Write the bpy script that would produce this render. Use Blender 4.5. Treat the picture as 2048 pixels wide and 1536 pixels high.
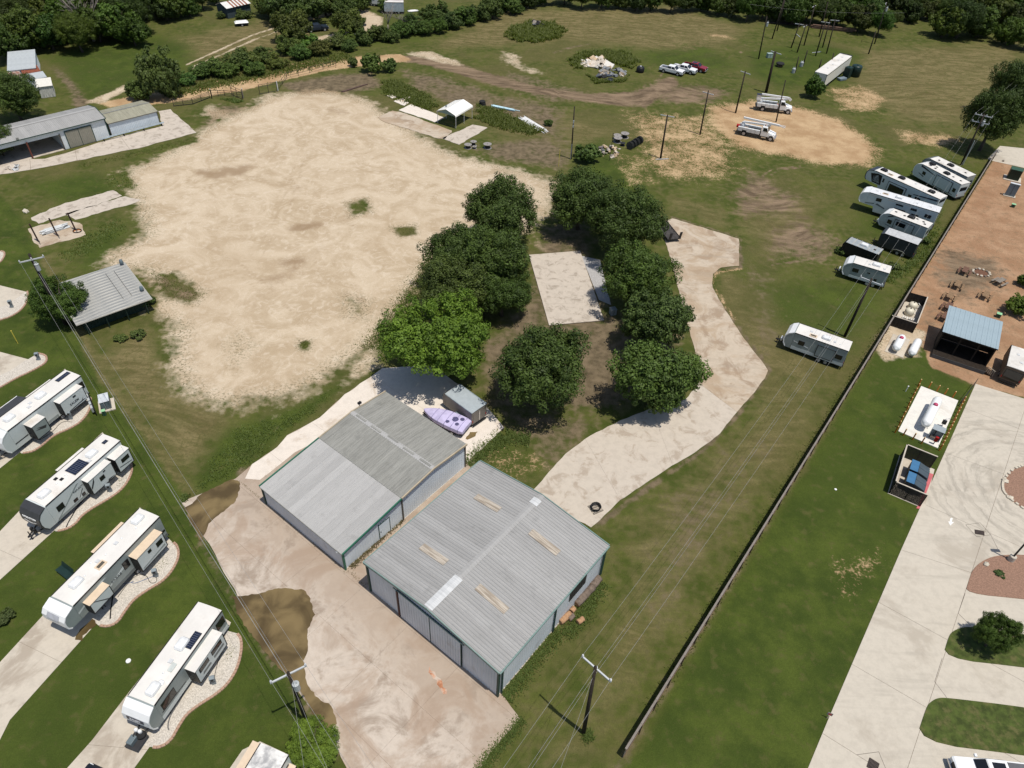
import bpy, bmesh, math, random
import numpy as np
from mathutils import Vector, Matrix
from mathutils.geometry import tessellate_polygon
random.seed(11)
rnd = random.random
def ru(a, b): return a + (b - a) * rnd()
R = math.radians
for o in list(bpy.data.objects): bpy.data.objects.remove(o)
S = bpy.context.scene
C = S.collection
# ---------------------------------------------------------------- camera
FPX, PITCH, ROLL, CH = 1436.07, R(42.4825), R(3.1261), 60.0
_f = Vector((0, math.cos(PITCH), -math.sin(PITCH))); _r0 = Vector((1, 0, 0)); _u0 = _r0.cross(_f)
_r = math.cos(ROLL) * _r0 + math.sin(ROLL) * _u0
_u = -math.sin(ROLL) * _r0 + math.cos(ROLL) * _u0
cd = bpy.data.cameras.new('camera'); cd.sensor_width = 36; cd.lens = 36 * FPX / 2048; cd.clip_end = 6000; cd.clip_start = 1
co = bpy.data.objects.new('camera', cd); C.objects.link(co)
M = Matrix((_r, _u, -_f)).transposed().to_4x4(); M.translation = Vector((0, 0, CH)); co.matrix_world = M
S.camera = co
# ---------------------------------------------------------------- sky, sun, exposure
SUN_EL, SUN_DIR = R(74.5), Vector((0.79, -0.61))          # towards the sun, in plan
W = bpy.data.worlds.new('World'); S.world = W; W.use_nodes = True
nt = W.node_tree; nt.nodes.clear()
sk = nt.nodes.new('ShaderNodeTexSky'); sk.sky_type = 'NISHITA'; sk.sun_disc = False
sk.sun_elevation = SUN_EL; sk.sun_rotation = math.atan2(SUN_DIR.x, SUN_DIR.y)
bg = nt.nodes.new('ShaderNodeBackground'); bg.inputs[1].default_value = 0.105
wo = nt.nodes.new('ShaderNodeOutputWorld')
nt.links.new(sk.outputs[0], bg.inputs[0]); nt.links.new(bg.outputs[0], wo.inputs[0])
sd = bpy.data.lights.new('sun', 'SUN'); sd.energy = 4.3; sd.angle = R(0.53); sd.color = (1.0, 0.94, 0.85)
so = bpy.data.objects.new('sun', sd); C.objects.link(so)
tosun = Vector((SUN_DIR.x * math.cos(SUN_EL), SUN_DIR.y * math.cos(SUN_EL), math.sin(SUN_EL))).normalized()
so.rotation_euler = tosun.to_track_quat('Z', 'Y').to_euler(); so.location = tosun * 300
S.view_settings.view_transform = 'Standard'; S.view_settings.look = 'None'
S.view_settings.exposure = 0.0; S.view_settings.gamma = 1.0
# ---------------------------------------------------------------- pixel -> place
def G(px, py, z=0.0):
    d = _f + _r * ((px - 1024) / FPX) + _u * ((768 - py) / FPX)
    return Vector((0, 0, CH)) + d * ((z - CH) / d.z)
def GP(pts, z=0.0): return [G(x, y, z).to_2d() for x, y in pts]
def two(pa, pb, z=0.0):
    """ground point of pixel pa and heading from pa to pb"""
    a, b = G(*pa, z), G(*pb, z)
    return a, math.atan2(b.y - a.y, b.x - a.x), (b - a).length
def px_of(P):
    d = Vector(P) - Vector((0, 0, CH)); z = d.dot(_f)
    return 1024 + FPX * d.dot(_r) / z, 768 - FPX * d.dot(_u) / z
# ---------------------------------------------------------------- materials
def srgb(h):
    h = h.lstrip('#'); v = [int(h[i:i + 2], 16) / 255 for i in (0, 2, 4)]
    return tuple(((c + .055) / 1.055) ** 2.4 if c > .04045 else c / 12.92 for c in v)
def rgba(c): return (c[0], c[1], c[2], 1)
class NT:
    """small node-tree writer"""
    def __init__(s, name):
        s.m = bpy.data.materials.new(name); s.m.use_nodes = True; s.t = s.m.node_tree; s.t.nodes.clear()
        s.out = s.n('ShaderNodeOutputMaterial')
    def n(s, ty, **k):
        x = s.t.nodes.new(ty)
        for a, b in k.items(): setattr(x, a, b)
        return x
    def put(s, sock, v):
        if isinstance(v, bpy.types.NodeSocket): s.t.links.new(v, sock)
        elif v is not None:
            if hasattr(sock.default_value, '__len__') and isinstance(v, (tuple, list)) and len(v) == 3 and len(sock.default_value) == 4: v = rgba(v)
            sock.default_value = v
    def coord(s, kind='Object', scale=None):
        c = s.n('ShaderNodeTexCoord').outputs[kind]
        if scale is None: return c
        m = s.n('ShaderNodeMapping'); s.put(m.inputs[0], c); m.inputs[3].default_value = scale; return m.outputs[0]
    def noise(s, co, scale, detail=4, rough=.55, dist=0.0):
        x = s.n('ShaderNodeTexNoise'); s.put(x.inputs['Vector'], co); s.put(x.inputs['Scale'], scale); s.put(x.inputs['Detail'], detail)
        s.put(x.inputs['Roughness'], rough); s.put(x.inputs['Distortion'], dist); return x.outputs[0]
    def mix(s, f, a, b, mode='MIX'):
        x = s.n('ShaderNodeMix', data_type='RGBA', blend_type=mode); s.put(x.inputs[0], f); s.put(x.inputs[6], a); s.put(x.inputs[7], b); return x.outputs[2]
    def ma(s, op, a, b=None, c=None):
        x = s.n('ShaderNodeMath', operation=op); s.put(x.inputs[0], a)
        if b is not None: s.put(x.inputs[1], b)
        if c is not None: s.put(x.inputs[2], c)
        return x.outputs[0]
    def ss(s, v, lo, hi, a=0.0, b=1.0):
        x = s.n('ShaderNodeMapRange', interpolation_type='SMOOTHSTEP'); s.put(x.inputs[0], v)
        for i, q in enumerate((lo, hi, a, b)): s.put(x.inputs[i + 1], q)
        return x.outputs[0]
    def attr(s, name, out=2):
        x = s.n('ShaderNodeAttribute'); x.attribute_name = name; return x.outputs[out]
    def bump(s, h, st=.3, d=.02):
        x = s.n('ShaderNodeBump'); s.put(x.inputs['Height'], h); x.inputs['Strength'].default_value = st; x.inputs['Distance'].default_value = d; return x.outputs[0]
    def bsdf(s, col, rough=.7, metal=0., spec=.3, normal=None, **k):
        x = s.n('ShaderNodeBsdfPrincipled'); s.put(x.inputs['Base Color'], col); s.put(x.inputs['Roughness'], rough); s.put(x.inputs['Metallic'], metal)
        s.put(x.inputs['Specular IOR Level'], spec)
        if normal is not None: s.put(x.inputs['Normal'], normal)
        for a, b in k.items(): s.put(x.inputs[a.replace('_', ' ')], b)
        s.t.links.new(x.outputs[0], s.out.inputs[0]); return x
MATS = {}
def mat(name, col, rough=.6, metal=0., var=.12, vs=2.0, spec=.3, bump=0., bs=30., col2=None, c2=.5, fine=.0, **k):
    """plain surface: a base colour with two scales of worn variation"""
    if name in MATS: return MATS[name]
    if isinstance(col, str): col = srgb(col)
    if isinstance(col2, str): col2 = srgb(col2)
    t = NT(name); co = t.coord()
    a = t.noise(co, vs, 5, .6)
    dark = tuple(c * (1 - var) for c in col); lite = tuple(min(1, c * (1 + var)) for c in col)
    c = t.mix(t.ss(a, .3, .7), dark, lite)
    if col2: c = t.mix(t.ss(t.noise(co, vs * .6, 6, .65), c2 - .08, c2 + .12), c, col2)
    if fine: c = t.mix(t.ss(t.noise(co, vs * 12, 3), .5, .8, 0, fine), c, tuple(x * .45 for x in col))
    nm = t.bump(t.noise(co, bs, 4), bump, .02) if bump else None
    t.bsdf(c, rough, metal, spec, nm, **k); MATS[name] = t.m; return t.m
# ---------------------------------------------------------------- mesh builder
class MB:
    def __init__(s): s.v = []; s.f = []; s.m = []; s.mi = 0
    def add(s, vs, fs):
        k = len(s.v); s.v += [tuple(v) for v in vs]; s.f += [tuple(i + k for i in f) for f in fs]; s.m += [s.mi] * len(fs); return s
    def box(s, x0, x1, y0, y1, z0, z1):
        return s.add([(x, y, z) for z in (z0, z1) for y in (y0, y1) for x in (x0, x1)],
                     [(0, 2, 3, 1), (4, 5, 7, 6), (0, 1, 5, 4), (2, 6, 7, 3), (0, 4, 6, 2), (1, 3, 7, 5)])
    def cbox(s, c, sz): return s.box(c[0] - sz[0] / 2, c[0] + sz[0] / 2, c[1] - sz[1] / 2, c[1] + sz[1] / 2, c[2] - sz[2] / 2, c[2] + sz[2] / 2)
    def rbox(s, c, sz, ang):
        k = len(s.v); s.cbox((0, 0, 0), sz); ca, sa = math.cos(ang), math.sin(ang)
        s.v[k:] = [(c[0] + x * ca - y * sa, c[1] + x * sa + y * ca, c[2] + z) for x, y, z in s.v[k:]]; return s
    def beam(s, a, b, w, h):
        """box from point a to point b, w wide, h tall"""
        a, b = Vector(a), Vector(b); d = (b - a).normalized(); up = Vector((0, 0, 1)) if abs(d.z) < .95 else Vector((1, 0, 0))
        sd = d.cross(up).normalized() * (w / 2); u = sd.cross(d).normalized() * (h / 2)
        return s.add([a - sd - u, a + sd - u, a + sd + u, a - sd + u, b - sd - u, b + sd - u, b + sd + u, b - sd + u],
                     [(0, 1, 2, 3), (7, 6, 5, 4), (0, 4, 5, 1), (1, 5, 6, 2), (2, 6, 7, 3), (3, 7, 4, 0)])
    def prism(s, pts, z0, z1, bottom=True):
        n = len(pts); area = sum(pts[i][0] * pts[(i + 1) % n][1] - pts[(i + 1) % n][0] * pts[i][1] for i in range(n))
        if area < 0: pts = pts[::-1]
        vs = [(p[0], p[1], z0) for p in pts] + [(p[0], p[1], z1) for p in pts]
        fs = [(i, (i + 1) % n, n + (i + 1) % n, n + i) for i in range(n)]
        tri = tessellate_polygon([[Vector((p[0], p[1], 0)) for p in pts]])
        for t in tri:
            a, b, c = [Vector((pts[i][0], pts[i][1])) for i in t]
            if (b - a).cross(c - a) < 0: t = (t[0], t[2], t[1])
            fs.append(tuple(i + n for i in t))
            if bottom: fs.append((t[0], t[2], t[1]))
        return s.add(vs, fs)
    def side(s, prof, y0, y1):
        """profile in x,z pushed along y"""
        n = len(prof); area = sum(prof[i][0] * prof[(i + 1) % n][1] - prof[(i + 1) % n][0] * prof[i][1] for i in range(n))
        if area < 0: prof = prof[::-1]
        vs = [(p[0], y0, p[1]) for p in prof] + [(p[0], y1, p[1]) for p in prof]
        fs = [(i, i + n, (i + 1) % n + n, (i + 1) % n) for i in range(n)] + [tuple(range(n)), tuple(range(2 * n - 1, n - 1, -1))]
        return s.add(vs, fs)
    def tube(s, a, b, r0, r1=None, n=8, caps=True):
        r1 = r0 if r1 is None else r1; a, b = Vector(a), Vector(b); d = (b - a).normalized()
        p = d.orthogonal().normalized(); q = d.cross(p); k = len(s.v)
        vs = []
        for c, r in ((a, r0), (b, r1)): vs += [c + (p * math.cos(2 * math.pi * i / n) + q * math.sin(2 * math.pi * i / n)) * r for i in range(n)]
        fs = [(i, (i + 1) % n, n + (i + 1) % n, n + i) for i in range(n)]
        if caps: fs += [tuple(range(n - 1, -1, -1)), tuple(range(n, 2 * n))]
        return s.add(vs, fs)
    def path(s, pts, r, n=5):
        pts = [Vector(p) for p in pts]; vs = []; fs = []
        for i, c in enumerate(pts):
            d = (pts[min(i + 1, len(pts) - 1)] - pts[max(i - 1, 0)]).normalized(); up = Vector((0, 0, 1)) if abs(d.z) < .95 else Vector((1, 0, 0))
            p = d.cross(up).normalized(); q = p.cross(d); rr = r[i] if isinstance(r, (list, tuple)) else r
            vs += [c + (p * math.cos(2 * math.pi * j / n) + q * math.sin(2 * math.pi * j / n)) * rr for j in range(n)]
        for i in range(len(pts) - 1): fs += [(i * n + j, i * n + (j + 1) % n, (i + 1) * n + (j + 1) % n, (i + 1) * n + j) for j in range(n)]
        fs += [tuple(range(n - 1, -1, -1)), tuple(range(len(vs) - n, len(vs)))]
        return s.add(vs, fs)
    def lathe(s, prof, n=12, c=(0, 0, 0), axis='z'):
        vs = []; fs = []
        for r, z in prof:
            for i in range(n):
                a = 2 * math.pi * i / n; x, y = r * math.cos(a), r * math.sin(a)
                v = (x, y, z) if axis == 'z' else ((z, x, y) if axis == 'x' else (y, z, x))
                vs.append((v[0] + c[0], v[1] + c[1], v[2] + c[2]))
        for j in range(len(prof) - 1): fs += [(j * n + i, j * n + (i + 1) % n, (j + 1) * n + (i + 1) % n, (j + 1) * n + i) for i in range(n)]
        fs += [tuple(range(n - 1, -1, -1)), tuple(range(len(vs) - n, len(vs)))]
        return s.add(vs, fs)
    def loft(s, rings, caps=True):
        """list of equal-length closed rings"""
        n = len(rings[0]); vs = [p for r in rings for p in r]; fs = []
        for j in range(len(rings) - 1): fs += [(j * n + i, j * n + (i + 1) % n, (j + 1) * n + (i + 1) % n, (j + 1) * n + i) for i in range(n)]
        if caps: fs += [tuple(range(n - 1, -1, -1)), tuple(range(len(vs) - n, len(vs)))]
        return s.add(vs, fs)
    def mesh(s, name, mats, smooth=False):
        me = bpy.data.meshes.new(name); me.from_pydata(s.v, [], s.f)
        if not isinstance(mats, (list, tuple)): mats = [mats]
        for m in mats: me.materials.append(m)
        if any(s.m): me.polygons.foreach_set('material_index', s.m)
        if smooth: me.polygons.foreach_set('use_smooth', [True] * len(s.f))
        me.update(); return me
    def build(s, name, mats, parent=None, smooth=False, bevel=0., fix=True, loc=None, rot=None):
        me = s.mesh(name, mats, smooth)
        if fix and len(s.f) < 4000:
            b = bmesh.new(); b.from_mesh(me); bmesh.ops.recalc_face_normals(b, faces=b.faces); b.to_mesh(me); b.free()
        return place(name, me, parent, loc, rot, bevel)
def place(name, me, parent=None, loc=None, rot=None, bevel=0.):
    o = bpy.data.objects.new(name, me); C.objects.link(o)
    if parent is not None: o.parent = parent
    if loc is not None: o.location = loc
    if rot is not None: o.rotation_euler = rot if hasattr(rot, '__len__') else (0, 0, rot)
    if bevel:
        m = o.modifiers.new('bevel', 'BEVEL'); m.width = bevel; m.segments = 2; m.limit_method = 'ANGLE'; m.angle_limit = R(40)
    return o
def tag(o, label, cat=None, group=None, kind=None):
    if label: o['label'] = label
    if cat: o['category'] = cat
    if group: o['group'] = group
    if kind: o['kind'] = kind
    return o
def thing(name, label, cat, loc=(0, 0, 0), rz=0., group=None):
    o = bpy.data.objects.new(name, None); o.empty_display_size = .5; C.objects.link(o)
    o.location = (loc[0], loc[1], loc[2] if len(loc) > 2 else 0); o.rotation_euler = (0, 0, rz); return tag(o, label, cat, group)
def struct(o): o['kind'] = 'structure'; return o
def copy_tree(o, parent=None):
    c = o.copy(); C.objects.link(c); c.parent = parent
    for ch in o.children: copy_tree(ch, c)
    return c
ORD = ['first', 'second', 'third', 'fourth', 'fifth', 'sixth', 'seventh', 'eighth', 'ninth', 'tenth', 'eleventh', 'twelfth', 'thirteenth', 'fourteenth', 'fifteenth', 'sixteenth', 'seventeenth', 'eighteenth', 'nineteenth', 'twentieth', 'twenty-first', 'twenty-second', 'twenty-third', 'twenty-fourth', 'twenty-fifth', 'twenty-sixth', 'twenty-seventh', 'twenty-eighth', 'twenty-ninth', 'thirtieth']
def ordinals(objs, fmt, key=None):
    """labels of a row of look-alikes, counted from the left of the picture"""
    objs = sorted(objs, key=key or (lambda o: px_of(o.location)[0]))
    for i, o in enumerate(objs): o['label'] = fmt.format('leftmost' if i == 0 else 'rightmost' if i == len(objs) - 1 else ORD[i])
def text_mesh(name, body, size, m, parent, loc, rot, extrude=.006, bold=0.0, shear=0.):
    cu = bpy.data.curves.new(name, 'FONT'); cu.body = body; cu.size = size; cu.extrude = extrude; cu.align_x = 'CENTER'; cu.align_y = 'CENTER'; cu.offset = bold; cu.shear = shear; cu.resolution_u = 2
    o = bpy.data.objects.new(name, cu); C.objects.link(o)
    me = bpy.data.meshes.new_from_object(o.evaluated_get(bpy.context.evaluated_depsgraph_get()))
    bpy.data.objects.remove(o); me.materials.clear(); me.materials.append(m)
    return place(name, me, parent, loc, rot)
def sdf(P, poly):
    """signed distance (inside +) of points P (n,2) to a polygon"""
    poly = np.array([(p[0], p[1]) for p in poly]); d2 = np.full(len(P), 1e18); ins = np.zeros(len(P), bool)
    for i in range(len(poly)):
        a, b = poly[i], poly[(i + 1) % len(poly)]; e = b - a; w = P - a
        t = np.clip((w @ e) / max(e @ e, 1e-12), 0, 1); q = w - t[:, None] * e; d2 = np.minimum(d2, (q * q).sum(1))
        c = ((a[1] > P[:, 1]) != (b[1] > P[:, 1])); dy = (b[1] - a[1]) if b[1] != a[1] else 1e-12
        ins ^= c & (P[:, 0] < (b[0] - a[0]) * (P[:, 1] - a[1]) / dy + a[0])
    d = np.sqrt(d2); return np.where(ins, d, -d)
def linedist(P, pts):
    d2 = np.full(len(P), 1e18); pts = np.array([(p[0], p[1]) for p in pts])
    for a, b in zip(pts[:-1], pts[1:]):
        e = b - a; w = P - a; t = np.clip((w @ e) / max(e @ e, 1e-12), 0, 1); q = w - t[:, None] * e; d2 = np.minimum(d2, (q * q).sum(1))
    return np.sqrt(d2)
def inside(p, poly):
    x, y = p[0], p[1]; r = False; n = len(poly)
    for i in range(n):
        a, b = poly[i], poly[(i + 1) % n]
        if (a[1] > y) != (b[1] > y) and x < (b[0] - a[0]) * (y - a[1]) / (b[1] - a[1]) + a[0]: r = not r
    return r
def smooth_poly(pts, n=2, closed=True):
    """Chaikin corner cutting"""
    pts = [Vector((p[0], p[1])) for p in pts]
    for _ in range(n):
        q = []; m = len(pts)
        for i in range(m if closed else m - 1):
            a, b = pts[i], pts[(i + 1) % m]; q += [a * .75 + b * .25, a * .25 + b * .75]
        if not closed: q = [pts[0]] + q + [pts[-1]]
        pts = q
    return pts
def ragged(pts, step=.5, amp=.12, seed=1):
    """resample an outline and roughen it"""
    rs = random.Random(seed); out = []; n = len(pts)
    for i in range(n):
        a, b = Vector((pts[i][0], pts[i][1])), Vector((pts[(i + 1) % n][0], pts[(i + 1) % n][1])); k = max(1, int((b - a).length / step))
        nrm = Vector((b.y - a.y, a.x - b.x)).normalized()
        for j in range(k): out.append(a.lerp(b, j / k) + nrm * rs.uniform(-amp, amp))
    return out
# ================================================================ GROUND
# every zone: outline in photo pixels on the ground, feather in metres, strength (under 0.6 = patchy)
ZONES = [
 # caliche yard
 ('cal', [(528,190),(575,186),(640,180),(700,188),(750,206),(770,228),(830,262),(895,300),(965,322),(1060,344),(1112,362),(1108,420),(1085,440),(1040,470),(960,470),(905,482),(872,520),(838,566),(800,622),(762,672),(712,716),(650,760),(590,792),(520,806),(440,812),(390,800),(352,770),(338,700),(352,660),(318,640),(288,632),(300,600),(330,572),(292,545),(205,532),(230,502),(285,468),(282,430),(250,372),(240,345),(300,322),(345,300),(390,268),(440,240),(398,230),(420,212),(470,228),(512,205)], 4.0, 1.0),
 ('cal', [(690,60),(745,20),(752,42),(735,58),(705,66)], 1.0, .0),
 ('cal', [(330,640),(400,700),(380,760),(330,745),(300,690)], 3, .52),
 ('cal', [(700,700),(770,668),(772,735),(730,760),(690,790),(660,790)], 2, .62),
 ('cal', [(170,205),(250,170),(262,176),(205,207)], 1.0, .9),
 ('cal', [(995,100),(1040,105),(1050,128),(1100,148),(1060,150),(1000,125)], 2.2, .6),
 ('cal', [(800,106),(860,102),(925,125),(935,138),(880,125)], 1.5, .8),
 ('cal', [(1110,340),(1090,420),(1080,470),(1110,520),(1070,500),(1060,400)], 2, .55),
 ('cal', [(880,475),(835,560),(800,620),(770,665),(790,680),(860,600),(905,520)], 2.0, .5),
 ('cal', [(1780,635),(1860,665),(1835,712),(1770,722),(1750,700)], 1.0, .9),
 # tan soil: lane and work yard
 ('tan', [(195,205),(330,182),(450,160),(560,132),(660,116),(800,108),(830,122),(760,128),(660,140),(560,162),(480,182),(330,207),(220,214)], 1.2, 1.0),
 ('tan', [(1410,212),(1500,200),(1600,212),(1690,242),(1765,300),(1745,335),(1650,330),(1560,312),(1470,296),(1420,252)], 4, .85),
 ('tan', [(1235,215),(1420,225),(1490,300),(1490,358),(1380,372),(1285,358),(1262,290)], 4.5, .52),
 ('tan', [(1640,175),(1720,165),(1790,200),(1760,230),(1680,225)], 3, .55),
 ('tan', [(1780,255),(1900,265),(1960,285),(1900,300),(1800,290)], 3, .55),
 ('tan', [(1200,300),(1300,305),(1330,370),(1250,380)], 2, .4),
 ('tan', [(565,190),(640,178),(700,186),(640,200)], 1.2, .7),
 ('tan', [(1385,60),(1460,70),(1500,85),(1420,75)], 2, .55),
 ('tan', [(1640,1120),(1760,1080),(1790,1130),(1720,1220),(1660,1200)], 1.8, .42),
 ('tan', [(930,880),(1075,895),(1110,930),(1020,985),(955,930)], 1.5, .42),
 # red dirt behind the fence
 ('red', [(1988,318),(2060,345),(2070,800),(1945,768),(1860,735),(1855,706),(1790,640),(1830,560),(1900,455)], 1.2, 1.0),
 # mud
 ('mud', [(820,112),(900,120),(990,150),(1090,178),(1180,188),(1275,182),(1345,150),(1360,172),(1290,215),(1180,205),(1080,190),(985,170),(900,140)], 2.0, .98),
 ('mud', [(1280,165),(1400,168),(1475,178),(1430,208),(1320,212)], 3, .66),
 ('mud', [(1870,520),(1910,505),(1985,520),(1995,565),(1930,590),(1885,565)], 5.0, 1.0), ('mud', [(1900,520),(1985,525),(1985,565),(1905,565)], 3.0, 1.0),
 ('mud', [(1840,590),(1900,590),(1880,680),(1850,690),(1825,640)], 3, .62),
 ('mud', [(1590,420),(1700,490),(1660,530),(1540,520),(1520,470)], 4, .66),
 ('mud', [(1490,330),(1620,390),(1600,450),(1470,440),(1440,390)], 4, .60),
 ('mud', [(240,540),(330,545),(420,590),(380,610),(330,600)], 1.5, .52),
 # brown litter and dead growth
 ('brn', [(560,168),(660,150),(745,145),(765,175),(700,186),(600,190)], 2.5, .9),
 ('brn', [(790,132),(900,150),(1000,185),(1130,210),(1150,300),(1050,270),(900,215),(810,180)], 4, .62),
 ('brn', [(400,222),(440,205),(510,210),(470,235),(400,262)], 2.5, .62),
 ('brn', [(1075,450),(1180,430),(1230,620),(1370,600),(1380,760),(1235,830),(960,830),(940,700),(1040,600)], 2.5, .62),
 ('brn', [(1180,640),(1240,640),(1230,800),(1150,830),(1120,800)], 1.5, .75),
 ('brn', [(940,790),(1180,830),(1230,845),(1100,950),(1030,880)], 2.5, .6),
 ('brn', [(150,232),(180,205),(150,165),(110,130),(100,135),(140,185)], 1.5, .8),
 ('brn', [(1470,520),(1560,520),(1590,700),(1545,740),(1460,640)], 3, .40),
 ('brn', [(930,290),(1090,268),(1150,300),(1130,345),(980,322)], 3, .66), ('brn', [(1000,130),(1120,165),(1200,185),(1120,215),(1000,180)], 3, .55),
 ('brn', [(1300,1000),(1420,900),(1560,860),(1500,1010),(1400,1200),(1300,1300),(1260,1180)], 4, .46),
 # lawns
 ('lush', [(-60,330),(40,430),(80,520),(140,640),(200,760),(290,880),(372,1000),(460,1160),(560,1330),(690,1560),(-60,1600)], 1.2, 1.0),
 ('lush', [(1790,640),(1880,740),(1945,775),(1620,1560),(1240,1560),(1500,1120)], 1.0, 1.0),
 ('lush', [(70,110),(290,60),(400,85),(380,150),(250,180),(160,215),(100,140)], 5, .7),
 ('lush', [(1480,100),(1640,80),(1740,110),(1700,170),(1560,180),(1490,150)], 5, .75),
 ('lush', [(1260,100),(1420,80),(1500,140),(1390,150),(1280,130)], 5, .62),
 ('lush', [(1130,290),(1210,270),(1270,330),(1330,420),(1440,470),(1500,500),(1480,560),(1340,430),(1150,350)], 4, .72),
 ('lush', [(1500,560),(1720,540),(1800,590),(1720,740),(1600,720),(1520,640)], 4, .6),
 ('lush', [(1700,320),(1960,330),(1860,500),(1700,480)], 4, .62),
 ('lush', [(380,960),(450,860),(580,815),(700,750),(760,690),(770,700),(690,780),(560,880),(470,960),(400,1000)], 2, .85),
 ('lush', [(40,370),(200,340),(260,390),(120,410)], 3, .75),
 ('lush', [(180,470),(260,440),(250,500),(160,560),(140,500)], 3, .75),
 ('lush', [(940,905),(990,870),(1060,890),(1050,960),(1000,960)], 1.5, .6),
 ('lush', [(560,20),(900,10),(860,90),(640,100)], 4, .5),
 # dry grass
 ('dry', [(990,20),(1350,10),(1500,60),(1420,120),(1250,95),(1130,80),(1000,95),(850,100),(880,80)], 6, .85),
 ('dry', [(1700,95),(2060,80),(2060,200),(1940,260),(1800,250),(1700,180)], 6, .72),
 ('dry', [(330,80),(560,30),(720,60),(600,90),(400,130)], 6, .8),
 ('dry', [(180,720),(300,640),(360,780),(470,815),(460,860),(380,960),(330,930)], 2.5, .72),
 ('dry', [(1420,560),(1560,640),(1700,700),(1640,860),(1400,1220),(1180,1560),(1050,1560),(1220,1180),(1230,1040),(1480,830)], 3, .52),
 ('dry', [(1480,380),(1640,400),(1660,480),(1540,520),(1460,450)], 4, .62),
 ('dry', [(1330,380),(1460,420),(1490,500),(1420,560),(1500,640),(1460,460),(1340,430)], 2, .6),
 ('dry', [(300,1250),(480,1200),(600,1400),(500,1500),(330,1500)], 3, .5),
 ('dry', [(820,140),(1130,220),(1240,260),(1180,330),(1000,290),(880,220)], 4, .6),
]
TRACKS = [
 ('mud', [(740,118),(780,116),(840,120),(920,140),(1000,164),(1080,182),(1180,196),(1290,200)], 4.6, 1.4, .98),
 ('brn', [(560,210),(600,300),(560,420),(500,520)], .3, .35, .62),  ('brn', [(572,210),(614,300),(575,425),(516,528)], .3, .35, .62),  ('brn', [(640,230),(760,330),(900,360),(1060,370)], .3, .35, .62),  ('brn', [(632,240),(752,342),(895,373),(1050,383)], .3, .35, .62),  ('brn', [(420,480),(520,560),(600,640),(690,690)], .3, .35, .62),  ('brn', [(410,492),(508,574),(588,655),(675,706)], .3, .35, .62),  ('brn', [(330,350),(450,330),(600,360),(720,440)], .3, .35, .62),  ('brn', [(328,360),(450,342),(592,372),(708,452)], .3, .35, .62), 
  # wheel tracks, footpaths: attr, line, width m, feather, strength
 ('cal', [(372,130),(430,104),(500,72),(560,52)], .8, .5, .9), ('cal', [(385,134),(445,108),(512,78),(570,58)], .8, .5, .9),
 ('cal', [(350,140),(420,135),(455,128)], .7, .5, .7),
 ('cal', [(690,22),(722,24),(748,36),(745,50),(720,60),(680,72),(640,80)], 5.0, 1.0, .9),
 ('tan', [(560,52),(600,42),(690,22)], 2.4, 1.0, .8),
 ('cal', [(470,820),(560,800),(640,775),(700,735),(752,682)], .35, .3, .62), ('cal', [(520,830),(600,800),(660,780),(720,735),(765,700)], .3, .3, .6),
 ('cal', [(530,800),(560,830),(555,858)], .3, .3, .6), ('cal', [(580,800),(540,840)], .3, .3, .6), ('cal', [(690,770),(650,850),(600,880)], .35, .3, .6),
 ('brn', [(870,520),(830,560),(790,640),(740,690)], .5, .4, .8),
 ('cal', [(880,530),(830,590),(800,640)], .35, .3, .75),
 ('mud', [(1525,350),(1530,370),(1555,385),(1590,392)], .5, .4, .8), ('mud', [(1540,350),(1560,340),(1610,335)], .5, .4, .8), ('mud', [(1525,352),(1545,338),(1600,332)], .5, .4, .8),
 ('mud', [(1540,530),(1600,522),(1660,510),(1662,495)], .6, .4, .8), ('mud', [(1530,522),(1590,514),(1650,502)], .5, .4, .7),
 ('mud', [(1430,125),(1480,105),(1520,100)], .6, .5, .7), ('mud', [(1420,112),(1460,95),(1500,88)], .6, .5, .6), ('mud', [(1410,135),(1440,150),(1500,160)], .6, .5, .7),
 ('mud', [(1330,140),(1310,165),(1260,185)], .8, .6, .7), ('brn', [(1110,105),(1140,95),(1180,88)], 1.5, 1, .7),
 ('brn', [(630,850),(570,900),(480,945)], 1.2, .8, .7), ('mud', [(560,720),(570,745),(600,760),(620,735)], .35, .3, .7),
 ('brn', [(450,340),(475,345),(490,335)], 2.6, 1.5, .95), ('brn', [(405,345),(435,350),(460,340)], 3.0, 1.6, .9), ('brn', [(590,457),(630,450)], 2.2, 1.2, .95), ('brn', [(570,525),(600,522)], 2.0, 1.3, .85),
 ('brn', [(600,520),(580,545),(540,560)], 2.0, 1.5, .62), ('brn', [(660,218),(690,226)], 2.6, 1.5, .6), ('brn', [(570,270),(510,330)], 3, 3, .42), ('brn', [(700,430),(640,500),(560,570),(520,610)], 2.5, 2.5, .5),
 ('brn', [(530,365),(600,380)], 3, 3, .4), ('brn', [(690,585),(720,600)], 2.0, 1.5, .6),
 ('tan', [(1470,640),(1425,570),(1432,545),(1480,538)], .6, .5, .8), ('brn', [(1480,480),(1482,535),(1440,538),(1420,555),(1428,590),(1540,742),(1475,830),(1400,905),(1290,980),(1195,1050)], .7, .45, .8), ('brn', [(1345,434),(1480,476)], .7, .4, .8),
 ('brn', [(365,1000),(402,1086),(440,1150),(484,1232),(560,1350),(625,1425),(700,1540)], .6, .5, .75),
 ('brn', [(1980,325),(1800,602),(1740,700),(1240,1530)], .9, .6, .62),
 ('dry', [(80,520),(140,640),(200,760),(290,880),(372,1000)], 3.0, 2, .8),
]
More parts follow.
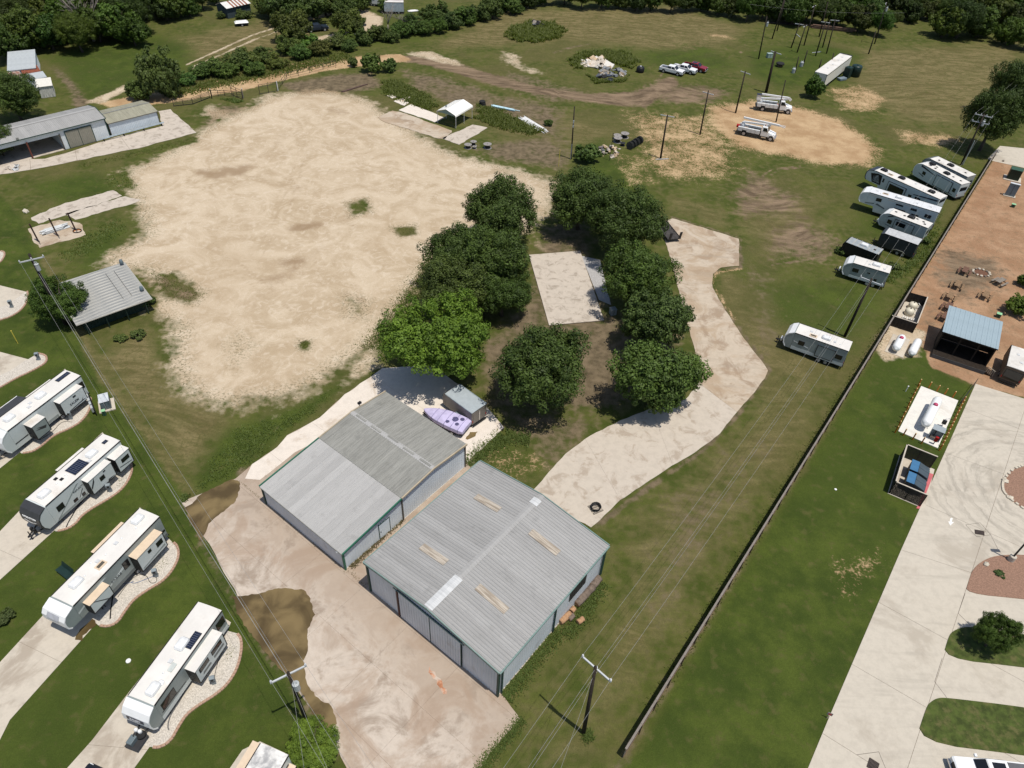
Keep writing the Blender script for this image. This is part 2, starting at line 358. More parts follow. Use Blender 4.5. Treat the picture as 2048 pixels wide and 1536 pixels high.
CUTS = [  # growth inside the caliche (weeds keep hold here)
 ('cal', [(690,405),(735,395),(745,425),(700,435)], 1.2, .7), ('cal', [(780,455),(830,448),(835,468),(800,475)], 1.0, .8),
 ('cal', [(300,545),(350,545),(410,585),(390,608),(330,600)], 1.5, .85), ('cal', [(690,590),(740,600),(735,640),(690,630)], 2.0, .6),
 ('cal', [(280,280),(400,262),(395,285),(330,310),(280,305)], 1.2, .75), ('cal', [(210,345),(260,340),(275,380),(215,370)], 1.2, .85),
 ('cal', [(595,680),(622,680),(620,702),(598,700)], .8, .8), ('cal', [(440,690),(480,660),(520,690),(470,740)], 2.0, .35),
 ('cal', [(300,580),(320,600),(312,640),(285,640)], 1.0, .9),
]
ATTRS = ['cal', 'tan', 'red', 'mud', 'brn', 'lush', 'dry']
def axis(lo, hi, fine_lo, fine_hi, step, grow):
    a = list(np.arange(fine_lo, fine_hi + 1e-6, step)); d = step
    while a[-1] < hi: d *= grow; a.append(a[-1] + d)
    d = step
    while a[0] > lo: d *= grow; a.insert(0, a[0] - d)
    return np.array(a)
gx = axis(-2600, 2600, -100, 100, .55, 1.055); gy1 = axis(-700, 3500, 14, 125, .5, 1.022)
X, Y = np.meshgrid(gx, gy1); P = np.stack([X.ravel(), Y.ravel()], 1)
wts = {a: np.zeros(len(P)) for a in ATTRS}
def zone_w(sdv, fe, st): return st * np.clip(.5 + sdv / (2 * fe), 0, 1)
def bbox_sel(pts, pad):
    q = np.array([(p[0], p[1]) for p in pts]); lo = q.min(0) - pad; hi = q.max(0) + pad
    return np.where((P[:, 0] > lo[0]) & (P[:, 0] < hi[0]) & (P[:, 1] > lo[1]) & (P[:, 1] < hi[1]))[0]
for at, pts, fe, st in ZONES:
    g = GP(pts); ix = bbox_sel(g, fe * 1.1); wts[at][ix] = np.maximum(wts[at][ix], zone_w(sdf(P[ix], g), fe, st))
for at, pts, fe, st in CUTS:
    g = GP(pts); ix = bbox_sel(g, fe * 1.1); wts[at][ix] = np.minimum(wts[at][ix], 1 - zone_w(sdf(P[ix], g), fe, st))
for at, pts, wd, fe, st in TRACKS:
    g = GP(pts); ix = bbox_sel(g, wd + fe); wts[at][ix] = np.maximum(wts[at][ix], zone_w(wd / 2 - linedist(P[ix], g), fe, st))
def ground_z(x, y): return .05 * np.sin(x * .31 + 1.3) * np.sin(y * .27) + .03 * np.sin(x * .9 + y * .7)
nx, ny = len(gx), len(gy1)
def flatten_w(P):                     # no swell under the paved and built ground
    return np.zeros(len(P))
V3 = np.zeros((len(P), 3)); V3[:, :2] = P
me = bpy.data.meshes.new('ground'); me.vertices.add(len(P)); me.vertices.foreach_set('co', V3.ravel())
ii = (np.arange(ny - 1)[:, None] * nx + np.arange(nx - 1)[None, :]).ravel()
quads = np.stack([ii, ii + 1, ii + nx + 1, ii + nx], 1).astype(np.int32); nq = len(quads)
me.loops.add(nq * 4); me.loops.foreach_set('vertex_index', quads.ravel())
me.polygons.add(nq); me.polygons.foreach_set('loop_start', np.arange(0, nq * 4, 4, dtype=np.int32)); me.polygons.foreach_set('loop_total', np.full(nq, 4, dtype=np.int32))
me.update(calc_edges=True)
for a in ATTRS:
    at = me.attributes.new('z_' + a, 'FLOAT', 'POINT'); at.data.foreach_set('value', wts[a].astype(np.float32))
t = NT('ground_soil_and_grass'); co = t.coord()
n_big = t.noise(co, .040, 4, .55, .6); n_mid = t.noise(co, .22, 6, .66); n_edge = t.noise(co, .8, 6, .70); n_fine = t.noise(co, 3.2, 5, .72); n_mic = t.noise(co, 11, 3, .7)
# mown grass is streaked along the mower's rounds, which bend over the field
wp = t.n('ShaderNodeVectorMath', operation='ADD'); t.put(wp.inputs[0], co); wn = t.n('ShaderNodeTexNoise'); t.put(wn.inputs['Vector'], co); wn.inputs['Scale'].default_value = .03; ws = t.n('ShaderNodeVectorMath', operation='SCALE'); t.put(ws.inputs[0], wn.outputs[1]); ws.inputs[3].default_value = 22; t.put(wp.inputs[1], ws.outputs[0])
mp = t.n('ShaderNodeMapping'); t.put(mp.inputs[0], wp.outputs[0]); mp.inputs[2].default_value = (0, 0, R(-33)); mp.inputs[3].default_value = (.28, 1.25, 1); streak = t.noise(mp.outputs[0], .6, 6, .68, .4)
blend = t.ma('ADD', t.ma('MULTIPLY', n_mid, .55), t.ma('MULTIPLY', n_edge, .45))
def mask(name, amp=1.7, soft=.12, nz=blend):
    w = t.attr('z_' + name); v = t.ma('ADD', w, t.ma('MULTIPLY', t.ma('SUBTRACT', nz, .5), amp)); return t.ss(v, .5 - soft, .5 + soft)
tuftn = t.ss(n_fine, .36, .66)
g0 = t.mix(t.ss(n_mid, .34, .66), (.050, .068, .0125), (.094, .104, .025)); g0 = t.mix(t.ss(n_edge, .42, .66, 0, .7), g0, (.142, .122, .052))
g0 = t.mix(t.ss(n_big, .48, .62, 0, .5), g0, (.128, .104, .046)); g0 = t.mix(t.ma('MULTIPLY', tuftn, .45), g0, (.046, .056, .012))
lush = t.mix(t.ss(n_mid, .36, .66), (.038, .058, .0105), (.072, .096, .0170)); lush = t.mix(t.ss(n_big, .42, .60, 0, .65), lush, (.052, .074, .0135)); lush = t.mix(t.ss(n_edge, .52, .70, 0, .65), lush, (.118, .106, .040)); lush = t.mix(t.ma('MULTIPLY', tuftn, .35), lush, (.034, .048, .009)); lush = t.mix(t.ss(n_mic, .58, .75, 0, .3), lush, (.130, .116, .045))
dry = t.mix(t.ss(streak, .36, .64), (.110, .092, .036), (.205, .164, .078)); dry = t.mix(t.ss(n_edge, .44, .66, 0, .75), dry, (.082, .084, .022)); dry = t.mix(t.ma('MULTIPLY', tuftn, .35), dry, (.072, .070, .030))
c = t.mix(mask('dry', 1.6, .28), g0, dry); c = t.mix(mask('lush', 1.6, .22), c, lush)
red = t.mix(t.ss(n_mid, .34, .68), (.280, .162, .092), (.385, .243, .148)); red = t.mix(t.ss(n_edge, .48, .70, 0, .65), red, (.205, .145, .086)); red = t.mix(t.ss(n_fine, .5, .68, 0, .35), red, (.15, .115, .065)); c = t.mix(mask('red', .8, .08), c, red)
brn = t.mix(t.ss(n_edge, .32, .68), (.088, .068, .041), (.190, .146, .092)); brn = t.mix(t.ss(n_fine, .5, .7, 0, .5), brn, (.072, .072, .031)); c = t.mix(mask('brn', 1.7, .2), c, brn)
mud = t.mix(t.ss(streak, .32, .68), (.098, .070, .044), (.245, .178, .116)); mud = t.mix(t.ss(n_fine, .54, .7, 0, .35), mud, (.075, .075, .035)); c = t.mix(mask('mud', 1.7, .2), c, mud)
tan = t.mix(t.ss(n_mid, .34, .66), (.34, .220, .118), (.47, .335, .195)); tan = t.mix(t.ss(n_fine, .5, .68, 0, .4), tan, (.24, .165, .09)); c = t.mix(mask('tan', 2.2, .13, t.ma('ADD', t.ma('MULTIPLY', blend, .55), t.ma('MULTIPLY', n_fine, .45))), c, tan)
# caliche: packed pale limestone, scuffed by wheels, with damp hollows
wv = t.noise(t.coord(), .16, 6, .62, 1.6); sw = t.noise(t.coord(), .55, 6, .66, 2.2)
calc = t.mix(t.ss(wv, .34, .64), (.385, .300, .200), (.500, .412, .300)); calc = t.mix(t.ss(sw, .48, .66, 0, .55), calc, (.570, .488, .378))
calc = t.mix(t.ss(n_big, .50, .68, 0, .35), calc, (.405, .315, .212)); calc = t.mix(t.ss(n_fine, .52, .72, 0, .30), calc, (.30, .235, .16)); calc = t.mix(t.ss(n_edge, .60, .76, 0, .4), calc, (.335, .255, .165))
cm = mask('cal', 1.75, .17)
calc = t.mix(t.ma('MULTIPLY', mask('brn', 1.5, .3), .8), calc, (.25, .175, .105))
c = t.mix(cm, c, calc)
# loose stones and tufts thrown over the soil near its rim
rim = t.ma('MULTIPLY', t.ss(t.attr('z_cal'), .98, .55), cm); c = t.mix(t.ma('MULTIPLY', rim, t.ss(n_fine, .50, .58, 0, .8)), c, (.085, .085, .036))
grain = t.ss(n_mic, .25, .75, .84, 1.14); gm = t.n('ShaderNodeVectorMath', operation='SCALE'); t.put(gm.inputs[0], c); t.put(gm.inputs[3], grain)
h = t.ma('MULTIPLY', t.ma('ADD', n_fine, t.ma('MULTIPLY', n_mic, .4)), t.ma('SUBTRACT', 1.0, t.ma('MULTIPLY', cm, .7)))
t.bsdf(gm.outputs[0], .95, 0, .1, t.bump(h, .7, .14))
me.materials.append(t.m)
ground = place('ground', me); struct(ground); tag(ground, 'open ground of mown grass, pale caliche yard and bare soil')
# ---------------------------------------------------------------- paving
def concrete(name, base, stain, amount=.5, rust=None, streaks=None, cs=.35, zone=None, arc=None):
    if name in MATS: return MATS[name]
    t = NT(name); co = t.coord(); a = t.noise(co, cs * .6, 7, .68, .5); b = t.noise(co, 1.3, 6, .70); f = t.noise(co, 14, 3)
    c = t.mix(t.ss(b, .3, .7), tuple(x * .92 for x in base), tuple(min(.9, x * 1.07) for x in base))
    c = t.mix(t.ss(a, .58 - amount * .12, .70 - amount * .08, 0, .72), c, stain)
    c = t.mix(t.ss(b, .54, .76, 0, .32), c, tuple(x * .62 for x in base))
    if rust: c = t.mix(t.ss(t.noise(co, .16, 7, .66, 1.0), .46, .62, 0, .7), c, rust)
    if streaks is not None:
        mp = t.n('ShaderNodeMapping'); t.put(mp.inputs[0], co); mp.inputs[2].default_value = (0, 0, -streaks); mp.inputs[3].default_value = (.12, 1.3, 1)
        c = t.mix(t.ss(t.noise(mp.outputs[0], .8, 4, .6), .5, .72, 0, .38), c, tuple(x * .66 for x in base))
    if arc:                      # scuffed tyre sweeps round a turning circle
        ax_, r0_, r1_ = arc; vd = t.n('ShaderNodeVectorMath', operation='SUBTRACT'); t.put(vd.inputs[0], co); vd.inputs[1].default_value = (ax_.x, ax_.y, 0); ln = t.n('ShaderNodeVectorMath', operation='LENGTH'); t.put(ln.inputs[0], vd.outputs[0]); sx = t.n('ShaderNodeSeparateXYZ'); t.put(sx.inputs[0], vd.outputs[0])
        an_ = t.ma('ARCTAN2', sx.outputs[1], sx.outputs[0]); cb = t.n('ShaderNodeCombineXYZ'); t.put(cb.inputs[0], t.ma('ADD', ln.outputs[1], t.ma('MULTIPLY', a, 3.0))); t.put(cb.inputs[1], t.ma('MULTIPLY', an_, .9)); tr = t.noise(cb.outputs[0], 1.5, 4, .65)
        c = t.mix(t.ma('MULTIPLY', t.ss(tr, .46, .66, 0, .75), t.ma('MULTIPLY', t.ss(ln.outputs[1], r0_, r0_ + 3), t.ss(ln.outputs[1], r1_, r1_ - 5))), c, tuple(x * .62 for x in base))
    if zone:                     # grime trodden and washed out of the warehouse doors, fading away from the wall
        o_, d_, far_ = zone; sx = t.n('ShaderNodeSeparateXYZ'); t.put(sx.inputs[0], co)
        s_ = t.ma('ADD', t.ma('MULTIPLY', t.ma('SUBTRACT', sx.outputs[0], o_.x), d_.x), t.ma('MULTIPLY', t.ma('SUBTRACT', sx.outputs[1], o_.y), d_.y)); s_ = t.ma('ADD', s_, t.ma('MULTIPLY', t.ma('SUBTRACT', a, .5), 34))
        c = t.mix(t.ss(s_, far_, 0, 0, .62), c, tuple(x * 1.3 for x in stain))
    c = t.mix(t.ss(f, .55, .8, 0, .22), c, tuple(x * .6 for x in base))
    t.bsdf(c, .88, 0, .2, t.bump(f, .15, .01)); MATS[name] = t.m; return t.m
AX = R(53.1); e1 = Vector((math.cos(AX), math.sin(AX))); e2 = Vector((-e1.y, e1.x)); B2O = Vector((.2143, 26.7456))
CON_APRON = concrete('apron_concrete', (.49, .425, .355), (.225, .170, .125), .8, (.32, .235, .17), None, .42, (B2O, -e1, 7.5))
CON_BACK = concrete('back_concrete', (.62, .56, .49), (.42, .34, .26), .3)
CON_DRIVE = concrete('drive_concrete', (.455, .385, .30), (.25, .175, .115), .9, (.335, .245, .16), R(300), .6)
CON_LOW = concrete('lower_drive_concrete', (.47, .415, .345), (.31, .25, .19), .6, None, None, .9)
CON_NEW = concrete('new_concrete', (.475, .432, .360), (.36, .318, .258), .55, None, R(62), .25, None, (Vector((G(2048, 990).x + 1.5, G(2048, 990).y)), 2.5, 15.0))
CON_PAD = concrete('pad_concrete', (.485, .435, .36), (.30, .25, .195), .6)
CON_SLAB = concrete('slab_concrete', (.47, .415, .35), (.26, .22, .175), .7, None, None, 1.3)
JOINT = mat('joint_filler', (.17, .135, .10), .95, var=.3, vs=4)
WHITE_GRAVEL = mat('white_gravel', (.50, .46, .40), .95, var=.25, vs=9, bump=.9, bs=16, col2=(.30, .27, .22), c2=.62, fine=.8)
RED_GRAVEL = mat('red_gravel', (.250, .150, .105), .95, var=.25, vs=8, bump=.9, bs=20, fine=.7)
GREY_GRAVEL = mat('grey_gravel', (.36, .35, .34), .95, var=.2, vs=6, bump=.8, bs=18, fine=.7)
def clip(poly, nrm, d, keep):
    """half plane nrm.p >= d (keep=1) or <= d (keep=-1)"""
    out = []; n = len(poly)
    for i in range(n):
        a, b = poly[i], poly[(i + 1) % n]; da, db = keep * (nrm.dot(a) - d), keep * (nrm.dot(b) - d)
        if da >= 0: out.append(a)
        if (da > 0 > db) or (da < 0 < db): out.append(a.lerp(b, da / (da - db)))
    return out
def paving(name, label, poly, m, z0, z1, lines=(), gap=.014, base=None, pick=None):
    """a paved surface: a joint bed and the slabs cut out of it by the joint lines (pairs of ground points)"""
    poly = [Vector((p[0], p[1])) for p in poly]
    bed = MB(); bed.prism(poly, z0, z1 - .012); b = bed.build(name, base or JOINT); struct(b); tag(b, label)
    pieces = [poly]
    for a, e in lines:
        a, e = Vector(a[:2]), Vector(e[:2]); d = (e - a).normalized(); nrm = Vector((-d.y, d.x)); c = nrm.dot(a); new = []
        for p in pieces:
            for k in (1, -1):
                q = clip(p, nrm, c + k * gap / 2, k)
                if len(q) > 2 and abs(sum(q[i].cross(q[(i + 1) % len(q)]) for i in range(len(q)))) > .1: new.append(q)
        pieces = new
    for p in pieces: MB().prism(p, z1 - .011, z1 + ru(0, .003), bottom=False).build('concrete_slab', pick(sum(p, Vector((0, 0))) / len(p)) if pick else m, b, fix=False)
    return b
def sheet(name, label, poly, m, z0, z1):
    o = MB().prism(poly, z0, z1, bottom=False).build(name, m, fix=False); struct(o); return tag(o, label)
AX = R(53.1); e1 = Vector((math.cos(AX), math.sin(AX))); e2 = Vector((-e1.y, e1.x))
B2O = Vector((.2143, 26.7456)); B1O = Vector((-14.895, 38.058))
apron = GP([(765,737),(860,730),(960,800),(1008,855),(990,872),(945,920),(1000,960),(1005,1390),(1040,1437),(985,1500),(950,1550),(700,1550),(668,1480),(600,1390),(545,1310),(480,1200),(430,1110),(395,1050),(362,1005),(400,988),(470,957),(505,930),(555,895),(575,872),(640,836),(690,790)])
def gridlines(o, d1, d2, s1, s2):
    L = []
    for s in s1: q = o + d1 * s; L.append((q, q + d2))
    for s in s2: q = o + d2 * s; L.append((q, q + d1))
    return L
paving('concrete_apron', 'brown stained concrete apron round the two grey metal warehouses', ragged(apron, 1.2, .10, 3), CON_APRON, -.1, .05,
       gridlines(B2O, e1, e2, [-14.5, -9.6, -4.8, -.45, 16.2], [4.2, 10.2, 16.2, 22.0, 28.5]))
bk = GP([(765,737),(860,730),(960,800),(1008,855),(990,872),(935,925),(770,790),(640,880),(590,905),(520,960),(490,958),(505,930),(555,895),(575,872),(640,836),(690,790)])
paving('back_slab', 'pale concrete strip behind and beside the left warehouse', ragged(bk, 1.2, .08, 5), CON_BACK, 0, .068, gridlines(B1O, e1, e2, [4.5, 10.5, 20.5], [13.2]))
def smooth_keep(poly, keep=R(52)):
    """round the gentle bends of an outline, keep its true corners"""
    out = []; n = len(poly)
    for i in range(n):
        a, b, c_ = poly[i - 1], poly[i], poly[(i + 1) % n]; u, v = (b - a), (c_ - b)
        if abs(u.angle_signed(v)) > keep: out.append(b)
        else: out += [b.lerp(a, .3) * .5 + b.lerp(c_, .0) * .5, b.lerp(c_, .3) * .5 + b * .5] if False else [b.lerp(a, .22), b * .8 + (b.lerp(a, .22) + b.lerp(c_, .22)) * .1, b.lerp(c_, .22)]
    return out
drive = GP([(1062,985),(1090,955),(1130,908),(1180,872),(1240,842),(1300,818),(1370,800),(1400,765),(1390,700),(1372,640),(1352,560),(1342,520),(1330,480),(1322,445),(1345,437),(1478,478),(1478,532),(1442,535),(1426,548),(1424,575),(1450,620),(1490,680),(1538,742),(1510,785),(1472,825),(1440,868),(1390,905),(1330,940),(1280,975),(1240,1000),(1200,1040),(1182,1055),(1100,1012)])
dv = paving('concrete_driveway', 'curving concrete driveway running from the right warehouse past the oaks', ragged(smooth_keep(drive), .7, .06, 12), CON_DRIVE, -.1, .05, [(G(1395, 765), G(1472, 823)), (G(1345, 566), G(1424, 556)), (G(1330, 890), G(1345, 930)), (G(1170, 878), G(1240, 1000)), (G(1400, 640), G(1470, 650))], pick=lambda c: CON_LOW if (G(1472, 823).to_2d() - G(1395, 765).to_2d()).cross(c - G(1395, 765).to_2d()) < 0 else CON_DRIVE)
slab = GP([(1058,511),(1160,503),(1208,642),(1098,652)])
paving('bare_foundation_slab', 'rectangular pale bare foundation slab in the ring of oaks', slab, CON_SLAB, -.05, .14, [(G(1075, 560), G(1178, 555)), (G(1085, 610), G(1196, 606))], .015)
sheet('gravel_patch', 'grey gravel beside the bare foundation slab', GP([(1163,512),(1200,520),(1222,610),(1198,600)]), GREY_GRAVEL, 0, .03)
# road of the neighbouring park
road = GP([(1951,768),(2075,806),(2200,1000),(2200,1700),(1560,1700),(1616,1536),(1660,1430),(1802,1100)])
rj = [(G(1936, 819), G(2048, 862)), (G(1893, 907), G(2003, 947)), (G(1846, 1008), G(1930, 1045)), (G(1802, 1100), G(1943, 1146)), (G(1759, 1206), G(1896, 1281)), (G(1706, 1330), G(1852, 1415)), (G(1646, 1468), G(1713, 1510)), (G(1815, 1536), G(1990, 1000))]
paving('park_road', 'wide clean concrete road of the trailer park at right', road, CON_NEW, -.1, .04, rj, .03)
SEAM = mat('joint_seam', (.12, .105, .09), .9)
for lab, pts in (('diamond joint round the drain grate', [(1931,1050),(1960,1046),(1981,1070),(1953,1074),(1931,1050)]), ('joint from the mulch island to the drain', [(1981,1070),(1996,1100)]), ('bent joint above the lawn island', [(1930,1187),(1916,1227),(1943,1254)]), ('bent joint above the larger lawn island', [(1884,1317),(1869,1364),(1894,1397)]), ('diamond joint round the lower grate', [(1713,1510),(1757,1504),(1772,1540)])):
    q = MB()
    for a, b in zip(GP(pts)[:-1], GP(pts)[1:]): q.beam((a.x, a.y, .0445), (b.x, b.y, .0445), .035, .006)
    o = q.build('road_joint', SEAM); struct(o); tag(o, lab)
def island(label, pts, m, name, curb=True):
    g = smooth_poly(GP(pts), 2); o = sheet(name, label, g, m, .03, .10); return g
i1 = island('brown mulch island edged with pale stones at right edge', [(2100,925),(2032,933),(2008,957),(2003,972),(2008,990),(2048,1020),(2100,1050)], RED_GRAVEL, 'mulch_bed')
i2 = island('reddish gravel bed round the lamp post', [(2120,1118),(2048,1110),(1996,1111),(1968,1120),(1945,1138),(1936,1165),(1930,1187),(2048,1199),(2120,1206)], RED_GRAVEL, 'gravel_bed')
LAWN = mat('island_lawn', (.052, .072, .014), .95, var=.35, vs=1.6, bump=.9, bs=11, col2=(.105, .10, .035), c2=.55, fine=.5)
i3 = island('small lawn island with a young tree by the park road', [(1897,1273),(1904,1264),(1920,1256),(1943,1254),(2048,1270),(2130,1285),(2130,1348),(2048,1335),(1884,1317)], LAWN, 'lawn_island')
i4 = island('larger lawn island beside the white pickup', [(1852,1415),(1860,1405),(1875,1396),(1900,1397),(2048,1415),(2130,1430),(2130,1525),(2048,1511),(1830,1484)], LAWN, 'lawn_island')
top = sheet('park_lane', 'pale concrete lane beyond the end of the plank fence', GP([(1975,318),(2000,292),(2080,300),(2080,345),(2048,336),(1985,322)]), CON_NEW, 0, .03)
# far yard pads
shed_slab = GP([(317,223),(340,219),(368,244),(392,265),(279,296),(152,322),(43,343),(-20,352),(-20,320),(90,318),(160,298),(225,276),(326,252)])
paving('shed_forecourt', 'cracked pale concrete strip in front of the open bay shed', ragged(shed_slab, 1.5, .18, 7), CON_SLAB, -.05, .04, [(G(150, 300), G(155, 325)), (G(60, 320), G(62, 345)), (G(240, 272), G(262, 302))], .05)
for lab, pts in (('broken concrete pad beside the yard, weedy joint down its middle', [(62,436),(120,410),(225,381),(245,392),(150,424),(75,448)]), ('brownish soil pad under the steel pole rack', [(56,458),(120,440),(160,446),(172,470),(80,496),(66,480)]), ('long tan pad strip below the broken concrete pad', [(130,428),(250,393),(282,400),(262,408),(150,440)])):
    sheet('old_pad', lab, ragged(GP(pts), .8, .2, 9), CON_SLAB if 'broken' in lab else CON_DRIVE, 0, .03)
for lab, pts, m in (('grey stained slab beside the small white carport', [(757,235),(785,222),(800,224),(905,262),(890,278),(875,277),(765,243)], CON_DRIVE), ('cream slab behind the grey one at the carport', [(798,221),(823,209),(890,236),(870,245)], CON_BACK), ('rough pale slab in front of the carport', [(885,277),(945,250),(976,256),(918,290)], CON_SLAB), ('small broken slab among the weeds', [(788,203),(806,196),(820,205),(808,212)], CON_BACK), ('tiny slab nearest the weedy bank', [(774,192),(800,186),(805,192),(785,197)], CON_BACK)):
    sheet('old_slab', lab, ragged(GP(pts), .8, .15, 4), m, 0, .07)
# parking pads of the trailer park at left, gravel beds, brick edging
BRICK_EDGE = mat('brick_edging', (.36, .235, .17), .9, var=.2, vs=5)
def bed(label, pts, inner, ordn):
    g = smooth_poly(GP(pts), 2, False); poly = list(g) + [p for p in reversed(GP(inner))]
    sheet('gravel_bed', 'white gravel bed with winding brick edge ' + label, poly, WHITE_GRAVEL, 0, .035)
    k = thing('brick_edging', 'winding low brick edging of the gravel bed ' + label, 'edging', (g[0].x, g[0].y, 0)); acc = 0
    brick = MB().cbox((0, 0, .05), (.30, .22, .11)).mesh('brick', BRICK_EDGE)
    pts3 = []; 
    for a, b in zip(g[:-1], g[1:]):
        L = (b - a).length; s = .32 - acc
        while s < L: pts3.append((a.lerp(b, s / L), math.atan2((b - a).y, (b - a).x))); s += .32
        acc = L - (s - .32)
    for p, an in pts3: place('brick', brick, k, (p.x - g[0].x, p.y - g[0].y, ru(-.006, .012)), an + ru(-.04, .04))
bed('beside the trailer with the dark nose badge', [(302,1494),(319,1496),(342,1482),(357,1454),(373,1429),(398,1410),(434,1388),(459,1365),(477,1332),(484,1297),(482,1276),(474,1267)], [(280,1490),(330,1440),(390,1370),(440,1300),(455,1262)], 0)
bed('beside the long fifth wheel', [(197,1251),(216,1254),(236,1245),(250,1223),(267,1200),(294,1181),(328,1162),(350,1134),(359,1109),(354,1091),(348,1086)], [(185,1240),(230,1195),(280,1140),(330,1085)], 1)
bed('beside the dark nosed trailer', [(112,1063),(134,1059),(152,1048),(165,1030),(193,1012),(228,992),(251,972),(265,944),(263,930)], [(100,1055),(150,1010),(215,955),(250,925)], 2)
bed('beside the topmost left trailer', [(43,907),(66,904),(84,892),(109,870),(142,857),(165,842),(182,817),(182,796)], [(35,900),(80,865),(150,808),(170,792)], 3)
bed('of the empty pitch, the lower of two', [(-20,785),(0,776),(30,758),(63,743),(90,728),(95,718),(90,710),(76,707)], [(-20,760),(20,742),(50,722),(58,718)], 4)
bed('of the empty pitch, the upper of two', [(-15,650),(0,640),(20,635),(43,621),(58,598),(55,584)], [(-15,620),(15,610),(40,592),(50,584)], 5)
bed('cut by the left edge of the picture', [(-25,535),(0,527),(10,512),(9,504),(0,502)], [(-25,515),(-5,505),(-3,503)], 6)
def pad(label, pts, joints=()):
    paving('parking_pad', 'pale concrete parking strip ' + label, GP(pts), CON_PAD, -.05, .03, joints, .02)
pad('under the trailer with the dark nose badge', [(100,1575),(185,1480),(250,1395),(400,1205),(462,1245),(440,1300),(390,1370),(330,1440),(300,1493),(230,1590)], [(G(180, 1490), G(300, 1500))])
pad('under the long fifth wheel', [(-160,1530),(0,1325),(110,1205),(280,1015),(345,1085),(330,1088),(280,1142),(230,1197),(190,1250),(20,1440),(-60,1600)], [(G(45, 1287), G(123, 1325))])
pad('under the dark nosed trailer', [(-160,1220),(0,1063),(60,1000),(205,865),(262,925),(215,958),(150,1012),(108,1062),(0,1160),(-90,1240)], [(G(0, 1100), G(42, 1119))])
pad('under the topmost left trailer', [(-200,1000),(-60,900),(130,738),(182,795),(150,810),(80,867),(40,905),(0,937),(-100,1010)])
pad('of the empty pitch, the lower of two', [(-160,850),(-160,650),(0,704),(57,719),(20,743),(-30,790)], [(G(0, 752), G(20, 757))])
pad('of the empty pitch, the upper of two', [(-160,720),(-160,530),(0,571),(53,584),(15,612),(-30,655)])
pad('under the trailer at the bottom edge', [(430,1580),(485,1500),(520,1483),(600,1520),(560,1600)])
# puddles
t = NT('brown_puddle_water'); co = t.coord(); n = t.noise(co, .35, 4, .5, .6)
t.bsdf(t.mix(t.ss(n, .36, .66), (.080, .056, .024), (.185, .134, .060)), t.ss(n, .3, .7, .10, .25), 0, .4)
PUD = t.m
for lab, pts, z in (('brown puddle at the back left corner of the apron', [(364,1012),(381,1003),(432,980),(470,955),(484,964),(482,977),(470,1002),(444,1028),(419,1048),(411,1068),(406,1081),(394,1062),(370,1026)], .058), ('large brown puddle along the left side of the apron', [(466,1186),(512,1182),(555,1184),(604,1186),(626,1196),(634,1231),(620,1258),(611,1302),(609,1322),(616,1368),(637,1396),(657,1416),(672,1447),(655,1468),(618,1425),(590,1385),(533,1306),(497,1246),(470,1200)], .058), ('brown puddle in front of the long fifth wheel', [(150,1262),(158,1252),(178,1243),(186,1252),(182,1265),(170,1272),(163,1284),(154,1278)], .038), ('small brown puddle by the boat', [(934,865),(942,860),(950,862),(944,872),(942,882),(932,882),(928,878)], .067)):
    g = GP(pts); cx = sum(p.x for p in g) / len(g); cy = sum(p.y for p in g) / len(g)
    o = sheet('puddle', lab, ragged(ragged(g, 1.3, .42, 2), .28, .07, 5), PUD, z, z + .004)
# paint: red kerb strip by the bins, white lane arrow, rust stain on the apron
sheet('red_kerb_paint', 'faded red painted strip at the edge of the road by the bins', GP([(1857,946),(1867,949),(1843,1010),(1838,1018),(1832,1017),(1838,1008)]), mat('red_paint', (.46, .12, .13), .8), .04, .052)
ar = GP([(1901,1036),(1905,1037),(1903,1045),(1908,1044),(1900,1052),(1896,1043),(1899,1044)]); sheet('lane_arrow_paint', 'white painted lane arrow on the park road', ar, mat('white_paint', (.75, .74, .70), .8), .04, .05)
sheet('rust_stain', 'orange rust stain on the apron in front of the right warehouse', ragged(GP([(858,1335),(868,1345),(880,1360),(892,1380),(893,1390),(886,1388),(872,1362),(860,1345)]), .3, .12, 8), mat('rust_stain', (.42, .185, .095), .95, var=.3, vs=2, col2=(.47, .40, .33), c2=.52), .05, .0565)
# ================================================================ BUILDINGS
WALL = mat('grey_wall_steel', (.58, .61, .64), .5, .0, var=.07, vs=.5, spec=.4, col2=(.44, .44, .44), c2=.66)
WALL_B = mat('bluegrey_wall_steel', (.60, .66, .71), .5, .0, var=.06, vs=.5, spec=.4)
WALL_W = mat('pale_wall_steel', (.66, .70, .72), .5, .0, var=.06, vs=.5, spec=.4)
def roof_mat(name, col, old, rough=.62):
    t = NT(name); oi = t.n('ShaderNodeObjectInfo'); co = t.coord(); ad = t.n('ShaderNodeVectorMath', operation='ADD'); t.put(ad.inputs[0], co); cb = t.n('ShaderNodeCombineXYZ'); t.put(cb.inputs[0], t.ma('MULTIPLY', oi.outputs['Random'], 60)); t.put(ad.inputs[1], cb.outputs[0])
    mp = t.n('ShaderNodeMapping'); t.put(mp.inputs[0], ad.outputs[0]); mp.inputs[3].default_value = (3.5, .35, 1); st = t.noise(mp.outputs[0], 1.6, 5, .7); bl = t.noise(ad.outputs[0], .7, 5, .65)
    c = t.mix(t.ss(st, .38, .66), col, old); c = t.mix(t.ss(bl, .55, .72, 0, .5), c, tuple(x * .78 for x in old)); k = t.n('ShaderNodeVectorMath', operation='SCALE'); t.put(k.inputs[0], c); t.put(k.inputs[3], t.ss(oi.outputs['Random'], 0, 1, .93, 1.06))
    t.bsdf(k.outputs[0], rough, 0, .25); return t.m
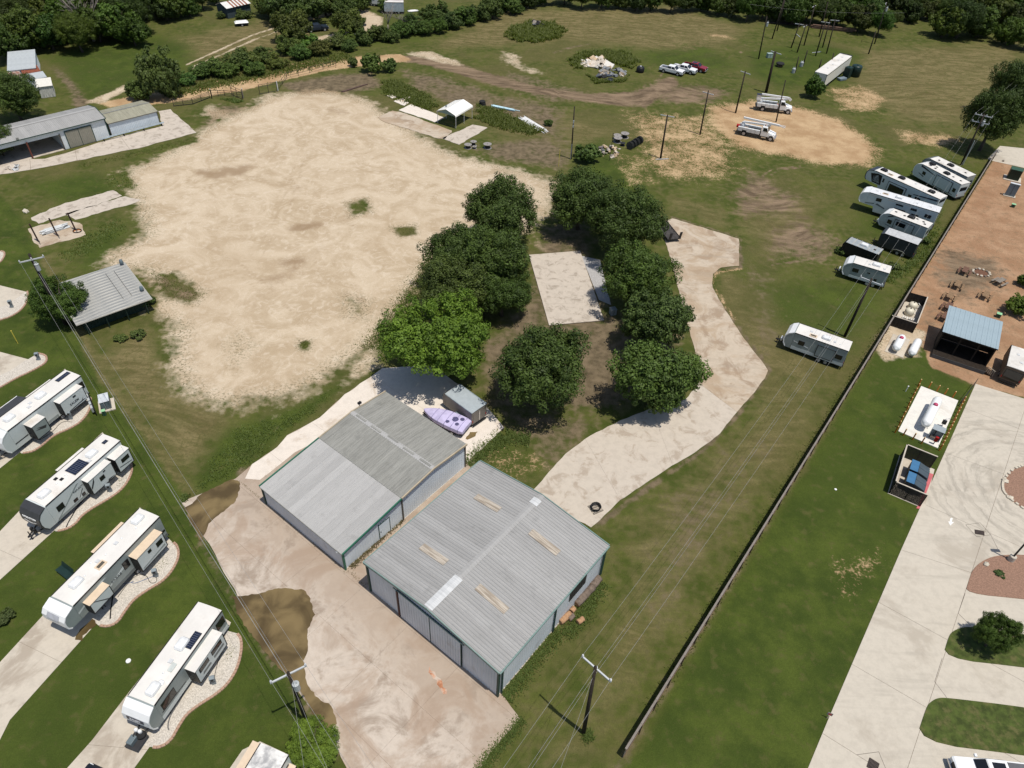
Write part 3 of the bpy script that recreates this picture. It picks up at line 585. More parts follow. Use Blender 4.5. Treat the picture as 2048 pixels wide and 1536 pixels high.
ROOF = roof_mat('galvanised_roof', (.318, .316, .308), (.285, .283, .274)); ROOF_L = roof_mat('light_galvanised_roof', (.370, .367, .357), (.338, .335, .325)); ROOF_D = roof_mat('weathered_roof', (.265, .264, .242), (.205, .205, .187)); ROOF_T = roof_mat('tan_roof', (.31, .30, .23), (.25, .24, .18))
GREEN = mat('green_trim', '#2b6350', .5, var=.12, vs=1)
DGREEN = mat('dark_green_trim', '#22403a', .55, var=.15, vs=1)
GREYGREEN = mat('grey_green_trim', '#6f8580', .5, var=.08, vs=1)
TANTRIM = mat('tan_trim', '#a99c86', .6, var=.1, vs=1)
DARK = mat('dark_opening', (.012, .012, .013), .8, var=.3)
def sky_mat(name, c1, c2):
    t = NT(name); co = t.coord(); mp = t.n('ShaderNodeMapping'); t.put(mp.inputs[0], co); mp.inputs[3].default_value = (9, .5, 1)
    t.bsdf(t.mix(t.ss(t.noise(mp.outputs[0], 1.0, 4), .35, .65), c1, c2), .6, 0, .3); return t.m
SKYL = sky_mat('aged_fibreglass', (.26, .215, .165), (.47, .42, .35)); SKYW = sky_mat('white_fibreglass', (.44, .45, .45), (.54, .55, .55))
def sheet_mesh(key, w, L, slope_dz, ribs, rh, m, thick=.02):
    """one ribbed steel sheet: x across (0..w), y along its length, falling or rising by slope_dz"""
    b = MB(); pw = w / ribs; xs = [(0., 0.)]
    for i in range(ribs):
        c = (i + .5) * pw; xs += [(c - rh * 1.5, 0.), (c - rh * .7, rh), (c + rh * .7, rh), (c + rh * 1.5, 0.)]
    xs.append((w, 0.)); n = len(xs)
    vs = [(x, 0, z) for x, z in xs] + [(x, L, z + slope_dz) for x, z in xs] + [(x, 0, z - thick) for x, z in xs] + [(x, L, z - thick + slope_dz) for x, z in xs]
    fs = [(i, i + 1, n + i + 1, n + i) for i in range(n - 1)] + [(2 * n + i, 3 * n + i, 3 * n + i + 1, 2 * n + i + 1) for i in range(n - 1)]
    fs += [(i, 2 * n + i, 2 * n + i + 1, i + 1) for i in range(n - 1)] + [(n + i, n + i + 1, 3 * n + i + 1, 3 * n + i) for i in range(n - 1)]
    b.add(vs, fs); return b.mesh(key, m)
def roof_side(parent, x0, x1, y0, z0, y1, z1, m, along='x', w=.91, ribs=3, rh=.035, name='roof_sheet', skip=()):
    """sheets laid side by side; sheets run from (y0,z0) to (y1,z1) across the ridge axis"""
    n = max(1, round((x1 - x0) / w)); w = (x1 - x0) / n; L = abs(y1 - y0)
    if along == 'x':   # ridge along x: sheet length along y
        me = sheet_mesh(name, w - .004, L, z1 - z0, ribs, rh, m)
        for i in range(n):
            if y1 > y0: place(name, me, parent, (x0 + i * w, y0, z0 + ru(0, .004)))
            else: place(name, me, parent, (x0 + (i + 1) * w, y0, z0 + ru(0, .004)), math.pi)
    else:              # ridge along y: x0,x1 are along y ; y0,y1 are along x
        me = sheet_mesh(name, w - .004, L, z1 - z0, ribs, rh, m)
        for i in range(n):
            if y1 > y0: place(name, me, parent, (y0, x0 + (i + 1) * w, z0 + ru(0, .004)), -math.pi / 2)
            else: place(name, me, parent, (y0, x0 + i * w, z0 + ru(0, .004)), math.pi / 2)
def wall(parent, a, b, hf, m, holes=(), w=.91, ribs=3, rh=.03, z0=.06, name='wall_panel'):
    """ribbed steel wall from a to b (outside on the right hand); hf(s) = top; holes (s0,s1,z0,z1)"""
    a, b = Vector(a), Vector(b); d = (b - a); L = d.length; d.normalize(); nr = Vector((d.y, -d.x)); n = max(1, round(L / w)); w = L / n
    cuts = sorted({0, L} | {i * w for i in range(n + 1)} | {s for h in holes for s in h[:2]})
    for s0, s1 in zip(cuts[:-1], cuts[1:]):
        if s1 - s0 < .03: continue
        mid = (s0 + s1) / 2; hz = [h for h in holes if h[0] <= mid <= h[1]]
        spans = [(z0, None)]
        if hz: spans = ([(z0, hz[0][2])] if hz[0][2] > z0 + .05 else []) + ([(hz[0][3], None)] if hz[0][3] < hf(mid) - .05 else [])
        for lo, hi in spans:
            q = MB(); k = max(1, round(ribs * (s1 - s0) / w)); xs = [(s0 + .002, 0.)]
            for i in range(k):
                c = s0 + (i + .5) * (s1 - s0) / k; xs += [(c - rh * 1.6, 0.), (c - rh * .7, rh), (c + rh * .7, rh), (c + rh * 1.6, 0.)]
            xs.append((s1 - .002, 0.)); vs = []
            for off in (0, -.03):
                for zz in (0, 1):
                    for s, o in xs:
                        p = a + d * s + nr * (o if off == 0 else off); vs.append((p.x, p.y, lo if zz == 0 else (hi if hi else hf(s))))
            nn = len(xs); fs = [(i, i + 1, nn + i + 1, nn + i) for i in range(nn - 1)] + [(2 * nn + i, 3 * nn + i, 3 * nn + i + 1, 2 * nn + i + 1) for i in range(nn - 1)] + [(nn + i, nn + i + 1, 3 * nn + i + 1, 3 * nn + i) for i in range(nn - 1)]
            q.add(vs, fs).build(name, m, parent, fix=False)
def trim(parent, name, m, *beams):
    for a, b, w, h in beams: MB().beam(a, b, w, h).build(name, m, parent)
# ---------------------------------------------------------------- right warehouse (gable)
L2, W2, E2, RZ = 15.38, 15.29, 4.70, 5.62; RY = W2 / 2
b2 = thing('metal_warehouse', 'square grey metal warehouse with four tan skylights in its low gable roof', 'warehouse', B2O, AX)
gh = lambda s: E2 + (RZ - E2) * (1 - abs(s - RY) / RY)
wall(b2, (0, W2), (0, 0), lambda s: gh(W2 - s) - .02, WALL, [(W2 - 11.35, W2 - 3.95, .06, 4.25)])
wall(b2, (0, 0), (L2, 0), lambda s: E2 - .02, WALL, [(9.9, 12.6, 1.95, 4.4)])
wall(b2, (L2, 0), (L2, W2), lambda s: gh(s) - .02, WALL)
wall(b2, (L2, W2), (0, W2), lambda s: E2 - .02, WALL)
for y0, y1, xo in ((4.0, 7.58, -.10), (7.58, 11.3, -.12)):
    dr = MB(); n = 12
    for i in range(n):
        ya, yb = y0 + (y1 - y0) * i / n, y0 + (y1 - y0) * (i + 1) / n; dr.box(xo - .03, xo, ya + .02, yb - .02, .10, 4.22)
    dr.box(xo, xo + .05, y0, y1, .1, 4.22); d = dr.build('sliding_door', WALL, b2)
    MB().box(xo - .05, xo + .04, y0 - .03, y0 + .03, .1, 4.22).build('door_stile', DGREEN, d)
trim(b2, 'door_track', GREYGREEN, ((-.14, 3.6, 4.30), (-.14, 11.9, 4.30), .08, .12))
trim(b2, 'door_jamb', mat('rust_jamb', (.11, .055, .04), .8), ((-.13, 11.42, .06), (-.13, 11.42, 4.3), .14, .2))
MB().box(9.9, 12.6, .05, .09, 1.95, 4.4).build('shutter_back', DARK, b2)
for i in range(7): MB().box(9.92 + i * .38, 9.92 + i * .38 + .33, -.03, .03, 1.97, 4.38).build('shutter_board', mat('dark_board', (.03, .028, .027), .8, var=.3), b2)
over = .22
roof_side(b2, -over, L2 + over, -over, E2 - .0, RY, RZ + .02, ROOF, ribs=3, rh=.05)
roof_side(b2, -over, L2 + over, W2 + over, E2, RY, RZ + .02, ROOF, ribs=3, rh=.05)
rc = MB(); rc.add([(-over, RY - .34, RZ + .015), (-over, RY, RZ + .075), (-over, RY + .34, RZ + .015), (L2 + over, RY - .34, RZ + .015), (L2 + over, RY, RZ + .075), (L2 + over, RY + .34, RZ + .015)], [(0, 3, 4, 1), (1, 4, 5, 2)]); rc.build('ridge_cap', ROOF, b2)
def zroof2(y): return E2 + (RZ + .02 - E2) * (1 - abs(y - RY) / (RY + over)) + .0
def skylight(x0, x1, ya, yb, m, nm='skylight'):
    q = MB(); n = 5
    for i in range(n):
        xa = x0 + (x1 - x0) * i / n; xb = x0 + (x1 - x0) * (i + 1) / n; xm = (xa + xb) / 2
        q.add([(xa, ya, zroof2(ya) + .07), (xm, ya, zroof2(ya) + .10), (xb, ya, zroof2(ya) + .07), (xa, yb, zroof2(yb) + .07), (xm, yb, zroof2(yb) + .10), (xb, yb, zroof2(yb) + .07)], [(0, 1, 4, 3), (1, 2, 5, 4)])
    q.build(nm, m, b2, fix=False)
for x0, ya, yb in ((11.3, 9.7, 12.65), (3.8, 9.57, 12.6), (11.25, 2.72, 5.94), (3.78, 2.65, 5.9)): skylight(x0, x0 + .76, ya, yb, SKYL)
for x0, x1 in ((-.1, 3.72), (14.15, 14.95)):
    q = MB(); q.add([(x0, RY - .45, RZ + .03), (x0, RY, RZ + .09), (x0, RY + .45, RZ + .03), (x1, RY - .45, RZ + .03), (x1, RY, RZ + .09), (x1, RY + .45, RZ + .03)], [(0, 3, 4, 1), (1, 4, 5, 2)]); q.build('ridge_skylight', SKYW, b2)
for x in (-over - .03, L2 + over + .03):
    trim(b2, 'rake_trim', GREYGREEN, ((x, -over, E2 - .04), (x, RY, RZ - .02), .09, .26), ((x, W2 + over, E2 - .04), (x, RY, RZ - .02), .09, .26))
for y in (-over - .06, W2 + over + .06): trim(b2, 'eave_gutter', GREYGREEN, ((-over, y, E2 - .08), (L2 + over, y, E2 - .08), .12, .14))
for x, y in ((-.04, -.04), (L2 + .04, -.04), (-.04, W2 + .04), (L2 + .04, W2 + .04)): trim(b2, 'corner_trim', DGREEN, ((x, y, .02), (x, y, E2 - .1), .2, .2))
for x in (7.6, L2 - .3, .35): trim(b2, 'downspout', DGREEN, ((x, -.14, .05), (x, -.14, E2 - .1), .10, .12))
MB().box(-.06, L2 + .06, -.06, W2 + .06, -.2, .08).build('footing', CON_SLAB, b2)
# ---------------------------------------------------------------- left warehouse (long front slope)
L1, W1 = 17.0, 11.97; Z0, ZJ, ZR, ZB, XJ, XR = 2.82, 3.66, 4.12, 3.66, 7.65, 12.15
b1 = thing('metal_warehouse', 'grey metal warehouse with a light front roof and darker rear roof', 'warehouse', B1O, AX)
def h1(x): return Z0 + (ZJ - Z0) * x / XJ if x < XJ else (ZJ + (ZR - ZJ) * (x - XJ) / (XR - XJ) if x < XR else ZR + (ZB - ZR) * (x - XR) / (L1 - XR))
wall(b1, (0, W1), (0, 0), lambda s: Z0 - .02, WALL)
wall(b1, (0, 0), (XJ, 0), lambda s: h1(s) - .02, WALL_B, [(4.5, 5.85, .1, 2.25)])
wall(b1, (XJ, 0), (L1, 0), lambda s: h1(s + XJ) - .02, WALL_B)
wall(b1, (L1, 0), (L1, W1), lambda s: ZB - .02, WALL)
wall(b1, (L1, W1), (0, W1), lambda s: h1(L1 - s) - .02, WALL)
dd = MB().box(4.5, 5.85, -.03, .02, .1, 2.25).build('door', mat('pale_blue_door', '#cfdbe3', .5, var=.04), b1)
MB().box(4.42, 4.5, -.05, .03, .08, 2.33).build('door_frame', DGREEN, dd); MB().box(5.85, 5.91, -.05, .03, .08, 2.33).build('door_frame', DGREEN, dd); MB().box(4.42, 5.91, -.05, .03, 2.25, 2.33).build('door_frame', DGREEN, dd); MB().box(4.62, 4.70, -.08, -.03, 1.05, 1.15).build('door_handle', DARK, dd)
ov = .18
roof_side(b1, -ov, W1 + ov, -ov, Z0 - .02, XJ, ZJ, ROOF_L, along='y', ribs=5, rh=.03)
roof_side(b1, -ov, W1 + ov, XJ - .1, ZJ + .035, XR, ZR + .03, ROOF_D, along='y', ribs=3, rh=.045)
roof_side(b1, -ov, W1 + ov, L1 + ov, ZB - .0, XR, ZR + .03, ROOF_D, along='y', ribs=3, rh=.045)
rc = MB(); rc.add([(XR - .3, -ov, ZR + .03), (XR, -ov, ZR + .10), (XR + .3, -ov, ZR + .03), (XR - .3, W1 + ov, ZR + .03), (XR, W1 + ov, ZR + .10), (XR + .3, W1 + ov, ZR + .03)], [(0, 1, 4, 3), (1, 2, 5, 4)]); rc.build('ridge_cap', ROOF_L, b1)
for i in range(5): MB().cbox((XR + ru(-.1, .1), 1.0 + i * 2.4, ZR + .10), (.22, 1.5, .06)).build('ridge_vent', ROOF_D, b1)
for y in (-ov - .03, W1 + ov + .03):
    trim(b1, 'rake_trim', GREEN, ((-ov, y, Z0 - .0), (XJ - .12, y, ZJ + .0), .12, .20))
    trim(b1, 'rake_trim', TANTRIM, ((XJ - .1, y, ZJ + .03), (XR, y, ZR + .03), .13, .20), ((XR, y, ZR + .03), (L1 + ov, y, ZB), .13, .20))
for x, y, m in ((-.04, -.04, GREEN), (-.04, W1 + .04, DGREEN)): trim(b1, 'corner_trim', m, ((x, y, .02), (x, y, Z0 - .08), .18, .18))
for x, y in ((L1 + .04, -.04), (L1 + .04, W1 + .04), (XJ, -.05)): trim(b1, 'corner_trim', mat('brown_grey_trim', '#57524a', .6), ((x, y, .02), (x, y, h1(min(x, L1)) - .1), .14, .14))
trim(b1, 'eave_trim', ROOF_D, ((-ov - .02, -ov, Z0 - .07), (-ov - .02, W1 + ov, Z0 - .07), .05, .10))
q = MB(); q.tube((13.4, W1 + .3, 3.9), (13.4, W1 + .3, 4.45), .04); q.box(13.25, 13.65, W1 + .15, W1 + .42, 4.4, 4.62); q.build('floodlight', DARK, b1)
q = MB().lathe([(.0, -.05), (.13, -.05), (.15, 0), (.1, .06), (0, .07)], 10, (-.14, .55, Z0 - .28)); q.build('wall_lamp', mat('lamp_white', (.7, .7, .68), .5), b1, smooth=True)
MB().box(-.06, L1 + .06, -.06, W1 + .06, -.2, .09).build('footing', CON_SLAB, b1)
# ---------------------------------------------------------------- open bay shed, far left
SO = Vector((-77.7, 127.75)); SA = R(46.5)
s3 = thing('open_bay_shed', 'long grey metal shed with open bays and tan sliding doors, far left', 'shed', SO, SA)
DP = 7.4; ER, ERZ = 3.75, 4.45; XL = -24.0
hs = lambda s: ER + (ERZ - ER) * (1 - abs(s - DP / 2) / (DP / 2))
wall(s3, (XL, 0), (0, 0), lambda s: ER - .02, WALL_W, [(-19.0 - XL, -8.2 - XL, .05, 2.85), (-7.2 - XL, -2.7 - XL, .05, 3.1)])
wall(s3, (0, 0), (0, DP), lambda s: hs(s) - .02, WALL_W); wall(s3, (0, DP), (XL, DP), lambda s: ER - .02, WALL_W); wall(s3, (XL, DP), (XL, 0), lambda s: hs(s) - .02, WALL_W)
wall(s3, (-8.0, .1), (-8.0, DP - .1), lambda s: ER - .1, WALL_W, name='inner_wall')
for x0, x1 in ((-7.2, -4.98), (-4.92, -2.7)):
    d = MB(); n = 7
    for i in range(n): d.box(x0 + (x1 - x0) * i / n + .02, x0 + (x1 - x0) * (i + 1) / n - .02, -.12, -.08, .12, 3.05)
    d.box(x0, x1, -.08, -.03, .1, 3.08); d.build('sliding_door', mat('tan_grey_door', '#8d8a7e', .6, var=.06), s3)
trim(s3, 'door_frame', DGREEN, ((-7.25, -.1, .1), (-7.25, -.1, 3.15), .12, .12), ((-2.65, -.1, .1), (-2.65, -.1, 3.15), .12, .12), ((-7.3, -.1, 3.15), (-2.6, -.1, 3.15), .12, .12), ((-4.95, -.13, .1), (-4.95, -.13, 3.1), .06, .06))
trim(s3, 'bay_post', mat('rusty_post', (.16, .05, .032), .8, var=.25, vs=5), ((-13.6, -.05, .03), (-13.6, -.05, 3.0), .2, .2))
trim(s3, 'bay_jamb', mat('brown_grey_trim', '#57524a'), ((-8.15, -.05, .03), (-8.15, -.05, 3.0), .16, .16), ((-19.05, -.05, .03), (-19.05, -.05, 3.0), .16, .16))
roof_side(s3, XL - .2, .15, -.25, ER - .02, DP / 2, ERZ + .02, ROOF); roof_side(s3, XL - .2, .15, DP + .25, ER - .02, DP / 2, ERZ + .02, ROOF)
rc = MB(); rc.add([(XL, DP / 2 - .35, ERZ + .03), (XL, DP / 2, ERZ + .09), (XL, DP / 2 + .35, ERZ + .03), (.1, DP / 2 - .35, ERZ + .03), (.1, DP / 2, ERZ + .09), (.1, DP / 2 + .35, ERZ + .03)], [(0, 3, 4, 1), (1, 4, 5, 2)]); rc.build('ridge_cap', ROOF_L, s3)
trim(s3, 'rake_trim', DGREEN, ((.2, -.25, ER), (.2, DP / 2, ERZ + .03), .1, .18), ((.2, DP + .25, ER), (.2, DP / 2, ERZ + .03), .1, .18)); trim(s3, 'eave_trim', DGREEN, ((XL, -.3, ER - .05), (.2, -.3, ER - .05), .08, .12))
trim(s3, 'corner_trim', DGREEN, ((0, -.04, .05), (0, -.04, ER - .05), .16, .16))
EXL, EH, EHR = 9.6, 2.55, 3.15
ex = lambda s: EH + (EHR - EH) * (1 - abs(s - DP * .47) / (DP * .47))
wall(s3, (.3, .15), (EXL, .15), lambda s: EH - .02, WALL_B); wall(s3, (EXL, .15), (EXL, DP * .94), lambda s: min(ex(s), EHR) - .02, WALL_B); wall(s3, (EXL, DP * .94), (.3, DP * .94), lambda s: EH - .02, WALL_B)
roof_side(s3, .35, EXL + .2, 0, EH, DP * .47, EHR + .02, ROOF_T); roof_side(s3, .35, EXL + .2, DP * .94, EH, DP * .47, EHR + .02, ROOF_T)
trim(s3, 'ridge_cap', ROOF_D, ((.35, DP * .47, EHR + .05), (EXL + .2, DP * .47, EHR + .05), .35, .06)); trim(s3, 'eave_trim', mat('brown_grey_trim', '#57524a'), ((.35, -.03, EH - .03), (EXL + .2, -.03, EH - .03), .06, .1)); trim(s3, 'corner_trim', mat('brown_grey_trim', '#57524a'), ((EXL, .12, .03), (EXL, .12, EH), .12, .12), ((.35, .1, .03), (.35, .1, EH), .12, .12))
MB().box(XL, 0, .02, DP, -.1, .05).build('bay_floor', CON_SLAB, s3)
q = MB(); q.box(-14.9, -14.5, -.3, -.05, ER + .05, ER + .4); q.build('roof_box', ROOF_D, s3)
rail = thing('pipe_rack', 'long steel pipes on low stands along the shed wall', 'pipes', SO, SA)
for k, z in ((-.75, .55), (-.92, .55), (-.84, .68)): MB().tube((-2.0, k, z), (10.0, k, z), .06, n=8).build('pipe', mat('galvanised_pipe', '#b9c4c9', .4, .4), rail)
for x in (-1.5, 2.2, 6, 9.5): MB().box(x - .06, x + .06, -1.05, -.6, .02, .5).build('stand', DARK, rail)
# ---------------------------------------------------------------- lean-to shed beside the yard
LO = G(172.7, 662); LA = math.atan2((G(287, 621) - LO).y, (G(287, 621) - LO).x)
ls = thing('lean_to_shed', 'low shed with weathered corrugated lean-to roof and dark green wall beside the yard', 'shed', LO, LA)
LW, LD = 7.6, 8.0
DKG = mat('dark_green_steel', (.018, .036, .028), .6, var=.2)
wall(ls, (0, 0), (LW, 0), lambda s: 2.2, DKG, ribs=2); wall(ls, (LW, 0), (LW, LD), lambda s: 2.2 + .5 * s / LD, DKG, ribs=2); wall(ls, (LW, LD), (0, LD), lambda s: 2.7, DKG, ribs=2); wall(ls, (0, LD), (0, 0), lambda s: 2.7 - .5 * s / LD, DKG, ribs=2)
t = NT('weathered_tin'); co = t.coord(); mp = t.n('ShaderNodeMapping'); t.put(mp.inputs[0], co); mp.inputs[3].default_value = (3.2, .22, 1)
n1 = t.noise(mp.outputs[0], 1.3, 5, .65); t.bsdf(t.mix(t.ss(n1, .35, .66), (.20, .21, .21), (.47, .455, .41)), .55, .1, .4)
WTIN = t.m
tl = math.atan(.65 / (LD + 1.7)); me_t = sheet_mesh('roof_sheet', .612, LW + 1.9, 0, 5, .016, WTIN)
for i in range(16): y = -1.3 + (i + 1) * (LD + 1.7) / 16; place('roof_sheet', me_t, ls, (-.9, y, 2.18 + .65 * (i + 1) / 16 + ru(0, .008)), (0, tl, -math.pi / 2))
trim(ls, 'eave_board', mat('pale_board', (.5, .47, .41), .8), ((-.9, -1.33, 2.12), (LW + 1.0, -1.33, 2.12), .05, .12))
for x in (.1, 2.6, 5.1, LW): trim(ls, 'eave_post', DKG, ((x, -1.15, .02), (x, -1.15, 2.12), .1, .1))
for x, y in ((LW + .5, LD - .1), (LW + .55, .9)): MB().lathe([(.0, .0), (.25, .0), (.28, .1), (.2, .55), (.1, .62), (0, .63)], 10, (x, y, 2.4 + y * .08)).build('roof_fan', mat('grey_fan', '#5d6a70', .5), ls, smooth=True)
trim(ls, 'roof_cable', DARK, ((LW - .9, .6, 2.36), (LW - .9, LD - 1, 2.86), .03, .03), ((LW - 2.0, .6, 2.36), (LW - 2.0, LD - 1, 2.86), .03, .03))
# ---------------------------------------------------------------- carport
CO, CA, _ = two((875, 247), (913, 258))
cp = thing('carport', 'small open white metal carport with rounded eaves', 'carport', CO, CA)
CWd, CL = 4.4, 6.2; prof = [(-.1, 2.35), (-.05, 2.6), (.15, 2.75), (CWd / 2, 3.45), (CWd - .15, 2.75), (CWd + .05, 2.6), (CWd + .1, 2.35)]
q = MB(); n = len(prof)
vs = [(x, y, z) for y in (-.1, CL + .1) for x, z in prof] + [(x * .985 + .03, y, z - .05) for y in (-.1, CL + .1) for x, z in prof]
q.add(vs, [(i, i + 1, n + i + 1, n + i) for i in range(n - 1)] + [(2 * n + i, 3 * n + i, 3 * n + i + 1, 2 * n + i + 1) for i in range(n - 1)] + [(i, 2 * n + i, 2 * n + i + 1, i + 1) for i in range(n - 1)] + [(n + i, n + i + 1, 3 * n + i + 1, 3 * n + i) for i in range(n - 1)])
WHITE_METAL = mat('white_painted_metal', (.78, .77, .73), .4, var=.03)
q.build('roof', WHITE_METAL, cp, fix=False)
for k in range(1, 12):
    y = CL * k / 12; MB().path([(x, y, z + .02) for x, z in prof], .022, 4).build('roof_rib', WHITE_METAL, cp)
for x in (0, CWd):
    for y in (.1, CL / 2, CL - .1): MB().beam((x, y, .0), (x, y, 2.45), .07, .07).build('post', mat('white_metal_post', (.6, .6, .58), .5), cp)
MB().beam((0, .1, .06), (CWd, .1, .06), .1, .1).build('sill', DARK, cp); MB().beam((0, CL - .1, .06), (CWd, CL - .1, .06), .1, .1).build('sill', DARK, cp)
MB().add([(.0, .0, 2.45), (CWd, .0, 2.45), (CWd / 2, .0, 3.35)], [(0, 1, 2)]).build('gable_panel', GREYGREEN, cp)
MB().cbox((1.1, 1.6, 3.2), (.22, .22, .5)).build('roof_vent', mat('grey_fan', '#5d6a70'), cp)
# ---------------------------------------------------------------- small far roofs at the left edge
def hut(label, corners_px, z, wall_m, roof_m, fall=.35, sheets=True):
    """flat lean-to hut under a roof seen as four picture points (front-left, front-right, back-right, back-left)"""
    p = [G(x, y, z) for x, y in corners_px]; o = p[0]; a = math.atan2((p[1] - p[0]).y, (p[1] - p[0]).x); w = (p[1] - p[0]).length; dp = max(1.8, (p[3] - p[0]).length)
    k = thing('tin_hut', label, 'shed', (o.x, o.y, 0), a)
    wall(k, (.15, .15), (w - .15, .15), lambda s: z - .05, wall_m, w=1.2); wall(k, (w - .15, .15), (w - .15, dp - .15), lambda s: z - .05 + fall * s / dp, wall_m, w=1.2); wall(k, (w - .15, dp - .15), (.15, dp - .15), lambda s: z + fall - .05, wall_m, w=1.2); wall(k, (.15, dp - .15), (.15, .15), lambda s: z + fall * (1 - s / dp) - .05, wall_m, w=1.2)
    roof_side(k, 0, w, 0, z, dp, z + fall, roof_m, ribs=4, rh=.025); return k
RUST = mat('rusted_tin', (.20, .062, .034), .8, var=.3, vs=1.2, col2=(.33, .19, .12), c2=.62)
RUSTM = mat('half_rusted_tin', (.40, .37, .33), .7, var=.15, vs=.8, col2=(.24, .085, .05), c2=.5)
TINP = mat('pale_tin', (.40, .43, .44), .6, .0, var=.08, vs=.7); TINW = mat('white_tin', (.66, .64, .57), .5, var=.05)
hut('wide pale tin roofed barn at the left edge beyond the long shed', [(14, 142), (72, 136), (44, 110), (-25, 113)], 2.9, WALL_W, TINP)
hut('small hut with a dark red rusted roof behind the long shed', [(46, 149), (82, 143), (72, 136), (38, 139)], 2.5, WALL_W, RUST)
hut('small hut with a pale grey roof, between red roof and white roof', [(60, 160), (94, 154), (86, 147), (50, 152)], 2.4, WALL_W, TINP)
hut('small striped hut with a white roof nearest the field path', [(73, 175), (105, 171), (98, 158), (62, 163)], 2.3, sky_mat('striped_siding', (.36, .36, .33), (.66, .65, .60)), TINW)
hut('small half rusted tin hut beside the left edge oak', [(20, 160), (46, 156), (36, 146), (10, 149)], 2.3, WALL_W, RUSTM)
# rusty roofed shed far up the field
RS, RA_, RL = two((457, 38), (503, 27))
rs_ = thing('field_shed', 'old shed with a red and white striped rusty roof in the far field', 'shed', RS, RA_)
DBL = mat('blue_grey_board', (.05, .07, .08), .8, var=.2)
wall(rs_, (0, 0), (7.2, 0), lambda s: 2.6, DBL, w=1.2); wall(rs_, (7.2, 0), (7.2, 4.4), lambda s: 2.6 + .9 * (1 - abs(s - 2.2) / 2.2), DBL, w=1.2); wall(rs_, (7.2, 4.4), (0, 4.4), lambda s: 2.6, DBL, w=1.2); wall(rs_, (0, 4.4), (0, 0), lambda s: 2.6 + .9 * (1 - abs(s - 2.2) / 2.2), DBL, w=1.2)
me_a = sheet_mesh('roof_sheet', .5, 2.55, .95, 2, .03, RUST); me_b = sheet_mesh('roof_sheet', .5, 2.55, .95, 2, .03, mat('pale_roof_tin', (.62, .61, .58), .5))
for i in range(15):
    for side in (0, 1):
        m_ = me_a if (i % 2 == 0 and 2 < i < 13) else me_b
        if side == 0: place('roof_sheet', m_, rs_, (-.15 + i * .5, -.35, 2.55))
        else: place('roof_sheet', m_, rs_, (.35 + i * .5, 4.75, 2.55), math.pi)
# ---------------------------------------------------------------- pavilion of the park
PO = G(1887, 662, 3.6); PA = math.atan2((G(1996, 697, 3.6) - PO).y, (G(1996, 697, 3.6) - PO).x)
pv = thing('stage_pavilion', 'dark timber stage pavilion with a pale blue metal lean-to roof', 'pavilion', (PO.x, PO.y, 0), PA)
PW, PD = 6.5, 5.9
TIM = mat('shaded_dark_timber', (.020, .0135, .009), .8, var=.3, vs=3, bump=.3, bs=12); TIMB = mat('shaded_brown_timber', (.034, .021, .012), .8, var=.3, vs=3)  # dark wood, its colours darkened further to paint in the roof's shade
BLUE = mat('pale_blue_roof', (.27, .345, .385), .55, .0, var=.04, vs=.6)
roof_side(pv, -.1, PW + .1, -.2, 3.6, PD + .3, 3.95, BLUE, w=.6, ribs=1, rh=.03)
trim(pv, 'roof_beam', TIM, ((-.1, -.1, 3.48), (PW + .1, -.1, 3.48), .14, .2), ((-.1, PD, 3.8), (PW + .1, PD, 3.8), .14, .2))
for x in (.1, PW * .36, PW * .70, PW - .1): trim(pv, 'post', TIM, ((x, .05, .5), (x, .05, 3.45), .16, .16))
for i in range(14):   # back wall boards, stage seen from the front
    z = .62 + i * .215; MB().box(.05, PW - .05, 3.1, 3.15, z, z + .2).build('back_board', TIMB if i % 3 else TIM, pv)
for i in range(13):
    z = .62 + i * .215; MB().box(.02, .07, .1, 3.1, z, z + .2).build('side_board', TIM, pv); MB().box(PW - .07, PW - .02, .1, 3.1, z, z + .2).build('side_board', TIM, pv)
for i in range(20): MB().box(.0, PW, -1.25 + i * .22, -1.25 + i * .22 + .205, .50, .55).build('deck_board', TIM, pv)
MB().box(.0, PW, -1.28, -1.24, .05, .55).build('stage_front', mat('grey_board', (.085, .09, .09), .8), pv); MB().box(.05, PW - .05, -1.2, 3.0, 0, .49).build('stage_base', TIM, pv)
for i in range(3): MB().box(PW + .02 + i * .3, PW + .3 + i * .3, -1.1, .1, 0, .42 - i * .13).build('step', TIMB, pv)
q = MB(); q.beam((PW + .05, -1.15, 1.35), (PW + 1.0, -1.15, .95), .06, .06)
for i in range(5): q.beam((PW + .08 + i * .22, -1.15, .42 - i * .08), (PW + .08 + i * .22, -1.15, 1.33 - i * .09), .04, .04)
q.build('stair_rail', mat('pale_rail', (.42, .38, .31), .7), pv)
# ================================================================ TRAILERS AND MOTOR VEHICLES
RVW = mat('rv_white_roof', (.64, .62, .58), .6, var=.06, vs=.5, col2=(.52, .48, .42), c2=.60)
RVR2 = mat('rv_dirty_roof', (.62, .60, .56), .6, var=.1, vs=.6, col2=(.45, .42, .37), c2=.55)
RVSW = mat('rv_swirled_roof', (.66, .65, .62), .6, var=.15, vs=1.2, col2=(.30, .30, .30), c2=.53)
RVS = mat('rv_side_panel', '#c3cac9', .35, var=.03, vs=.6, spec=.5); RVG = mat('rv_grey_panel', '#87908f', .35, var=.04, spec=.5); RVD = mat('rv_dark_panel', '#5d6466', .35, var=.05, spec=.5)
CHAR = mat('charcoal_panel', (.045, .047, .05), .4, var=.1); BLK = mat('black_trim', (.012, .012, .013), .5, var=.2); NAVY = mat('navy_cap', (.028, .032, .05), .35)
GLASS = mat('tinted_glass', (.012, .013, .015), .08, var=.1, spec=.6)
SHELL = mat('white_moulding', (.74, .75, .75), .35, var=.03); BEIGE = mat('beige_slide_roof', (.60, .48, .35), .6, var=.06)
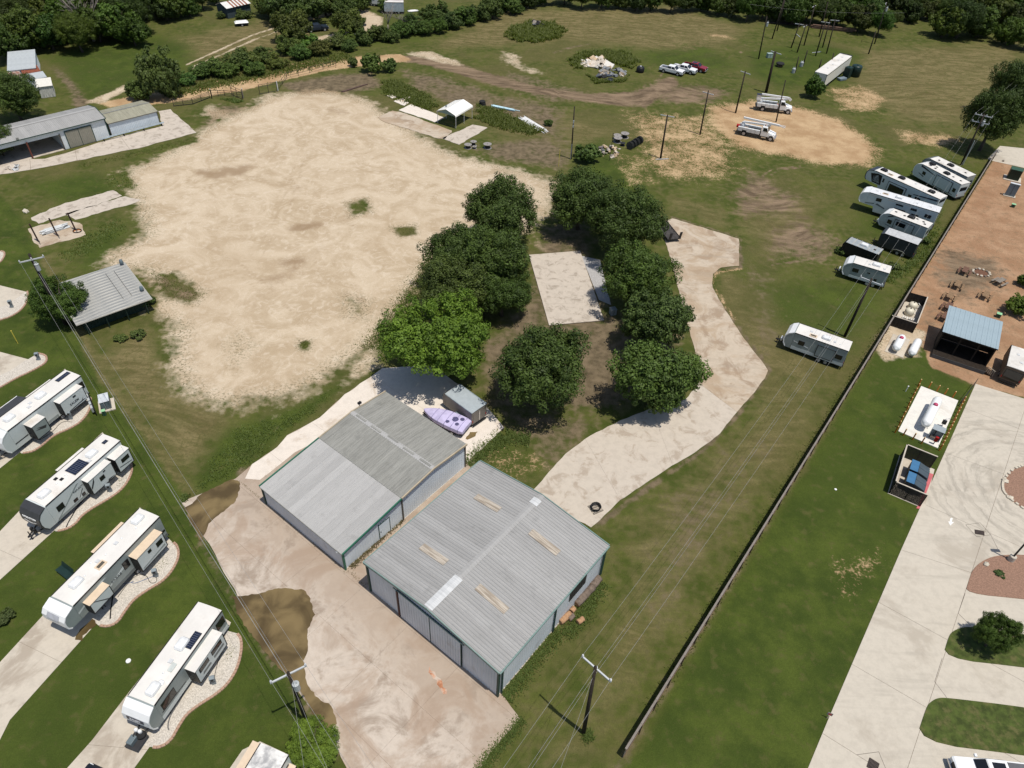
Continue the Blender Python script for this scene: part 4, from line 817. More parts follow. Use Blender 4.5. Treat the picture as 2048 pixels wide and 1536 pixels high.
TYRE = mat('tyre_rubber', (.018, .018, .018), .85, var=.2); RIM = mat('steel_rim', (.42, .42, .42), .4, .3); STEEL = mat('dark_chassis', (.03, .03, .032), .6)
CAR_WHITE = mat('white_car_paint', (.74, .75, .75), .2, var=.02, spec=.6); CAR_RED = mat('dark_red_car_paint', (.22, .012, .02), .2, var=.05, spec=.6); CAR_BLACK = mat('black_car_paint', (.012, .013, .016), .2, spec=.6)
CHROME = mat('chrome', (.6, .6, .6), .2, .8); REDL = mat('red_lamp', (.35, .01, .01), .3); AMB = mat('amber_lamp', (.7, .22, .02), .3)
t = NT('solar_cells'); co = t.coord('Generated'); bt = t.n('ShaderNodeTexBrick'); t.put(bt.inputs[0], co); bt.offset = 0; bt.inputs['Color1'].default_value = rgba((.008, .012, .03)); bt.inputs['Color2'].default_value = rgba((.010, .015, .036)); bt.inputs['Mortar'].default_value = rgba((.16, .17, .19)); bt.inputs['Scale'].default_value = 1; bt.inputs['Brick Width'].default_value = .125; bt.inputs['Row Height'].default_value = .25; bt.inputs['Mortar Size'].default_value = .006
t.bsdf(bt.outputs[0], .12, 0, .6); SOLAR = t.m
def wheel(parent, x, y, r=.36, w=.22, name='wheel'):
    """tyre with its rim, axle along y"""
    t_ = MB().lathe([(r * .6, -w / 2), (r * .93, -w / 2), (r, -w * .3), (r, w * .3), (r * .93, w / 2), (r * .6, w / 2)], 16, (0, 0, 0), 'y').build(name, TYRE, parent, smooth=False, loc=(x, y, r))
    sgn = 1 if y > 0 else -1
    MB().lathe([(r * .12, .06 * sgn + .0), (r * .5, .02 * sgn), (r * .62, .10 * sgn)], 14, (0, (w / 2 - .09) * sgn, 0), 'y').build('rim', RIM, t_)
def side_window(parent, x0, x1, z0, z1, y, frame=True, name='window'):
    s = 1 if y > 0 else -1; f = MB().box(x0, x1, y - .01 * s, y + .025 * s, z0, z1).build(name, BLK, parent, bevel=.02)
    MB().box(x0 + .06, x1 - .06, y + .02 * s, y + .032 * s, z0 + .06, z1 - .06).build('pane', GLASS, f); return f
def stripe(parent, pts, y, m, name='stripe'):
    s = 1 if y > 0 else -1; n = len(pts); q = MB(); q.add([(x, y + .008 * s, z) for x, z in pts] + [(x, y - .004 * s, z) for x, z in pts], [tuple(range(n)) if s < 0 else tuple(range(n - 1, -1, -1))] + [(i, (i + 1) % n, (i + 1) % n + n, i + n) for i in range(n)]); return q.build(name, m, parent)
def roof_unit(parent, x, y, z, kind):
    if kind == 'ac':
        q = MB(); rr = []
        for dz, sx, sy in ((0, .60, .40), (.14, .60, .40), (.30, .50, .36), (.36, .34, .26)): rr.append([(sx * c, sy * d, dz) for c, d in ((-1, -.7), (-.8, -1), (.8, -1), (1, -.7), (1, .7), (.8, 1), (-.8, 1), (-1, .7))])
        q.loft(rr); return q.build('air_conditioner', mat('rv_unit_white', (.66, .67, .67), .45), parent, loc=(x, y, z), smooth=False)
    if kind == 'acb':
        o = roof_unit(parent, x, y, z, 'ac'); o.data = o.data.copy(); o.data.materials[0] = BLK; return o
    if kind == 'vent':
        return MB().add([(-.2, -.2, 0), (.2, -.2, 0), (.2, .2, 0), (-.2, .2, 0), (-.17, -.17, .09), (.17, -.17, .09), (.17, .17, .09), (-.17, .17, .09)], [(0, 1, 5, 4), (1, 2, 6, 5), (2, 3, 7, 6), (3, 0, 4, 7), (4, 5, 6, 7)]).build('roof_vent', mat('vent_cover', (.55, .56, .56), .4), parent, loc=(x, y, z))
    if kind == 'ventb':
        return MB().cbox((0, 0, .04), (.36, .32, .08)).build('roof_vent', BLK, parent, loc=(x, y, z), bevel=.02)
    if kind == 'cap': return MB().lathe([(.0, .0), (.09, .0), (.1, .05), (.06, .12), (0, .13)], 10).build('pipe_cap', SHELL, parent, loc=(x, y, z), smooth=True)
    if kind == 'dish': return MB().lathe([(.26, .0), (.27, .06), (.18, .14), (0, .17)], 14).build('satellite_dome', SHELL, parent, loc=(x, y, z), smooth=True)
    if kind == 'sky': return MB().cbox((0, 0, .05), (.75, .42, .1)).build('skylight', mat('skylight_dome', (.5, .53, .5), .2), parent, loc=(x, y, z), bevel=.04)
    if kind == 'skyb': 
        o = MB().cbox((0, 0, .03), (.95, .62, .06)).build('skylight_frame', BEIGE, parent, loc=(x, y, z)); MB().cbox((0, 0, .07), (.7, .3, .05)).build('skylight', mat('skylight_dark', (.1, .09, .07), .3), o); return o
    if kind.startswith('solar'):
        w, l = {'solar': (.65, 1.5), 'solar2': (1.35, 1.75), 'solarw': (.55, 1.7), 'solars': (.4, .55)}[kind]
        f = MB().cbox((0, 0, .05), (l, w, .04)).build('solar_panel', BLK, parent, loc=(x, y, z)); MB().cbox((0, 0, .075), (l - .06, w - .06, .012)).build('cells', SOLAR, f); return f
def trailer(name, label, cat, rear, ang, L, W, h, kind='travel', side=RVS, cap=SHELL, roof=RVW, cap_len=1.1, floor=.62, windows=(), windows_r=(), slides=(), slides_r=(), units=(), stripes=(), rear_window=None, texts=(), wheels=2, wheel_x=None, hitch=True, lower=None, group=None, ladder=False, cap_text=None, roof_trim=BLK, awning=False, door_r=True, nose=None):
    """trailer with its rear face at `rear`, running L metres to the front cap along `ang`"""
    o = thing(name, label, cat, (rear[0], rear[1], .03), ang, group); w = W / 2; F = L + cap_len
    if kind == 'fifth':
        K = L - 1.6; body = [(0, floor), (K, floor), (K + .25, 1.55), (L, 1.55), (L, h), (0, h)]
        capp = [(L, 1.55), (F - .35, 1.62), (F - .08, 1.95), (F, 2.4), (F - .05, h - .7), (F - .35, h - .28), (L + .15, h + .02), (L, h + .02)]
    elif kind == 'cargo':
        body = [(0, floor), (L, floor), (L, h), (0, h)]; capp = [(L, floor), (F, floor + .1), (F, h - .35), (L + .1, h), (L, h)]
    else:
        body = [(0, floor), (L, floor), (L, h), (0, h)]
        capp = [(L, floor), (F - .45, floor + .05), (F - .12, floor + .55), (F, floor + 1.1), (F - .08, h - .8), (F - .42, h - .32), (L + .15, h + .02), (L, h + .02)]
    if nose: capp = nose
    MB().side(body, -w, w).build('body', side, o, bevel=.05)
    MB().side(capp, -w, w).build('nose', side, o, bevel=.04)
    i0 = max(1, [i for i, p in enumerate(capp) if p[0] > L + .01][0] - 0); out = capp[i0:-1]; cx_ = sum(p[0] for p in capp) / len(capp); cz_ = sum(p[1] for p in capp) / len(capp)
    q = MB(); rr = []
    for x, z in out:
        d_ = Vector((x - L - .1, z - cz_)); d_ = d_.normalized() * .03; rr.append([(x + d_.x, -w - .03, z + d_.y), (x + d_.x, w + .03, z + d_.y), (x - d_.x * 3.5, w + .03, z - d_.y * 3.5), (x - d_.x * 3.5, -w - .03, z - d_.y * 3.5)])
    c = q.loft(rr).build('front_cap', cap, o, bevel=.02)
    rf = MB(); n = 7; rr = []
    for x in (-.03, L + .02):
        rr.append([(x, y, h + .012 + .07 * (1 - (y / w) ** 2)) for y in np.linspace(-w + .03, w - .03, n)] + [(x, w - .03, h - .01), (x, -w + .03, h - .01)])
    rf.loft(rr).build('roof', roof, o)
    for s in (-1, 1): MB().beam((0, s * (w - .01), h + .0), (L, s * (w - .01), h + .0), .07, .09).build('roof_rail', roof_trim, o)
    if lower: 
        for s in (-1, 1): stripe(o, [(.02, floor), (L if kind != 'fifth' else L - 1.7, floor), (L if kind != 'fifth' else L - 1.7, floor + .55), (.02, floor + .55)], s * (w + .002), lower, 'skirt')
    for x0, x1, z0, z1 in windows: side_window(o, x0, x1, z0, z1, w)
    for x0, x1, z0, z1 in windows_r: side_window(o, x0, x1, z0, z1, -w)
    if door_r and kind != 'cargo':
        d = MB().box(L * .42, L * .42 + .7, -w - .03, -w + .01, floor + .05, floor + 1.95).build('door', SHELL, o); MB().box(L * .42 + .1, L * .42 + .6, -w - .04, -w - .03, floor + 1.2, floor + 1.7).build('door_window', GLASS, d)
    for pts, m in stripes: stripe(o, pts, w, m)
    for sl, sg in [(q, 1) for q in slides] + [(q, -1) for q in slides_r]:
        x0, x1, z0, z1, dep = sl[:5]; opt = sl[5] if len(sl) > 5 else {}
        y0, y1 = w - .02, w + dep
        b = MB().box(x0, x1, min(sg * y0, sg * y1), max(sg * y0, sg * y1), z0, z1).build('slide_out', opt.get('side', side), o, bevel=.02)
        if dep > .3: MB().box(x0 - .04, x1 + .04, min(sg * y0, sg * (y1 + .04)), max(sg * y0, sg * (y1 + .04)), z1 + .004, z1 + .05).build('slide_roof', opt.get('roof', roof), b)
        for xx in (x0, x1): MB().box(xx - .035, xx + .035, min(sg * (w - .02), sg * (y1 + .03)), max(sg * (w - .02), sg * (y1 + .03)), z0 - .02, z1).build('slide_trim', BLK, b)
        for zz in ((z0,) if dep > .3 else (z0, z1)): MB().box(x0, x1, min(sg * (y1 - .02), sg * (y1 + .03)), max(sg * (y1 - .02), sg * (y1 + .03)), zz - .03, zz + .05).build('slide_trim', BLK, b)
        for win in opt.get('win', ()): side_window(b, *win, sg * y1)
        for pts, m in opt.get('stripes', ()): stripe(b, pts, sg * (y1), m)
    for s in units: roof_unit(o, s[1], s[2], h + .06, s[0])
    if rear_window:
        y0, y1, z0, z1 = rear_window; f = MB().box(-.03, .01, y0, y1, z0, z1).build('rear_window', BLK, o, bevel=.02); MB().box(-.04, -.028, y0 + .06, y1 - .06, z0 + .06, z1 - .06).build('pane', GLASS, f)
    for body_t, x, z, size, m in texts: text_mesh('lettering', body_t, size, m, o, (x, w + (texts_off.get(body_t, 0)) + .012, z), (R(90), 0, math.pi))
    wx = wheel_x if wheel_x is not None else L * .36
    for i in range(wheels):
        for s in (-1, 1): wheel(o, wx + (i - (wheels - 1) / 2) * .85, s * (w - .12), .34)
    MB().box(.2, L - (1.8 if kind == 'fifth' else .2), -w + .25, w - .25, floor - .22, floor - .005).build('chassis', STEEL, o)
    MB().box(-.14, -.02, -w + .1, w - .1, floor - .18, floor - .04).build('bumper', BLK, o)
    for s in (-1, 1): MB().box(-.03, .0, s * (w - .15) - .05, s * (w - .15) + .05, floor + .35, floor + .65).build('tail_lamp', REDL, o)
    if hitch and kind in ('travel', 'cargo'):
        q = MB(); q.beam((L, -.75, floor - .1), (F + 1.0, 0, floor - .1), .1, .12); q.beam((L, .75, floor - .1), (F + 1.0, 0, floor - .1), .1, .12); q.tube((F + .75, 0, .03), (F + .75, 0, floor + .5), .05); q.box(F + .66, F + .84, -.1, .1, 0, .04); q.build('hitch', STEEL, o)
        if kind == 'travel':
            for s in (-1, 1): MB().lathe([(0, 0), (.15, 0), (.16, .4), (.1, .52), (0, .54)], 10, (F + .28, s * .18, floor - .03)).build('gas_bottle', BLK if cap is not SHELL else SHELL, o, smooth=True)
    if kind == 'fifth':
        for s in (-1, 1): MB().beam((L - 1.9, s * (w - .3), .0), (L - 1.9, s * (w - .3), floor + .1), .1, .1).build('landing_leg', STEEL, o)
        MB().beam((F - 1.1, 0, 1.6), (F - 1.1, 0, 1.15), .16, .16).build('king_pin', STEEL, o)
    for x in (.6, L - (2.2 if kind == 'fifth' else .8)):
        for s in (-1, 1): MB().beam((x, s * (w - .25), 0), (x + .15, s * (w - .3), floor - .1), .06, .06).build('stabiliser', STEEL, o)
    if ladder:
        q = MB(); 
        for y in (-.95, -.55): q.tube((-.12, y, floor + .1), (-.12, y, h + .1), .02, n=5)
        for k in range(6): q.tube((-.12, -.95, floor + .3 + k * .4), (-.12, -.55, floor + .3 + k * .4), .018, n=5)
        q.build('ladder', CHROME, o)
    if awning:
        x0, x1, dp = awning; q = MB(); q.add([(x0, -w, h - .15), (x1, -w, h - .15), (x1, -w - dp, h - .75), (x0, -w - dp, h - .75), (x0, -w, h - .17), (x1, -w, h - .17), (x1, -w - dp, h - .77), (x0, -w - dp, h - .77)], [(0, 1, 2, 3), (7, 6, 5, 4), (0, 4, 5, 1), (1, 5, 6, 2), (2, 6, 7, 3), (3, 7, 4, 0)]); aw = q.build('awning', mat('dark_awning', (.045, .048, .055), .8, var=.1), o)
        MB().tube((x0, -w - dp, h - .76), (x1, -w - dp, h - .76), .05).build('roller', SHELL, aw)
        for xx in (x0 + .1, x1 - .1): MB().beam((xx, -w - .02, floor + .6), (xx, -w - dp, h - .8), .04, .04).build('awning_arm', SHELL, aw)
    return o, w
texts_off = {}
def rv_at(ra, rb, fa, fb, z):
    """rear middle, heading and length from four roof corners in the picture"""
    A, B, Cc, D = [G(*q, z).to_2d() for q in (ra, rb, fa, fb)]; r_, f_ = (A + B) / 2, (Cc + D) / 2; d = f_ - r_; return r_, math.atan2(d.y, d.x), d.length
INK = mat('ink_lettering', (.05, .055, .06), .5)
# ---- left row ------------------------------------------------------
rr_, an, LL = rv_at((395.5, 1204.6), (444.3, 1221.9), (257, 1391), (309, 1411), 3.25)
texts_off['SALEM'] = 0
tA, w = trailer('travel_trailer', 'white travel trailer with a dark SALEM badge on its white nose', 'trailer', rr_, an, LL, 2.44, 3.25, 'travel', RVG, SHELL, RVW, 1.15, .62,
  windows=[(.12, 1.15, 1.75, 2.75), (LL - 1.9, LL - .35, 1.55, 2.55)], slides=[(1.55, 5.15, .85, 2.75, .95, dict(side=RVS, win=[(1.9, 3.2, 1.85, 2.45), (3.6, 4.8, 1.85, 2.45)], stripes=[([(1.8, 1.3), (3.1, 1.3), (3.1, 1.62), (1.8, 1.62)], RVD), ([(3.5, 1.25), (4.6, 1.25), (4.5, 1.55), (3.6, 1.55)], RVD)]))],
  units=[('ac', 3.7, .05, 0), ('solar', 3.1, -.8 + 1.45, 0), ('vent', 5.2, .1, 0), ('sky', 5.6, .55, 0), ('ac', LL - 1.0, .35, 0), ('dish', LL - 1.6, .55, 0), ('cap', 6.2, .2, 0)], stripes=[([(0, .65), (LL, .65), (LL, 1.15), (0, 1.15)], RVS), ([(5.6, 1.3), (LL - .2, 1.5), (LL - .2, 1.62), (5.6, 1.42)], CHAR)], rear_window=(-.7, .6, 1.7, 2.7), wheels=2, ladder=False)
bd = MB().box(-.01, .02, -.78, .78, -.17, .2); bdo = bd.build('nose_badge', NAVY, tA, loc=(LL + 1.165, 0, 2.22), rot=(0, R(-7), 0)); text_mesh('badge_lettering', 'SALEM', .34, mat('silver_letter', (.62, .64, .68), .4), bdo, (.03, 0, .015), (R(90), 0, R(90)), .006, .006)
rr_, an, LL = rv_at((278, 1018), (319.5, 1034), (103, 1193), (147, 1212), 3.65)
b_, w = trailer('fifth_wheel', 'long white fifth wheel with beige slide-out roofs and a white nose', 'trailer', rr_, an, LL, 2.44, 3.65, 'fifth', RVG, SHELL, RVW, 1.35, .75,
  windows=[(.08, .9, 1.6, 1.9), (4.4, 5.1, 1.9, 2.9)], slides=[(1.0, 4.2, 1.0, 2.95, .9, dict(roof=BEIGE, side=RVS, win=[(1.25, 2.0, 1.85, 2.5), (2.6, 3.0, 2.2, 2.6)], stripes=[([(1.2, 1.3), (4.0, 1.15), (4.0, 1.3), (1.2, 1.55)], RVG)])), (LL - 2.9, LL - .75, 1.75, 3.05, .75, dict(roof=BEIGE, side=RVS, stripes=[([(LL - 2.4, 1.8), (LL - 1.2, 3.0), (LL - 1.1, 3.0), (LL - 2.25, 1.8)], CHAR)]))],
  slides_r=[(1.6, 5.2, 1.0, 2.95, .9, dict(roof=BEIGE))], units=[('ac', 1.1, -.3, 0), ('cap', 1.9, .25, 0), ('cap', 3.3, -.1, 0), ('vent', 3.9, -.2, 0), ('cap', 5.2, -.1, 0), ('skyb', 6.2, .3, 0), ('vent', 6.0, -.25, 0), ('cap', 6.4, -.6, 0), ('cap', 7.6, -.1, 0), ('ac', 8.4, -.2, 0)],
  stripes=[([(0, .8), (LL - 1.8, .8), (LL - 1.8, 1.2), (0, 1.2)], RVD), ([(4.4, 2.4), (7.5, 1.6), (7.4, 1.75), (4.4, 2.7)], RVS), ([(6.8, 3.2), (LL, 2.3), (LL, 2.5), (7.2, 3.3)], RVS)], rear_window=(-.9, .9, 1.9, 2.8), texts=[('SABRE', 6.05, 2.05, .42, INK)], ladder=True, lower=None)
bd = MB().cbox((0, 0, 0), (.02, 1.3, .45)).build('nose_emblem', mat('nose_grey_emblem', (.35, .36, .39), .4), b_, loc=(LL + 1.25, 0, 3.12), rot=(0, R(-42), 0))
rr_, an, LL = rv_at((204.4, 868), (240.7, 883), (54.6, 998), (90, 1012), 3.35)
c_, w = trailer('travel_trailer', 'travel trailer with a charcoal nose lettered REFLECTION and dark solar panels', 'trailer', rr_, an, LL, 2.44, 3.35, 'travel', RVS, CHAR, RVW, 1.25, .66,
  windows=[(LL - 1.5, LL - .7, 1.6, 2.35), (LL - 2.9, LL - 2.4, 1.1, 1.5), (5.55, 5.95, 1.0, 1.4)], slides=[(.15, 2.0, .95, 2.85, 1.0, dict(win=[(.4, 1.4, 1.8, 2.35)], stripes=[([(.3, 1.2), (1.8, 1.5), (1.8, 1.6), (.3, 1.28)], CHAR)])), (2.35, 5.3, .95, 2.85, .8, dict(win=[(3.5, 4.1, 1.7, 2.25), (3.2, 3.5, 2.45, 2.6)], stripes=[([(4.6, 2.8), (5.2, 1.9), (5.2, 1.6), (4.7, 2.3)], CHAR), ([(2.5, 1.1), (3.4, 1.0), (3.3, 1.25)], CHAR)]))],
  slides_r=[(2.1, 5.4, .95, 2.85, .8)], units=[('solars', .8, .0, 0), ('ac', 2.6, .1, 0), ('vent', 3.4, .55, 0), ('solar2', 4.5, .1, 0), ('cap', 5.6, .1, 0), ('cap', 5.75, -.1, 0), ('ventb', 6.3, .0, 0), ('ventb', 6.5, -.55, 0), ('cap', 6.9, .0, 0), ('ac', LL - 1.0, .0, 0)],
  stripes=[([(LL - .3, .7), (LL - .1, .7), (6.0, 2.9), (5.7, 2.9)], RVG), ([(5.6, 2.0), (LL - 3.2, 1.2), (LL - 3.0, 1.1), (5.6, 1.8)], RVD), ([(5.4, .75), (LL - .4, .75), (LL - .4, 1.0), (5.4, 1.0)], RVG)], rear_window=(-.5, .8, 1.7, 2.6), texts=[('REFLECTION', LL - 3.6, 2.25, .30, INK)])
text_mesh('nose_lettering', 'REFLECTION', .30, SHELL, c_, (LL + 1.25, 0, 2.38), (R(84), 0, R(90)), .02, .006)
q = MB(); q.beam((0, -.75, .0), (0, 0, -.22), .02, .05); q.beam((0, .75, .0), (0, 0, -.22), .02, .05); q.build('nose_chevron', SHELL, c_, loc=(LL + 1.30, 0, 1.95))
rr_, an, LL = rv_at((131, 740), (160, 753), (-40, 868), (0, 868), 3.35); an = R(-110.5); LL = 9.6
d_, w = trailer('travel_trailer', 'white travel trailer with a dark awning, uppermost of the left row', 'trailer', rr_, an, LL, 2.44, 3.35, 'travel', RVS, SHELL, RVW, 1.2, .66,
  windows=[(.1, .95, 1.75, 2.7)], slides=[(.9, 4.0, .95, 2.8, .85, dict(side=RVS, win=[(2.0, 2.4, 2.3, 2.5)], stripes=[([(1.0, 1.2), (3.8, 1.0), (3.8, 1.1), (1.6, 1.28), (1.3, 1.6), (1.45, 1.3)], CHAR)])), (6.2, 7.9, .95, 2.8, 1.1, dict(side=RVG, stripes=[([(6.4, 1.9), (7.5, 2.3), (7.1, 2.0), (7.7, 2.1), (6.6, 1.6)], CHAR)]))],
  slides_r=[(1.6, 4.9, .95, 2.85, .75)], units=[('solarw', 1.0, -.35, 0), ('ac', 4.3, .0, 0), ('vent', 5.6, -.1, 0), ('vent', 6.1, .3, 0), ('ac', 8.2, -.1, 0)], stripes=[([(4.2, .75), (6.1, .75), (6.1, 1.1), (4.2, 1.1)], RVG), ([(8.0, 1.3), (LL, 1.3), (LL, 1.45), (8.0, 1.45)], CHAR)], rear_window=(-.2, .9, 1.6, 2.6), awning=(4.9, 9.4, 2.1), texts=[])
text_mesh('lettering', 'SALEM', .42, INK, d_, (2.45, 1.22 + .85 + .014, 1.75), (R(90), 0, math.pi), .006, .004)
rr_, an = G(549, 1499, 3.3).to_2d(), R(-108)
e_, w = trailer('travel_trailer', 'trailer with a swirled grey roof cut by the bottom edge of the picture', 'trailer', rr_, an, 8.0, 2.44, 3.3, 'travel', RVS, SHELL, RVSW, 1.1, .65, windows=[(.3, .8, 1.6, 2.5)], slides=[(.2, 2.2, .9, 2.2, .5, dict(roof=BEIGE))], slides_r=[(.0, 4.5, .95, 3.0, .7, dict(roof=BEIGE))], units=[('ventb', 1.6, .2, 0), ('ac', 4, 0, 0)], rear_window=(-.8, .5, 1.7, 2.5))
# ---- right row along the plank fence --------------------------------
def row(ra, rb, fa, fb, z): return rv_at(ra, rb, fa, fb, z)
RA1 = R(151)
rr_, _, _ = row((1704.7, 682.7), (1696.7, 704), (1600, 644), (1592, 666.6), 3.15)
trailer('travel_trailer', 'grey sided travel trailer with a white roof, nearest by the leaning pole', 'trailer', rr_, RA1, 6.75, 2.44, 3.15, 'travel', RVG, SHELL, RVW, 1.15, .6, windows=[(.35, 1.2, 1.5, 2.2), (1.7, 2.9, 1.5, 2.2), (5.2, 6.0, 1.6, 2.3)], slides=[(1.35, 3.6, .9, 2.6, .1, dict(side=RVG)), ], units=[('cap', 1.2, .5, 0), ('vent', 1.9, .3, 0), ('ac', 3.0, .2, 0), ('skyb', 4.6, .6, 0), ('vent', 5.0, -.2, 0)], stripes=[([(0, .62), (6.7, .62), (6.7, 1.1), (0, 1.1)], RVS), ([(4.6, 1.5), (6.6, 1.9), (6.6, 1.96), (4.6, 1.6)], SHELL)], rear_window=(-.6, .6, 1.6, 2.4))
rr_, _, _ = row((1783.6, 532.8), (1778, 547.5), (1714, 512.7), (1704.7, 527.5), 2.95)
trailer('travel_trailer', 'short grey travel trailer with a white roof just behind the cross-arm pole', 'trailer', rr_, R(152.5), 5.1, 2.4, 2.95, 'travel', RVG, SHELL, RVW, 1.2, .6, windows=[(4.0, 4.9, 1.6, 2.25), (1.2, 1.6, 1.1, 1.5), (2.4, 2.8, 2.0, 2.2)], units=[('vent', .8, .4, 0), ('cap', .5, -.4, 0), ('ac', 2.0, .0, 0), ('vent', 2.9, .3, 0), ('cap', 3.4, -.4, 0)], stripes=[([(0, .62), (5.1, .62), (5.1, 1.0), (0, 1.0)], RVS)], rear_window=(-.6, .6, 1.5, 2.2), wheels=2)
rr_, _, _ = row((1767.6, 497.5), (1755.5, 511.4), (1700.7, 473.4), (1691, 486), 2.35)
ct, w = trailer('cargo_trailer', 'black sided cargo trailer with a ribbed pale roof and a roof unit', 'trailer', rr_, R(141), 5.1, 2.3, 2.35, 'cargo', BLK, BLK, mat('blue_grey_roof', (.27, .30, .315), .6), .35, .5, slides=(), units=[('ac', 2.6, .1, 0), ('ventb', .9, .2, 0)], wheels=2)
for i in range(7): MB().box(.1 + i * .8, .16 + i * .8, -1.12, 1.12, 2.4, 2.45).build('roof_bow', mat('tan_seam', (.42, .38, .32), .6), ct)
side_window(ct, 1.0, 1.5, 1.5, 1.9, 1.15)
rr_, _, _ = row((1845, 478), (1834.5, 491), (1778, 455), (1770, 468.6), 2.75)
ct2, w = trailer('cargo_trailer', 'tall dark grey cargo trailer with a wedge front, next to plank fence', 'trailer', rr_, R(143.3), 5.1, 2.5, 2.75, 'cargo', mat('dark_grey_side', (.035, .04, .042), .4), mat('dark_grey_side', (.035, .04, .042)), mat('worn_grey_roof', (.44, .45, .45), .5, var=.1), .5, .5, nose=[(5.1, .5), (5.6, .6), (5.6, 2.6), (5.1, 2.75)], wheels=2)
q = MB().path([(1.2, 1.38, .35), (1.2, 1.38, .75), (1.6, 1.38, .95), (2.6, 1.38, .95), (3.0, 1.38, .75), (3.0, 1.38, .35)], .05, 5); q.build('mudguard', CHROME, ct2)
rr_, _, _ = row((1862.6, 444.5), (1858.6, 459), (1778, 419), (1765, 431), 3.1)
trailer('travel_trailer', 'silver grey travel trailer with a rounded white nose behind the dark cargo trailer', 'trailer', rr_, R(138.5), 6.3, 2.44, 3.1, 'travel', mat('silver_panel', '#a9b0ae', .35), SHELL, RVW, 1.2, .6, windows=[(5.4, 6.1, 1.5, 2.2)], slides=[(1.9, 5.0, .9, 2.65, .08, dict(side=mat('silver_panel', '#a9b0ae'), win=[(3.2, 4.7, 1.7, 2.4)]))], units=[('ventb', .8, .4, 0), ('ventb', 1.2, -.2, 0), ('ventb', 2.3, -.4, 0), ('acb', 3.2, -.1, 0), ('ventb', 4.2, .1, 0), ('ventb', 5.7, -.1, 0)], stripes=[([(5.1, 1.0), (6.3, 1.2), (6.3, 1.28), (5.1, 1.1)], CHAR), ([(5.3, 2.9), (6.3, 2.5), (6.3, 2.7), (5.7, 3.0)], CHAR)], rear_window=(-.6, .6, 1.6, 2.3))
rr_, _, _ = row((1882.7, 413.7), (1878.6, 427), (1735, 369.6), (1723, 383), 3.7)
trailer('fifth_wheel', 'older all white fifth wheel with many dark windows in the row', 'trailer', rr_, R(147.6), 11.2, 2.5, 3.7, 'fifth', RVS, SHELL, mat('chalky_roof', (.60, .61, .62), .6, var=.06), 1.3, .6, windows=[(.8, 1.8, 2.3, 2.9), (1.0, 2.0, 1.3, 1.9), (2.6, 3.8, 1.5, 2.3), (3.2, 4.2, 2.8, 3.2), (4.8, 6.6, 1.5, 2.4), (5.4, 6.6, 2.9, 3.2), (8.9, 9.8, 2.6, 3.2)], units=[('cap', .5, .6, 0), ('vent', 1.5, .1, 0), ('vent', 3.7, .2, 0), ('ac', 6.6, .2, 0), ('skyb', 8.8, .2, 0), ('cap', 9.5, .7, 0), ('vent', 10.2, .0, 0)], stripes=[([(4.0, 3.35), (8.0, 3.35), (8.0, 3.42), (4.0, 3.42)], BEIGE), ([(9.3, 3.35), (11.2, 3.35), (11.2, 3.42), (9.3, 3.42)], BEIGE), ([(8.0, 1.6), (9.6, 2.0), (9.4, 2.25), (8.0, 1.8)], RVD), ([(9.8, 2.0), (11.3, 1.75), (11.2, 1.9), (9.9, 2.15)], RVD)], ladder=True)
rr_, _, _ = row((1892, 388), (1882.7, 403), (1758, 329), (1739, 333), 3.75)
trailer('fifth_wheel', 'white fifth wheel with a black wedge nose and black roof edges', 'trailer', rr_, R(128), 12.4, 2.5, 3.75, 'fifth', RVS, NAVY, RVW, 1.5, .65, windows=[(6.2, 9.0, 1.5, 2.8), (3.0, 4.0, 2.0, 2.5), (4.6, 5.2, 1.9, 2.4), (10.2, 10.5, 2.4, 3.1)], slides=[(5.9, 9.3, 1.0, 3.1, .12, dict(win=[(6.2, 9.0, 1.5, 2.8)]))], units=[('acb', 2.2, .2, 0), ('cap', 3.4, .6, 0), ('vent', 5.4, -.3, 0), ('acb', 8.0, .0, 0), ('skyb', 9.9, .4, 0), ('vent', 10.6, .1, 0), ('acb', 11.5, .0, 0)], stripes=[([(10.6, 1.7), (12.3, 1.7), (13.0, 3.1), (11.6, 3.5), (10.8, 3.4)], BLK), ([(10.9, 1.9), (12.2, 1.9), (12.6, 2.9), (11.5, 3.2)], RVS), ([(0.1, 3.2), (4.5, 2.6), (4.4, 2.75), (.1, 3.5)], NAVY), ([(0, 2.0), (3, 1.7), (3, 1.8), (0, 2.15)], NAVY)], rear_window=(-.9, .9, 2.9, 3.5))
rr_, _, _ = row((1936, 363), (1928, 372), (1855, 322), (1844, 330), 3.2)
trailer('travel_trailer', 'white travel trailer with a navy nose edge and dark roof units, near fence', 'trailer', rr_, R(117.5), 8.6, 2.44, 3.2, 'travel', RVS, SHELL, RVW, 1.3, .6, windows=[(.5, 1.1, 1.4, 2.1), (7.2, 7.9, 1.6, 2.2)], slides=[(1.5, 5.0, .85, 2.8, .1, dict(win=[]))], units=[('ventb', 1.0, .2, 0), ('ventb', 2.6, .2, 0), ('acb', 4.0, .3, 0), ('ventb', 6.3, .5, 0), ('ventb', 6.6, -.2, 0), ('solars', 7.6, .3, 0), ('acb', 7.8, -.4, 0)], stripes=[([(5.4, 2.5), (8.6, 3.1), (8.6, 2.75), (5.4, 2.4)], NAVY), ([(7.4, 1.2), (8.6, 1.5), (8.6, 1.6), (7.4, 1.4)], CHAR), ([(.8, .8), (5.0, 1.0), (5.0, 1.1), (.8, .9)], CHAR)], rear_window=(-.9, .9, 1.8, 2.5))
rr_, _, _ = row((1949.6, 346.8), (1937.5, 357.5), (1878.6, 310), (1861, 318.7), 3.2)
